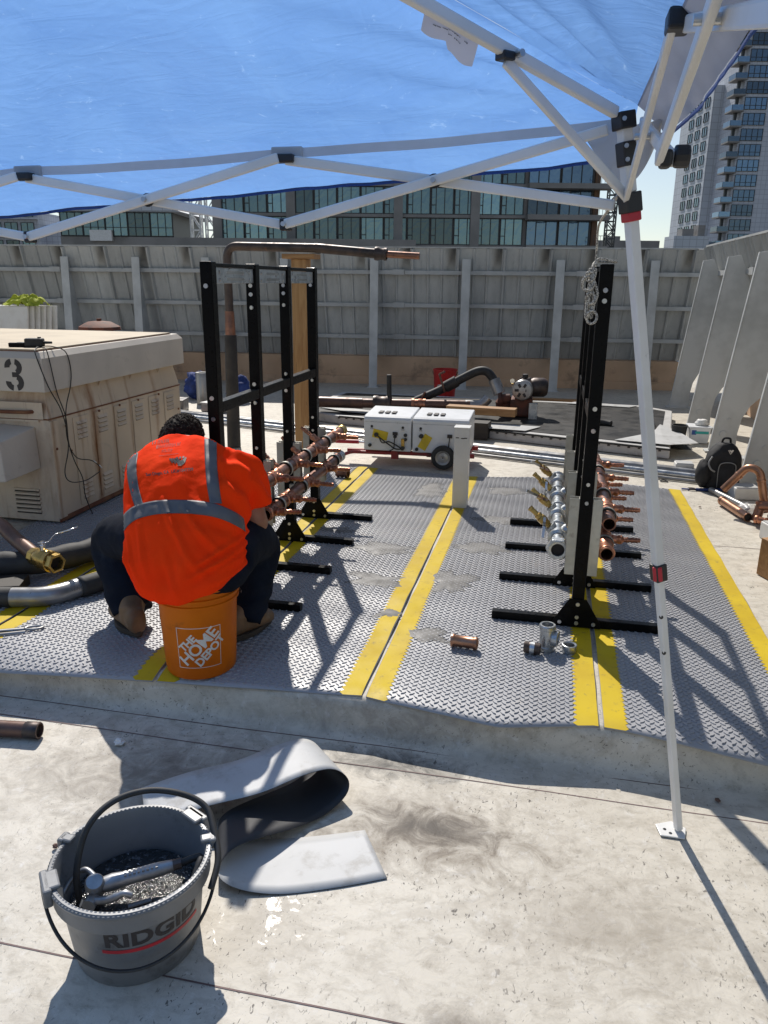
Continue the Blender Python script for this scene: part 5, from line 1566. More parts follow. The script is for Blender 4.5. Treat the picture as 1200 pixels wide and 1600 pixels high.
for t, u in ((m1_, -1.135), (m2_, -.690)):
    MB().box((u, 6.045, .345), (.026, .022, .075)).build('brass_bracket', K['brass'], t, bev=.004)
    MB().cyl((u, 6.05, .305), (u, 6.02, .305), .017, 14).build('port', K['rubber'], t)
    MB().span((u - .085, 6.040, .405), (u - .045, 6.054, .432)).build('plug_socket', K['dark_print'], t, bev=.002)
    MB().tube(spline([(u - .065, 6.040, .41), (u - .068, 6.036, .36), (u - .075, 6.04, .30), (u - .11, 6.04, .275 if t is m1_ else .25)], 6), .0045, 6).build('flex', K['wire'], t, smooth=180)
MB().tube(spline([(-1.355, 6.036, .405), (-1.30, 6.02, .37), (-1.24, 6.02, .33), (-1.19, 6.02, .30), (-1.15, 6.03, .305), (-1.24, 6.02, .355), (-1.30, 6.02, .345), (-1.33, 6.03, .39)], 6), .0055, 6).build('loop_hose', K['wire'], m1_, smooth=180)

# ---- raised pad with dark wet surface, torn white liner along its edge
pad_poly = [(-2.7, 8.05), (-2.15, 7.80), (-.97, 7.56), (.80, 6.98), (1.05, 6.90), (1.36, 9.1), (1.04, 9.43), (-2.6, 9.6)]
pd = thing('equipment_pad', (-.6, 8.3, .146), 'low raised pad with wet black surface under the pump', 'pad')
MB().prism(pad_poly, (0, 0, .148), (1, 0, 0), (0, 1, 0), (0, 0, 1), .092).build('curb', sheet_mat('pad_liner', (.50, .49, .47)), pd, bev=.012)
wetm = mat('wet_black_pad', (.012, .012, .012), .5, 0, (.03, .028, .025), 3, .45, .6, rvar=.15, dirt=(.10, .08, .06), dsc=4, dlo=.60, dhi=.78, bmp=.15, bsc=9, spec=.25)
cxm, cym = -.6, 8.3
MB().prism([(cxm + (x - cxm) * .955, cym + (y - cym) * .90) for x, y in pad_poly], (0, 0, .2405), (1, 0, 0), (0, 1, 0), (0, 0, 1), .004).build('wet_surface', wetm, pd)
fs_ = MB()
fl_ = [(-2.15, 7.80), (-.97, 7.56), (.80, 6.98), (1.05, 6.90)]
for (a, b), (c, d) in zip(fl_, fl_[1:]):
    n = int(math.hypot(c - a, d - b) / .085)
    for k in range(n):
        t = k / n; fs_.box((a + (c - a) * t, b + (d - b) * t - .012, .222 + .004 * sin(k * 3)), (.022, .008, .020))
tag(fs_.build('fasteners', K['dark_print'], pd), kind='stuff')
MB().tube([(a, b - .006, .233) for a, b in fl_], .010, 8).build('edge_strip', K['rubber'], pd, smooth=60)
def liner(pts, name, label, z=.252):
    n = len(pts); c = (sum(p[0] for p in pts) / n, sum(p[1] for p in pts) / n)
    vs = [(c[0], c[1], z + .008)] + [(x, y, z + .010 * random.random()) for x, y in pts]
    o = MB().add(vs, [(0, 1 + k, 1 + (k + 1) % n) for k in range(n)]).build(name, K['membrane_scrap'], None, (c[0], c[1], z))
    so = o.modifiers.new('thickness', 'SOLIDIFY'); so.thickness = .003
    return tag(o, label, 'liner sheet')
liner([(-.95, 7.58), (-.6, 7.38), (-.2, 7.34), (-.06, 7.62), (-.5, 7.66)], 'torn_liner', 'torn white liner flap under the pump timber')
liner([(.60, 7.12), (1.05, 6.98), (1.32, 7.15), (1.22, 7.75), (1.10, 8.05), (.98, 7.6)], 'torn_liner', 'torn white liner sheet right of the right rack')
liner([(-2.5, 8.2), (-2.1, 7.95), (-1.6, 7.85), (-1.55, 8.0), (-2.1, 8.2)], 'torn_liner', 'torn white liner strip left of the white machines')
liner([(.2, 9.25), (.9, 9.15), (1.0, 9.3), (.3, 9.42)], 'torn_liner', 'narrow white liner strip at the back of the wet pad')
sc2 = MB().tube(spline([(.30, 7.95, .262), (.42, 7.92, .275), (.55, 7.93, .27), (.62, 7.90, .265)], 5), .030, 10).build('scrap_elbow', K['black_matte'], None, (.45, 7.93, .25), smooth=180)
tag(sc2, 'small black pipe scrap lying on the wet pad', 'pipe scrap')

# ---- pump with motor, suction hose and pipes
PW = 8.25
pm = thing('pump', (-.35, PW, .245), 'rusty pump with a dark motor and round slotted fan cover on the wet pad', 'pump')
MB().rev([(0, -.012), (.055, -.012), (.098, -.004), (.108, .012), (.108, .05), (.100, .06)], (-.28, PW - .14, .535), (.12, 1, 0), 28).build('fan_cover', K['pipe_grey'], pm, smooth=35)
for k in range(6):
    a = 2 * pi * k / 6
    MB().bar((-.28 + .035 * cos(a), PW - .155, .535 + .035 * sin(a)), (-.28 + .075 * cos(a), PW - .153, .535 + .075 * sin(a)), .026, .006, (0, 1, 0)).build('fan_slot', K['dark_print'], pm)
MB().rev([(.100, 0), (.104, .03), (.104, .26), (.09, .30), (.0, .31)], (-.274, PW - .09, .535), (.12, 1, 0), 24).build('motor', K['steel_dark'], pm, smooth=40)
for k in range(10):
    a = R(40 + k * 26)
    MB().bar((-.27 + .105 * cos(a), PW - .04, .535 + .105 * sin(a)), (-.25 + .105 * cos(a), PW + .17, .535 + .105 * sin(a)), .008, .02, (cos(a), 0, sin(a))).build('cooling_fin', K['steel_dark'], pm)
MB().rev([(.0, 0), (.085, .0), (.10, .03), (.10, .14), (.08, .17), (0, .17)], (-.20, PW + .02, .55), (1, .2, 0), 22).build('pump_head', K['steel_dark'], pm, smooth=40)
MB().span((-.40, PW - .10, .25), (-.17, PW + .22, .44)).build('pump_body', K['rust'], pm, bev=.03)
MB().rev([(0, -.02), (.085, -.02), (.085, .012), (.055, .02), (.05, .1), (.0, .11)], (-.50, PW - .02, .415), (1, 0, .15), 22).build('suction_flange', K['rust'], pm, smooth=35)
MB().rev([(0, 0), (.09, 0), (.10, .06), (.06, .12), (0, .12)], (-.46, PW + .05, .32), (0, 0, 1), 20).build('volute', K['rust'], pm, smooth=40)
MB().span((-.20, PW - .16, .24), (-.11, PW - .12, .41)).build('bracket_plate', K['zinc'], pm, bev=.003)
MB().cyl((-.26, PW + .02, .64), (-.26, PW + .02, .685), .03, 14).build('terminal_box', K['rubber'], pm, bev=.006)
MB().cyl((-.385, PW - .1, .625), (-.385, PW - .115, .625), .024, 16).build('gauge', K['chrome'], pm, smooth=40)
MB().tube([(-.385, PW - .08, .60), (-.36, PW - .05, .54)], .008, 8).build('gauge_stem', K['brass'], pm)
sh_ = thing('suction_hose', (-1.35, 8.3, .25), 'thick black suction hose arching down into the pump', 'hose')
MB().tube(spline([(-1.50, 8.22, .32), (-1.33, 8.25, .40), (-1.12, 8.3, .50), (-.92, 8.3, .615), (-.76, 8.3, .695), (-.66, 8.3, .690), (-.58, 8.28, .60), (-.545, 8.26, .52)], 8), .046, 14).build('hose', K['rubber'], sh_, smooth=180)
MB().tube([(-.585, 8.28, .615), (-.52, 8.25, .475)], [.062, .066], 16).build('hose_collar', K['pipe_grey'], sh_, smooth=40)
MB().tube([(-1.10, 8.3, .515), (-.98, 8.3, .585)], .062, 14).build('hose_joint', K['rubber'], sh_, smooth=40)
for p, q in (((-1.10, 8.24, .47), (-1.16, 8.22, .66)), ((-1.16, 8.22, .66), (-1.10, 8.20, .69)), ((-1.36, 8.2, .36), (-1.30, 8.18, .47))):
    MB().bar(p, q, .03, .02).build('lever', K['pipe_brown'], sh_, bev=.004)
mp_ = thing('discharge_pipe', (-1.6, 8.1, .25), 'large brown pipe running level across to the pump', 'pipe')
MB().tube(fillet([(-2.50, 7.6, .16), (-2.50, 7.9, .33), (-2.45, 8.0, .345), (-1.95, 8.02, .345)], .12, 6), .058, 16).build('pipe_run', K['pipe_brown'], mp_, smooth=60)
MB().tube([(-2.0, 8.02, .345), (-.80, 8.05, .370)], .052, 16).build('pipe_run', K['pipe_brown'], mp_, smooth=60)
MB().tube(fillet([(-.85, 8.05, .369), (-.68, 8.06, .373), (-.62, 8.08, .45)], .09, 8), .053, 16).build('elbow', K['pipe_grey'], mp_, smooth=60)
MB().rev([(.06, 0), (.085, .004), (.09, .04), (.078, .06), (.078, .13), (.09, .15), (.085, .19), (.06, .195)], (-1.83, 8.02, .348), (1, .02, .02), 22).build('coupling', K['steel_dark'], mp_, smooth=40)
MB().rev([(.053, 0), (.060, .004), (.060, .03), (.054, .034), (.054, .07), (.060, .074), (.060, .10), (.054, .12), (.06, .124), (.06, .15), (.05, .152)], (-1.42, 8.037, .357), (1, .02, .02), 20).build('copper_sleeve', K['copper'], mp_, smooth=40)
MB().cyl((-1.66, 8.02, .42), (-1.665, 8.02, .66), .026, 14).build('black_riser', K['rubber'], mp_, bev=.004)
tb = MB().box((-.66, 7.78, .362), (.70, .14, .075), Matrix.Rotation(R(-6), 3, 'Z')).build('timber_beam', K['wood_flat'], None, (-.66, 7.78, .325), bev=.004)
tag(tb, 'orange-brown timber beam laid under the pump pipes', 'timber')
tb = MB().box((-.80, 7.42, .235), (.52, .17, .16), Matrix.Rotation(R(-6), 3, 'Z')).build('timber_beam', K['wood_black'], None, (-.80, 7.42, .15), bev=.006)
tag(tb, 'black weathered timber block behind the white machines', 'timber')
tb = MB().box((.05, 9.62, .20), (.8, .12, .10)).build('timber_beam', K['wood_flat'], None, (.05, 9.62, .15), bev=.004)
tag(tb, 'long brown timber on the roof behind the pump', 'timber')
# red pail by the wall
rb_ = thing('red_pail', (-1.33, 9.95, .15), 'red plastic pail with white lettering near the far wall', 'bucket')
MB().rev([(0, .0), (.125, .0), (.13, .01), (.150, .36), (.158, .365), (.158, .38), (.145, .38), (.12, .02), (0, .02)], (-1.33, 9.95, .15), (0, 0, 1), 32).build('pail', K['red_bucket'], rb_, smooth=35)
vs, fs = text_mesh('FIRE', .10, .002, .25)
MB().add([(-1.33 + .147 * sin((x - .01) / .147), 9.95 - .147 * cos((x - .01) / .147), .15 + .17 + y + .3 * x) for x, y in vs], fs).build('lettering', K['white_print'], rb_)
MB().tube([(-1.33 + .16 * cos(t), 9.95 - .05 * sin(t), .50 - .10 * sin(t)) for t in [pi * k / 16 for k in range(17)]], .004, 6).build('bail', K['steel_dark'], rb_, smooth=180)

# ---- tall pipe with timber prop behind the left rack
tp = thing('riser_pipe', (-2.75, 6.45, .15), 'tall dark pipe rising behind the left rack and turning level to the right', 'pipe')
MB().tube(fillet([(-2.755, 6.45, 1.10), (-2.755, 6.45, 1.872), (-1.96, 6.45, 1.858)], .10, 8), .036, 16).build('pipe_run', K['steel_dark'], tp, smooth=60)
MB().tube([(-1.97, 6.45, 1.858), (-1.44, 6.45, 1.815)], .038, 16).build('pipe_run', K['steel_dark'], tp, smooth=60)
MB().rev([(.036, 0), (.052, .004), (.055, .03), (.046, .05), (.046, .075), (.05, .08), (.05, .1), (.04, .104)], (-1.47, 6.45, 1.817), (1, 0, -.07), 18).build('coupling', K['steel_dark'], tp, smooth=35)
MB().tube([(-1.38, 6.45, 1.811), (-1.10, 6.45, 1.797)], .027, 14).build('copper_tail', K['copper_dark'], tp, smooth=60)
MB().tube([(-2.755, 6.45, 1.34), (-2.755, 6.45, 1.10)], [.040, .048], 14).build('copper_patch', K['copper_dark'], tp, smooth=60)
MB().tube([(-2.755, 6.45, 1.14), (-2.77, 6.45, .15)], [.052, .060], 16).build('black_sleeve', K['black_matte'], tp, smooth=60)
wpst = thing('timber_prop', (-2.125, 6.53, .15), 'tall pale timber prop behind the left rack carrying the level pipe', 'timber')
MB().span((-2.19, 6.46, .15), (-2.06, 6.60, 1.772)).build('post', K['wood'], wpst, bev=.004)
MB().span((-2.26, 6.43, 1.774), (-1.98, 6.62, 1.812)).build('head_block', K['wood_flat'], wpst, bev=.003)
# black upright hose near the fourth left post
hs_ = thing('standing_hose', (-2.33, 7.3, .15), 'black tapered hose standing behind the last post of the left rack', 'hose')
MB().tube(spline([(-2.38, 7.25, .15), (-2.40, 7.3, .30), (-2.42, 7.45, .42), (-2.46, 7.7, .40)], 6), [.035 + .001 * k for k in range(19)], 12).build('hose', K['rubber'], hs_, smooth=180)

# ---- loose conduits on the roof
cds = [((-4.6, 8.12), (1.22, 6.36), .024, 'pipe_grey', 'rearmost grey steel conduit of the bundle on the roof'),
       ((-4.6, 8.00), (1.20, 6.28), .030, 'pipe_grey', 'thick grey steel conduit in the middle of the roof bundle'),
       ((-4.4, 7.86), (1.18, 6.19), .022, 'zinc', 'bright zinc conduit in front of the thick grey one'),
       ((-4.2, 7.70), (1.15, 6.06), .014, 'pipe_grey', 'thin front conduit nearest the mats'),
       ((-4.7, 8.26), (1.24, 6.47), .010, 'red_paint', 'thin red pipe along the back of the conduit bundle'),
       ((-4.3, 7.90), (-1.75, 7.10), .012, 'white_plain', 'short white conduit lying left of the cart handle')]
for (a, b), (c, d), r_, k_, lb in cds:
    o = MB().tube([(a, b, .149 + r_), ((a + c) / 2, (b + d) / 2 + .02, .149 + r_), (c, d, .149 + r_)], r_, 12).build('conduit', K[k_], None, ((a + c) / 2, (b + d) / 2, .15), smooth=60)
    tag(o, lb, 'conduit', 'conduits lying on the roof')

# ---- things behind the cabinet and the left rack
ws_ = thing('panel_stack', (-5.8, 7.5, .15), 'stack of white sheets leaning behind the beige cabinet', 'panels')
for k in range(6):
    x1 = -5.44 + k * .034
    MB().hexa([(-6.7, 7.30 + k * .05, .15), (x1 - .05, 7.30 + k * .05, .15), (x1 - .05, 7.325 + k * .05, .15), (-6.7, 7.325 + k * .05, .15), (-6.7, 7.42 + k * .05, 1.315), (x1 + .0, 7.42 + k * .05, 1.312), (x1, 7.445 + k * .05, 1.312), (-6.7, 7.445 + k * .05, 1.315)]).build('sheet', K['block'], ws_, bev=.002)
lc_ = MB()
def clf(i, j):
    a, b = i - .5, j - .5
    r = math.hypot(a, b)
    z = 1.325 + .10 * max(0, 1 - 2.6 * r * r) + .030 * fbm((i * 6, j * 6, 3), 3) - .05 * max(0, b * -1) + .012 * sin(i * 25 + 6 * j)
    return (-5.52 + .42 * a + .04 * fbm((i * 5, j * 5, 8), 2), 7.53 + .25 * b + .03 * fbm((i * 5, j * 5, 1), 2), max(1.318, z))
lc_.grid(clf, 30, 24)
tag(lc_.build('safety_vest', K['lime_cloth'], None, (-5.52, 7.53, 1.318), smooth=180), 'crumpled lime-yellow cloth on top of the white sheets', 'cloth')
rl_ = thing('rusty_dome', (-5.60, 9.0, .15), 'rusty round domed cover beyond the beige cabinet', 'roof vent')
MB().rev([(.16, 0), (.16, .82), (.26, .83), (.25, .87), (.14, .93), (0, .945)], (-5.60, 9.0, .15), (0, 0, 1), 28).build('dome', K['rust'], rl_, smooth=35)
MB().cyl((-5.6, 9.0, 1.09), (-5.6, 9.0, 1.12), .03, 12).build('finial', K['rust'], rl_)
def crumple(c, d, seed, amp=.25, n=20):
    def f(i, j):
        a, b = 2 * pi * i, pi * (j - .5)
        q = Vector((cos(a) * cos(b), sin(a) * cos(b), sin(b)))
        r = 1 + amp * fbm(tuple(q * 1.7 + Vector((seed, 0, 0))), 4)
        return (c[0] + q.x * d[0] * r, c[1] + q.y * d[1] * r, max(c[2] - d[2] + .004, c[2] + q.z * d[2] * r))
    return MB().grid(f, n, n // 2 + 2, closed=True)
tag(crumple((-3.78, 9.0, .30), (.15, .15, .152), 3.1, .35, 26).build('blue_bag', K['blue_cloth'], None, (-3.78, 9.0, .15), smooth=180), 'blue bag on the roof behind the left rack', 'bag')
tag(crumple((-4.36, 9.1, .31), (.17, .15, .162), 8.1, .45, 26).build('blue_bag', K['blue_cloth'], None, (-4.36, 9.1, .15), smooth=180), 'dark blue cloth heap beside the beige cabinet', 'cloth')
rr_ = thing('membrane_roll', (-4.12, 8.75, .15), 'upright pale roll of membrane between the cabinet and the left rack', 'roll')
MB().rev([(.05, .36), (.05, .375), (.085, .375), (.088, .37), (.088, .0)], (-4.12, 8.75, .15), (0, 0, 1), 20, cap0=True).build('roll', K['pipe_grey'], rr_, smooth=40)
for k, (u, w, dx, dy, dz, rz_, lb) in enumerate(((-4.25, 8.15, .34, .26, .13, 12, 'grey box on the roof right of the beige cabinet'), (-3.72, 8.25, .30, .24, .10, -14, 'flat pale box behind the first post of the left rack'), (-4.75, 9.9, .2, .18, .16, 5, 'small dark box near the wall behind the cabinet'))):
    o = thing('storage_box', (u, w, .15), lb, 'box')
    MB().box((u, w, .148 + dz / 2), (dx, dy, dz), Matrix.Rotation(R(rz_), 3, 'Z')).build('box', K['pipe_grey'] if k < 2 else K['steel_dark'], o, bev=.008)
    MB().box((u, w, .151 + dz), (dx + .012, dy + .012, .012), Matrix.Rotation(R(rz_), 3, 'Z')).build('lid', K['block'] if k == 1 else K['pipe_grey'], o, bev=.003)
for k in range(3):
    tag(MB().box((-3.9 + .5 * k, 7.98 - .17 * k, .156), (.42, .03, .012), Matrix.Rotation(R(-16), 3, 'Z')).build('red_strip', K['red_paint'], None, (-3.9 + .5 * k, 7.98 - .17 * k, .15)), ['left one of the red strips on the conduit bundle', 'middle one of the red strips on the conduit bundle', 'right one of the red strips on the conduit bundle'][k], 'strip', 'red strips by the conduits')

# ================================================================== RIGHT SIDE
bn = thing('plastic_tub', (1.415, 7.75, .15), 'white rectangular tub with a blue and teal label by the buttress fins', 'tub')
MB().hexa([(1.335, 7.69, .15), (1.50, 7.69, .15), (1.50, 7.85, .15), (1.335, 7.85, .15), (1.320, 7.675, .305), (1.515, 7.675, .305), (1.515, 7.865, .305), (1.320, 7.865, .305)]).build('tub', K['white_plain'], bn, bev=.008)
MB().span((1.314, 7.668, .296), (1.521, 7.872, .312)).build('rim', K['white_plain'], bn, bev=.004)
MB().span((1.345, 7.674, .235), (1.385, 7.6805, .278)).build('label_mark', K['label_blue'], bn)
MB().span((1.375, 7.672, .245), (1.495, 7.6785, .268)).build('label_band', K['label_teal'], bn)
tag(crumple((1.44, 7.77, .335), (.06, .055, .04), 2.2, .3, 18).build('rag', K['block'], None, (1.44, 7.77, .3), smooth=180), 'white rag heaped in the labelled tub', 'rag')
bb_ = thing('black_pail', (1.235, 7.72, .15), 'small black pail left of the labelled white tub', 'bucket')
MB().rev([(0, 0), (.060, 0), (.072, .155), (.076, .158), (.076, .166), (.066, .166), (.058, .02), (0, .02)], (1.235, 7.72, .15), (0, 0, 1), 24).build('pail', K['rubber'], bb_, smooth=35)
tag(MB().grid(lambda i, j: (1.02 + .20 * i, 7.62 + .25 * j + .05 * i, .158 + .14 * (1 - i) ** 2 * (.4 + .6 * j)), 8, 8).build('rubber_flap', K['rubber'], None, (1.1, 7.7, .15), smooth=180), 'curled black rubber flap left of the black pail', 'rubber sheet')
tag(MB().grid(lambda i, j: (.98 + .34 * i, 7.36 + .13 * j + .03 * i, .156 + .012 * sin(i * 5) + .02 * j), 8, 4).build('rubber_flap', K['rubber'], None, (1.1, 7.4, .15), smooth=180), 'flat black rubber strip in front of the black pail', 'rubber sheet')
# backpack
bp_ = thing('backpack', (1.28, 5.93, .15), 'black backpack standing by the buttress fin', 'backpack')
def bpf(i, j):
    a, b = 2 * pi * i, j
    z = .152 + .345 * b
    hw = .125 * (1 - max(0, (b - .55) / .45) ** 2.2 * .62) * (.94 + .06 * sin(pi * b))
    hd = .095 * (1 - max(0, (b - .5) / .5) ** 2.5 * .55)
    if j >= .999 or j <= .001: hw *= .02; hd *= .02
    ca, sa = cos(a), sin(a)
    e = .62
    x = hw * math.copysign(abs(ca) ** e, ca); y = hd * math.copysign(abs(sa) ** e, sa)
    r = .008 * fbm((x * 14, y * 14 + 3, z * 14), 3)
    return (1.285 + x + r, 5.95 + y + r, z)
MB().grid(lambda i, j: bpf(i, min(1, max(0, (j - .05) / .9))) if .04 < j < .96 else bpf(i, round(j)), 40, 30, closed=True).build('bag', K['backpack'], bp_, smooth=180)
MB().grid(lambda i, j: (1.235 + .125 * i, 5.845 - .028 * sin(pi * i) * sin(pi * min(1, j * 1.1)), .165 + .20 * j), 14, 14).build('front_pocket', K['backpack'], bp_, smooth=180)
MB().tube(spline([(1.240, 5.843, .18), (1.236, 5.835, .33), (1.262, 5.825, .368), (1.325, 5.825, .368), (1.352, 5.835, .33), (1.348, 5.843, .18)], 6), .0035, 6).build('zip', K['backpack_trim'], bp_, smooth=180)
tag(crumple((1.150, 5.92, .26), (.055, .085, .105), 4.2, .12, 22).build('side_pouch', K['backpack'], bp_, smooth=180), None)
MB().tube(spline([(1.19, 5.87, .40), (1.165, 5.84, .36), (1.18, 5.82, .32), (1.21, 5.83, .30)], 6), .007, 6).build('strap', K['backpack_trim'], bp_, smooth=180)
MB().tube(spline([(1.26, 5.96, .49), (1.27, 5.95, .525), (1.31, 5.95, .525), (1.32, 5.96, .49)], 6), .008, 8).build('top_handle', K['backpack'], bp_, smooth=180)
em = MB()
for a, b in (((1.292, .455), (1.307, .428)), ((1.307, .428), (1.324, .458)), ((1.300, .458), (1.308, .443)), ((1.308, .443), (1.316, .459))):
    em.bar((a[0], 5.858, a[1]), (b[0], 5.858, b[1]), .004, .0045, (0, 1, 0))
em.build('emblem', K['white_print'], bp_)
for k, (u, w, dx, dy, dz, lb) in enumerate(((1.10, 6.45, .14, .12, .075, 'white block left of the black backpack'), (1.40, 5.72, .17, .14, .085, 'white block under the bent copper pipe'), (1.385, 4.74, .16, .14, .10, 'white block at the right edge in front of the copper heap'), (1.62, 6.75, .14, .12, .08, 'white block between the buttress fins'))):
    o = thing('foam_block', (u, w, .149), lb, 'block', 'white blocks on the right')
    MB().box((u, w, .148 + dz / 2), (dx, dy, dz), Matrix.Rotation(R(8 * k), 3, 'Z')).build('block', K['block'], o, bev=.006)
    MB().box((u, w, .150 + dz), (dx * .9, dy * .9, .006), Matrix.Rotation(R(8 * k), 3, 'Z')).build('pad', K['membrane_scrap'], o)
# copper pieces
def cpipe(name, pts, r, label, m_, rad=.05, grp=None):
    t = thing(name, pts[-1], label, 'copper pipe' if 'copper' in label else 'pipe', grp)
    P = fillet(pts, rad, 7)
    MB().tube(P, r, 16, cap=False).build('tube', m_, t, smooth=60)
    e = Vector(P[-1]); d = (Vector(P[-1]) - Vector(P[-2])).normalized()
    MB().rev([(r * .84, -.05), (r * .84, 0), (r, 0)], e, d, 16, cap0=True).build('mouth', K['inside_dark'] if False else m_, t)
    MB().cyl(e - d * .012, e - d * .010, r * .85, 14).build('bore', K['inside_dark'], t)
    return t
t = cpipe('copper_bend', [(1.165, 5.28, .305), (1.285, 5.24, .478), (1.350, 5.20, .462), (1.41, 5.16, .20)], .0255, 'bent copper pipe arching at the right beside the backpack', K['copper_new'], .05)
for p, d in (((1.235, 5.257, .405), (.55, -.18, .80)), ((1.362, 5.192, .41), (.2, -.14, -.9))):
    MB().rev([(.0255, 0), (.029, .004), (.029, .016), (.0255, .02)], p, d, 16).build('press_bead', K['copper_new'], t, smooth=40)
t = cpipe('copper_stub', [(1.205, 5.47, .182), (1.290, 5.08, .182)], .0285, 'short straight copper pipe lying with its open end towards the viewer', K['copper_new'])
MB().rev([(.0285, 0), (.032, .004), (.032, .02), (.0285, .024)], (1.207, 5.462, .182), (.21, -.97, 0), 18).build('press_bead', K['copper_new'], t, smooth=40)
cpipe('steel_tube', [(1.195, 5.80, .172), (1.345, 5.35, .172)], .020, 'dull steel pipe behind the short copper pipe', K['pipe_grey'])
hb_ = thing('copper_tee', (1.37, 5.03, .15), 'dark copper tee standing in the fitting heap at right', 'pipe fitting', 'fittings in the heap at right')
MB().tube([(1.335, 5.08, .16), (1.365, 5.10, .285)], .030, 16).build('run', K['copper_dark'], hb_, smooth=60)
MB().tube([(1.35, 5.09, .262), (1.42, 5.06, .268)], .032, 16).build('branch', K['copper_dark'], hb_, smooth=60)
MB().rev([(.030, 0), (.036, .004), (.036, .02), (.030, .024)], (1.358, 5.095, .262), (.2, .1, .95), 16).build('press_bead', K['copper'], hb_, smooth=40)
for k in range(7):
    u, w, z = 1.365 + random.uniform(0, .16), 5.0 + random.uniform(-.12, .06), .175 + .012 * k
    a = random.uniform(0, pi)
    o = thing('copper_fitting', (u, w, .15), 'small copper or brass sleeve in the fitting heap at the right edge', 'pipe fitting', 'fittings in the heap at right')
    d = Vector((cos(a), sin(a), random.uniform(-.2, .3))).normalized()
    MB().rev([(.019, .003), (.024, 0), (.027, .004), (.027, .016), (.023, .02), (.023, .055), (.027, .059), (.027, .071), (.024, .075), (.019, .072)], (u, w, z), d, 16).build('sleeve', K['copper'] if k % 3 else K['brass'], o, smooth=40)
    MB().cyl(Vector((u, w, z)) + d * .071, Vector((u, w, z)) + d * .072, .019, 12).build('bore', K['inside_dark'], o)
bag = crumple((1.325, 5.27, .185), (.06, .07, .035), 6.6, .35, 20)
def bag_mat():
    m, nt, b = base_mat('clear_bag'); b.inputs['Base Color'].default_value = (.75, .76, .76, 1); b.inputs['Roughness'].default_value = .3
    b.inputs['Alpha'].default_value = .45
    return m
tag(bag.build('plastic_bag', bag_mat(), None, (1.325, 5.27, .15), smooth=180), 'crumpled clear plastic bag beside the copper pipes', 'plastic bag')
pk = thing('timber_offcut', (1.27, 4.02, .15), 'orange-brown timber offcut at the right edge of the picture', 'timber')
MB().box((1.285, 4.02, .25), (.22, .30, .20), Matrix.Rotation(R(24), 3, 'Z')).build('block', K['wood_flat'], pk, bev=.004)
wrn = thing('blue_strap', (1.09, 5.86, .15), 'blue strap with a dark steel eye on the roof behind the right mat', 'strap')
MB().tube(spline([(1.10, 5.845, .157), (1.18, 5.83, .16), (1.27, 5.84, .165), (1.36, 5.82, .17)], 5), .011, 8).build('strap', K['blue_cloth'], wrn, smooth=180)
MB().tube([(1.075 + .030 * cos(t), 5.85 + .022 * sin(t), .158) for t in [2 * pi * k / 18 for k in range(18)]], .005, 6, closed=True).build('eye', K['steel_dark'], wrn, smooth=180)
MB().tube([(1.10, 5.832, .157), (1.0, 5.84, .156)], .006, 6).build('tail', K['blue_cloth'], wrn, smooth=180)
rg = MB().tube([(.905 + .026 * cos(t), 6.07 + .026 * sin(t), .154) for t in [2 * pi * k / 22 for k in range(22)]], .005, 6, closed=True).build('rubber_ring', K['rubber'], None, (.905, 6.07, .15), smooth=180)
tag(rg, 'small black ring lying on the white roof beyond the right mat', 'ring')
for u, w, z, r_, lb in ((-1.42, 2.16, .002, .018, 'small white chip on the shaded roof left of the offcut'), (-1.32, 1.64, .003, .010, 'dark brown crumb on the roof left of the grey bucket'), (.33, 1.20, .002, .008, 'tiny black chip on the sunny roof near the right'), (.62, 2.30, .003, .009, 'black pebble in the shade in front of the right mat'), (1.05, 5.36, .151, .009, 'black crumb on the white roof beside the yellow edge')):
    o = crumple((u, w, z + r_ * .5), (r_, r_, r_ * .6), u * 9, .5, 10).build('debris_chip', K['block'] if 'white chip' in lb else K['pipe_brown'], None, (u, w, z))
    tag(o, lb, 'debris', 'loose crumbs on the roof')

# ================================================================== THE WORKER
def loft(rings, n=28, ex=1.0):
    """rings: (centre, half-width vector, half-depth vector)"""
    vs, fs = [], []
    for c, a, b in rings:
        for k in range(n):
            t = 2 * pi * k / n
            ct_, st_ = cos(t), sin(t)
            if ex != 1.0:
                ct_ = math.copysign(abs(ct_) ** ex, ct_); st_ = math.copysign(abs(st_) ** ex, st_)
            vs.append(Vector(c) + Vector(a) * ct_ + Vector(b) * st_)
    for i in range(len(rings) - 1):
        for k in range(n):
            k2 = (k + 1) % n
            fs.append((i * n + k, i * n + k2, (i + 1) * n + k2, (i + 1) * n + k))
    fs.append(tuple(range(n - 1, -1, -1))); fs.append(tuple((len(rings) - 1) * n + k for k in range(n)))
    return vs, fs
def limb(mb, pts, rs, n=16, sub=4):
    P = spline(pts, sub); k = len(P)
    r_ = [rs[min(int(i / sub), len(rs) - 2)] + (rs[min(int(i / sub), len(rs) - 2) + 1] - rs[min(int(i / sub), len(rs) - 2)]) * ((i - sub * min(int(i / sub), len(rs) - 2)) / sub) for i in range(k)]
    mb.tube(P, r_, n)
def ball(mb, c, d, n=18, M=None):
    def f(i, j):
        a, b = 2 * pi * i, pi * (j - .5)
        q = Vector((cos(a) * cos(b) * d[0], sin(a) * cos(b) * d[1], sin(b) * d[2]))
        if M is not None: q = M @ q
        return q + Vector(c)
    mb.grid(f, n, n // 2 + 2, closed=True)
PS = thing('person', (-1.30, 2.62, .152), 'worker in an orange reflective shirt and jeans sitting on the orange bucket, back turned', 'person')
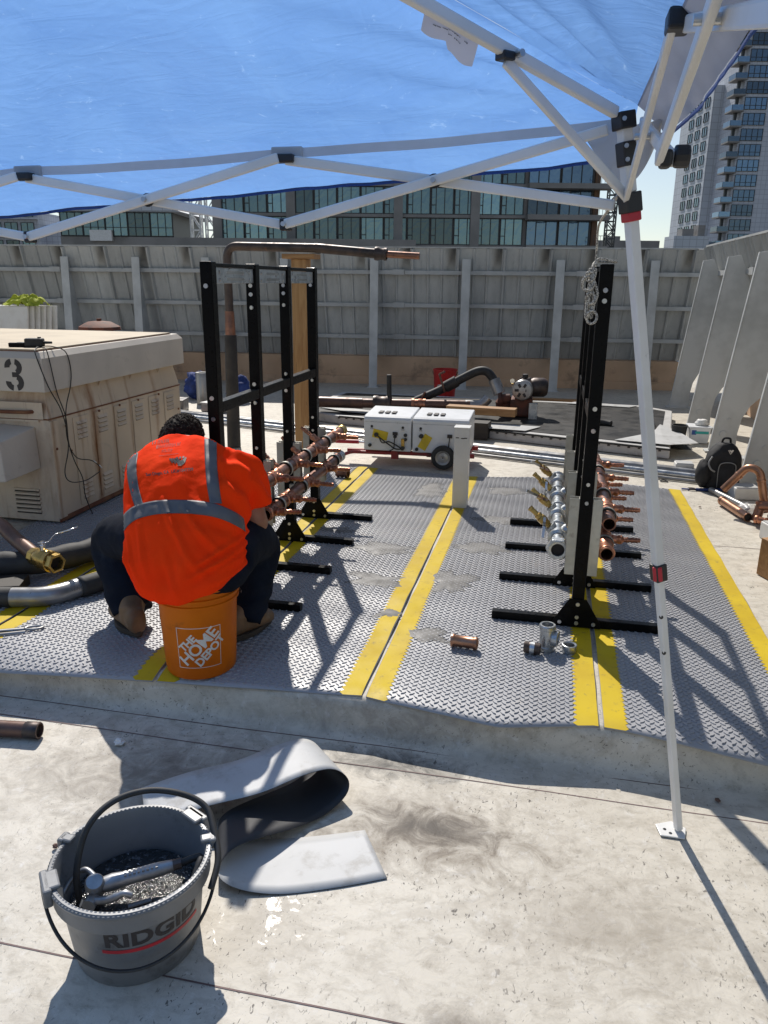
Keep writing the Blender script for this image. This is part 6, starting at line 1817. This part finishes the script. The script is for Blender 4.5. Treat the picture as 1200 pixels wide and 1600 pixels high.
SH = [(-1.258, 2.535, .478, .180, .180, 0), (-1.262, 2.540, .51, .204, .184, 4), (-1.282, 2.562, .58, .218, .174, 13), (-1.306, 2.612, .67, .228, .158, 25),
      (-1.335, 2.695, .775, .246, .142, 35), (-1.362, 2.765, .848, .258, .126, 42), (-1.385, 2.822, .898, .228, .100, 46), (-1.412, 2.868, .934, .150, .078, 48), (-1.430, 2.900, .958, .082, .064, 48)]
rings = []
for u, w, z, a, b, t in SH:
    t = R(t)
    rings.append(((u, w, z), (a, .06 * a, .10 * a if z > .7 else .03 * a), (0, b * cos(t), -b * sin(t))))
R_ARM = [(-1.185, 2.800, .878), (-1.150, 2.845, .770), (-1.118, 2.872, .640), (-1.20, 3.08, .630), (-1.262, 3.235, .640)]
L_ARM = [(-1.565, 2.815, .850), (-1.615, 2.92, .760), (-1.640, 3.015, .672), (-1.53, 3.18, .650), (-1.435, 3.285, .660)]
# --- body: torso, neck, head, arms, hands with fingers, legs as one skin
bd = MB()
v_, f_ = loft([(c, Vector(a) * .86, Vector(b) * .84) for c, a, b in rings])
bd.add(v_, f_)
HC = Vector((-1.500, 3.005, .928))                       # head, bowed forward
HM = Matrix.Rotation(R(-38), 3, 'X') @ Matrix.Rotation(R(6), 3, 'Y')
ball(bd, HC, (.078, .098, .112), 24, HM)
ball(bd, HC + HM @ Vector((0, .030, -.055)), (.058, .062, .062), 18, HM)      # jaw
ball(bd, HC + HM @ Vector((0, .100, -.020)), (.014, .022, .026), 12, HM)      # nose
for s_ in (-1, 1):
    ball(bd, HC + HM @ Vector((s_ * .079, -.004, -.012)), (.010, .020, .032), 12, HM)   # ears
    ball(bd, HC + HM @ Vector((s_ * .030, .088, .004)), (.014, .010, .009), 10, HM)     # brow over the eyes
ball(bd, HC + HM @ Vector((0, .092, -.058)), (.024, .012, .009), 10, HM)      # lips
bd.tube([(-1.42, 2.87, .91), (-1.455, 2.92, .93), (-1.49, 2.965, .925)], [.062, .056, .055], 16)
limb(bd, R_ARM, [.062, .054, .047, .037, .029]); limb(bd, L_ARM, [.062, .054, .047, .037, .029])
def hand(mb, wrist, d, nrm, side, curl=1.0):
    """palm with four curled fingers and a thumb; d along the hand, nrm out of the back of the hand"""
    d = Vector(d).normalized(); nrm = Vector(nrm); nrm = (nrm - d * nrm.dot(d)).normalized()
    x = d.cross(nrm) * side
    w0 = Vector(wrist)
    Mx = Matrix((x, d, nrm)).transposed()
    ball(mb, w0 + d * .045, (.040, .052, .017), 16, Mx)
    for k, (o, l_) in enumerate(((-.029, .070), (-.010, .079), (.010, .074), (.028, .060))):
        p = w0 + d * .082 + x * o
        a = R(28 + 6 * k) * curl; pts = [p - d * .02, p]
        ang = 0
        for q in range(3):
            ang += a * (1.25 if q else .9)
            p = p + (d * cos(ang) - nrm * sin(ang)) * l_ * (.44, .32, .26)[q]
            pts.append(p)
        mb.tube(spline(pts, 3), [.0105, .0105, .0103, .0100, .0098, .0096, .0094, .0092, .009, .0088, .0084, .0078, .007], 10)
    t0 = w0 + d * .022 - x * .030
    mb.tube(spline([t0, t0 - x * .028 + d * .022 - nrm * .010, t0 - x * .030 + d * .052 - nrm * .026, t0 - x * .018 + d * .075 - nrm * .036], 3), [.013, .0128, .0125, .012, .0118, .0115, .011, .0105, .010, .0085], 10)
hand(bd, R_ARM[-1], (-.42, .88, -.05), (.8, .35, .45), 1, 1.25)
hand(bd, L_ARM[-1], (.72, .66, .05), (-.45, .45, .75), -1, 1.2)
L_LEG = [(-1.36, 2.63, .575), (-1.58, 2.77, .575), (-1.815, 2.925, .492), (-1.76, 2.865, .36), (-1.668, 2.785, .235)]
R_LEG = [(-1.16, 2.63, .575), (-1.165, 2.82, .575), (-1.165, 3.0, .495), (-1.165, 2.92, .36), (-1.175, 2.812, .235)]
limb(bd, L_LEG, [.09, .085, .066, .060, .045]); limb(bd, R_LEG, [.09, .085, .066, .060, .045])
vs, fs = remeshed(bd, .0062, 'body_tmp', 5)
MB().add(vs, fs).build('body', K['skin'], PS, smooth=180, fixn=False)
# --- shirt
K['shirt'] = None
def shirt_mat():
    m, nt, b = base_mat('hi_vis_knit')
    v = coords(nt)
    c = mixc(nt, ramp(nt, nz(nt, v, 5, 4), .3, .7), (1.0, .055, .005), (1.0, .040, .004))
    nt.links.new(c, b.inputs['Base Color']); b.inputs['Roughness'].default_value = .85
    b.inputs['Specular IOR Level'].default_value = .06
    b.inputs['Subsurface Weight'].default_value = 0
    bump(nt, b, nz(nt, coords(nt, (1, 1, .45)), 26, 5, .6, 1.4), .35, .006)
    return m
K['shirt'] = shirt_mat()
sm = MB()
v_, f_ = loft(rings, 48, .74)
sm.add(v_, f_)
limb(sm, [(-1.225, 2.79, .880), (-1.165, 2.825, .825), (-1.136, 2.850, .770), (-1.122, 2.860, .722)], [.100, .098, .088, .086], 20)
limb(sm, [(-1.535, 2.80, .862), (-1.590, 2.865, .805), (-1.622, 2.93, .745), (-1.634, 2.975, .705)], [.098, .092, .082, .078], 20)
vs, fs = remeshed(sm, .0085, 'shirt_tmp', 10)
# folds: displace along normals
tmp = MB().add(vs, fs).mesh('shirt_fold', smooth=180, fixn=False)
nn = [v.normal.copy() for v in tmp.vertices]
CREASES = [(-1.36, .82, -1.13, .56, .009, .010), (-1.27, .80, -1.08, .63, .009, .009), (-1.44, .76, -1.33, .54, .007, .010), (-1.50, .65, -1.42, .50, .010, .009), (-1.47, .68, -1.38, .53, .008, .008),
           (-1.20, .96, -1.09, .80, .009, .008), (-1.17, .97, -1.06, .84, .008, .007), (-1.07, .64, -1.20, .56, .011, .010), (-1.06, .68, -1.18, .61, .009, .009), (-1.52, .88, -1.46, .74, .008, .008), (-1.30, .66, -1.22, .50, .006, .010)]
def folds(p):
    u, w, z = p
    # drag folds running from the shoulders to the waist, bunching above the hem
    a = .014 * sin(34 * (u + 1.3) + 9 * z + 3.2 * noise.noise(Vector((u * 5, w * 5, z * 5)))) * max(0, noise.noise(Vector((u * 4 + 3, w * 4, z * 3.2))) + .25)
    b = .0085 * fbm((u * 7, w * 7, z * 4.5), 4)
    c_ = .007 * sin(62 * z + 10 * (u + 1.2) + 4 * noise.noise(Vector((u * 6, z * 6, 2)))) * max(0, min(1, (.66 - z) / .12)) * max(0, min(1, (z - .47) / .05)) * max(0, abs(u + 1.27) / .23 - .35)
    s_ = .009 * sin(48 * (w + z * .8)) * max(0, min(1, (u + 1.24) / .08)) * max(0, min(1, (z - .66) / .06))
    d_ = 0
    if w < 2.62 + (z - .5) * .75:            # creases across the back
        for u0, z0, u1, z1, am, sg in CREASES:
            dx, dz = u1 - u0, z1 - z0; l2 = dx * dx + dz * dz
            t = max(0, min(1, ((u - u0) * dx + (z - z0) * dz) / l2))
            q = math.hypot(u - u0 - dx * t, z - z0 - dz * t)
            fade = sin(pi * min(1, .12 + t * .9)) ** .7
            d_ += am * fade * (math.exp(-(q / sg) ** 2) - .55 * math.exp(-((q - 1.9 * sg) / (1.1 * sg)) ** 2))
    return a + b + c_ + s_ + d_
vs = [Vector(v) + n_ * folds(v) for v, n_ in zip(vs, nn)]
for v in vs:                                   # the hem rides up at the sides
    if v.z < .62: v.z += .065 * min(1.2, abs(v.x + 1.262) / .23) ** 2 * min(1, (.62 - v.z) / .12)
bpy.data.meshes.remove(tmp)
shirt = MB().add(vs, fs).build('shirt', K['shirt'], PS, smooth=180, fixn=False)
bvh = BVHTree.FromPolygons([Vector(v) for v in vs], fs)
PROJ = Vector((0.0, 0.0, 1.6))
def on_shirt(t, lift=.002):
    """point of the shirt's back met from behind the worker"""
    o = PROJ; d = (Vector(t) - o).normalized()
    h = bvh.ray_cast(o, d)
    if h[0] is None: return None
    return h[0] + h[1] * lift if h[1].dot(d) < 0 else h[0] - h[1] * lift
K['reflective'] = mat('reflective_tape', (.105, .108, .118), .6, .0, (.085, .088, .096), 12, rvar=.1, bmp=.1, bsc=60)
def strip(pts, wd, name, axis):
    P = spline(pts, 10); nv = 8
    vs2, ok = [], []
    for i, p in enumerate(P):
        for j in range(nv + 1):
            q = p + Vector(axis) * wd * (j / nv - .5)
            h = on_shirt(q); ok.append(h is not None); vs2.append(h if h is not None else Vector((0, 0, 0)))
    N_ = nv + 1; ff = []
    for i in range(len(P) - 1):
        for j in range(nv):
            q = (i * N_ + j, (i + 1) * N_ + j, (i + 1) * N_ + j + 1, i * N_ + j + 1)
            if all(ok[k] for k in q) and max((vs2[a] - vs2[b]).length for a in q for b in q) < .09: ff.append(q)
    used = sorted({k for q in ff for k in q}); mp = {k: n_ for n_, k in enumerate(used)}
    o = MB().add([vs2[k] for k in used], [tuple(mp[k] for k in q) for q in ff]).build(name, K['reflective'], shirt, smooth=180)
    so = o.modifiers.new('thickness', 'SOLIDIFY'); so.thickness = .0008; so.offset = 0
strip([(-1.480, 2.62, 1.025), (-1.486, 2.62, 1.015), (-1.505, 2.62, .960), (-1.516, 2.62, .900), (-1.512, 2.62, .830), (-1.494, 2.62, .745)], .040, 'shoulder_stripe', (1, 0, .1))
strip([(-1.186, 2.62, 1.075), (-1.188, 2.62, 1.03), (-1.189, 2.62, .96), (-1.187, 2.62, .88), (-1.178, 2.62, .79)], .048, 'shoulder_stripe', (1, 0, 0))
strip([(-1.600, 2.62, .640), (-1.579, 2.62, .668), (-1.553, 2.62, .700), (-1.511, 2.62, .730), (-1.443, 2.62, .752), (-1.383, 2.62, .762), (-1.321, 2.62, .767), (-1.255, 2.62, .768), (-1.191, 2.62, .763), (-1.140, 2.62, .750), (-1.090, 2.62, .728), (-1.068, 2.62, .712)], .054, 'waist_stripe', (-.1, 0, 1))
def decal(vs2, fs2, c, ex, ey, name, m_):
    out = [on_shirt(Vector(c) + Vector(ex) * x + Vector(ey) * y, .0022) for x, y in vs2]
    ff = [f for f in fs2 if all(out[k] is not None for k in f)]
    out = [p if p is not None else Vector(c) for p in out]
    return MB().add(out, ff).build(name, m_, shirt)
EX, EY = Vector((.985, 0, .17)), Vector((-.12, 0, .99))
v2, f2 = text_mesh('San Diego, CA  LIC#1047789', .0165, .0004)
decal(v2, f2, (-1.36, 2.62, .900), EX, EY, 'back_lettering', K['dark_print'])
# emblem: fanned bars on the left, solid half heart on the right
for k in range(4):
    x0 = -.036 + k * .010
    q = [(x0, .010 - k * .001), (x0 + .008, .013 - k * .001), (x0 + .016 + k * .002, -.004 - k * .004), (x0 + .012 + k * .002, -.009 - k * .004)]
    decal(q, [(0, 1, 2, 3)], (-1.322, 2.62, .947), EX, EY, 'back_emblem', K['dark_print'])
q = [(-.004, -.020), (.010, -.022), (.026, -.012), (.036, .004), (.036, .010), (.020, .001), (.004, -.003), (.0, -.008)]
decal(q, [(0, 1, 2, 7), (2, 3, 4, 5), (2, 5, 6, 7)], (-1.322, 2.62, .947), EX, EY, 'back_emblem', K['dark_print'])
for k in range(3):
    q = [(-.006 + k * .013, .012), (.003 + k * .013, .014), (.001 + k * .013, .006), (-.006 + k * .013, .005)]
    decal(q, [(0, 1, 2, 3)], (-1.322, 2.62, .947), EX, EY, 'back_emblem', K['dark_print'])
# three lines of faded slanted script above it, too worn to read
K['worn_print'] = mat('worn_print', (.30, .05, .03), .8)
for row, (x0, x1, y, hgt, bold) in enumerate(((-.050, .020, .026, .013, 1), (-.036, .064, .008, .013, 0), (-.016, .030, -.009, .011, 0), (-.030, .052, -.0215, .0016, 2))):
    x = x0
    if bold == 2:
        n_ = 8
        for k in range(n_):
            a, b = x0 + (x1 - x0) * k / n_, x0 + (x1 - x0) * (k + 1) / n_
            decal([(a, y), (b, y), (b, y + hgt), (a, y + hgt)], [(0, 1, 2, 3)], (-1.372, 2.62, .985), EX, EY, 'back_script', K['worn_print'])
        continue
    while x < x1:
        w_ = random.uniform(.0045, .008)
        if random.random() > .08:
            sl = .0045
            th_ = .0018 if not bold else .0024
            decal([(x, y), (x + th_, y), (x + th_ + sl, y + hgt), (x + sl, y + hgt)], [(0, 1, 2, 3)], (-1.372, 2.62, .985), EX, EY, 'back_script', K['worn_print'] if x > -.03 else K['dark_print'])
            yy = random.choice((0, .45, .85)) * hgt
            decal([(x + sl * yy / hgt, y + yy), (x + w_ * .75 + sl * yy / hgt, y + yy), (x + w_ * .75 + sl * yy / hgt, y + yy + .0018), (x + sl * yy / hgt, y + yy + .0018)], [(0, 1, 2, 3)], (-1.372, 2.62, .985), EX, EY, 'back_script', K['worn_print'])
        x += w_
# --- jeans
K['denim'] = mat('denim', (.007, .010, .018), .9, 0, (.011, .015, .025), 5, spec=.12, bmp=.25, bsc=300, dirt=(.032, .042, .058), dsc=4, dlo=.58, dhi=.8)
jn = MB()
ball(jn, (-1.262, 2.577, .527), (.216, .208, .098), 26)
limb(jn, [(-1.37, 2.63, .565), (-1.59, 2.775, .570), (-1.822, 2.928, .490), (-1.765, 2.875, .370), (-1.668, 2.786, .222)], [.118, .112, .094, .092, .086], 20)
limb(jn, [(-1.16, 2.63, .565), (-1.165, 2.82, .570), (-1.165, 3.005, .492), (-1.165, 2.925, .365), (-1.175, 2.810, .222)], [.118, .108, .092, .088, .082], 20)
vs, fs = remeshed(jn, .008, 'jeans_tmp', 7)
tmp = MB().add(vs, fs).mesh('jeans_fold', smooth=180, fixn=False)
nn = [v.normal.copy() for v in tmp.vertices]
def jfold(p):
    u, w, z = p
    return .0045 * sin(75 * z + 14 * u + 5 * noise.noise(Vector((u * 7, w * 7, z * 7)))) * max(0, min(1, (.44 - z) / .1) + .35 * noise.noise(Vector((u * 8, w * 8, z * 8)))) + .005 * fbm((u * 9, w * 9, z * 9), 3)
vs = [Vector(v) + n_ * jfold(v) for v, n_ in zip(vs, nn)]
bpy.data.meshes.remove(tmp)
MB().add(vs, fs).build('jeans', K['denim'], PS, smooth=180, fixn=False)
# --- boots
def boot(heel, toe, ank, name):
    h, t = Vector(heel), Vector(toe)
    d = (t - h).normalized(); x = Vector((d.y, -d.x, 0)); L_ = (t - h).length
    up = MB()
    rr = []
    for s_, hw, hz in ((0, .030, .075), (.06, .041, .105), (.25, .044, .115), (.45, .046, .100), (.62, .050, .082), (.80, .052, .070), (.94, .043, .060), (1.0, .026, .042)):
        c = h + d * (L_ * s_) + Vector((0, 0, .018 + hz / 2))
        rr.append((c, x * hw, Vector((0, 0, hz / 2))))
    v2, f2 = loft(rr, 20, .8); up.add(v2, f2)
    a = Vector(ank)
    up.tube([h + d * .075 + Vector((0, 0, .05)), h + d * .075 + Vector((0, 0, .10)), a], [.050, .052, .054], 18)
    v2, f2 = remeshed(up, .006, 'boot_tmp', 4)
    b = MB().add(v2, f2).build(name, K['boot'], PS, smooth=180, fixn=False)
    so = MB(); rr = []
    n = 30; pl_ = []
    for k in range(n):
        t_ = 2 * pi * k / n
        s_ = .5 - .5 * cos(t_)
        wd = .048 * (.62 + .38 * sin(pi * min(1, s_ * 1.05)) + .10 * sin(pi * s_ * 2 - .9))
        pl_.append((L_ * (.50 - .515 * cos(t_)), wd * math.copysign(abs(sin(t_)) ** .7, sin(t_))))
    so.prism(pl_, h + Vector((0, 0, .003)), d, x, (0, 0, 1), .024)
    so.build('sole', K['boot_sole'], b, bev=.003)
    return b
for hl, to, an in (((-1.585, 2.685, .157), (-1.795, 2.865, .157), (-1.662, 2.782, .270)), ((-1.225, 2.705, .157), (-1.105, 2.955, .157), (-1.175, 2.808, .270))):
    boot(hl, to, an, 'boot')
# --- hair: short dark curls over the crown and the back of the head
K['hair'] = mat('dark_hair', (.014, .010, .008), .75, 0, (.028, .020, .016), 60, spec=.2, bmp=.35, bsc=220)
def hf(i, j):
    a, b = 2 * pi * i, R(-28) + (pi / 2 - R(-28)) * j
    q = Vector((cos(a) * cos(b), sin(a) * cos(b), sin(b)))
    r = 1.085 + .05 * fbm(tuple(q * 9), 3) + .03 * noise.noise(q * 22)
    if sin(a) > .25 and b < R(30): r = .93                      # keep the face clear
    return HC + HM @ Vector((q.x * .080 * r, q.y * .101 * r, q.z * .116 * r + .004))
hair = MB().grid(hf, 72, 44, closed=True).build('hair', K['hair'], PS, smooth=180)
cur = MB()
for k in range(900):
    a, b = random.uniform(0, 2 * pi), math.asin(random.uniform(-.45, 1))
    if sin(a) > .25 and b < R(32): continue
    q = Vector((cos(a) * cos(b), sin(a) * cos(b), sin(b)))
    p = HC + HM @ Vector((q.x * .087, q.y * .110, q.z * .126 + .004))
    nrm = (HM @ q).normalized(); tx = nrm.cross(Vector((random.random(), random.random(), random.random()))).normalized(); ty = nrm.cross(tx)
    r = random.uniform(.004, .008); ph = random.uniform(0, 6)
    cur.tube([p + tx * r * cos(ph + t * 1.5) + ty * r * sin(ph + t * 1.5) + nrm * (.003 * sin(t * 2) + .001) for t in range(4)], [.0016, .0019, .0016, .0008], 4, cap=False)
tag(cur.build('curls', K['hair'], hair, smooth=180, fixn=False), kind='stuff')

PS.location = LW(-1.325, 2.605, .152)
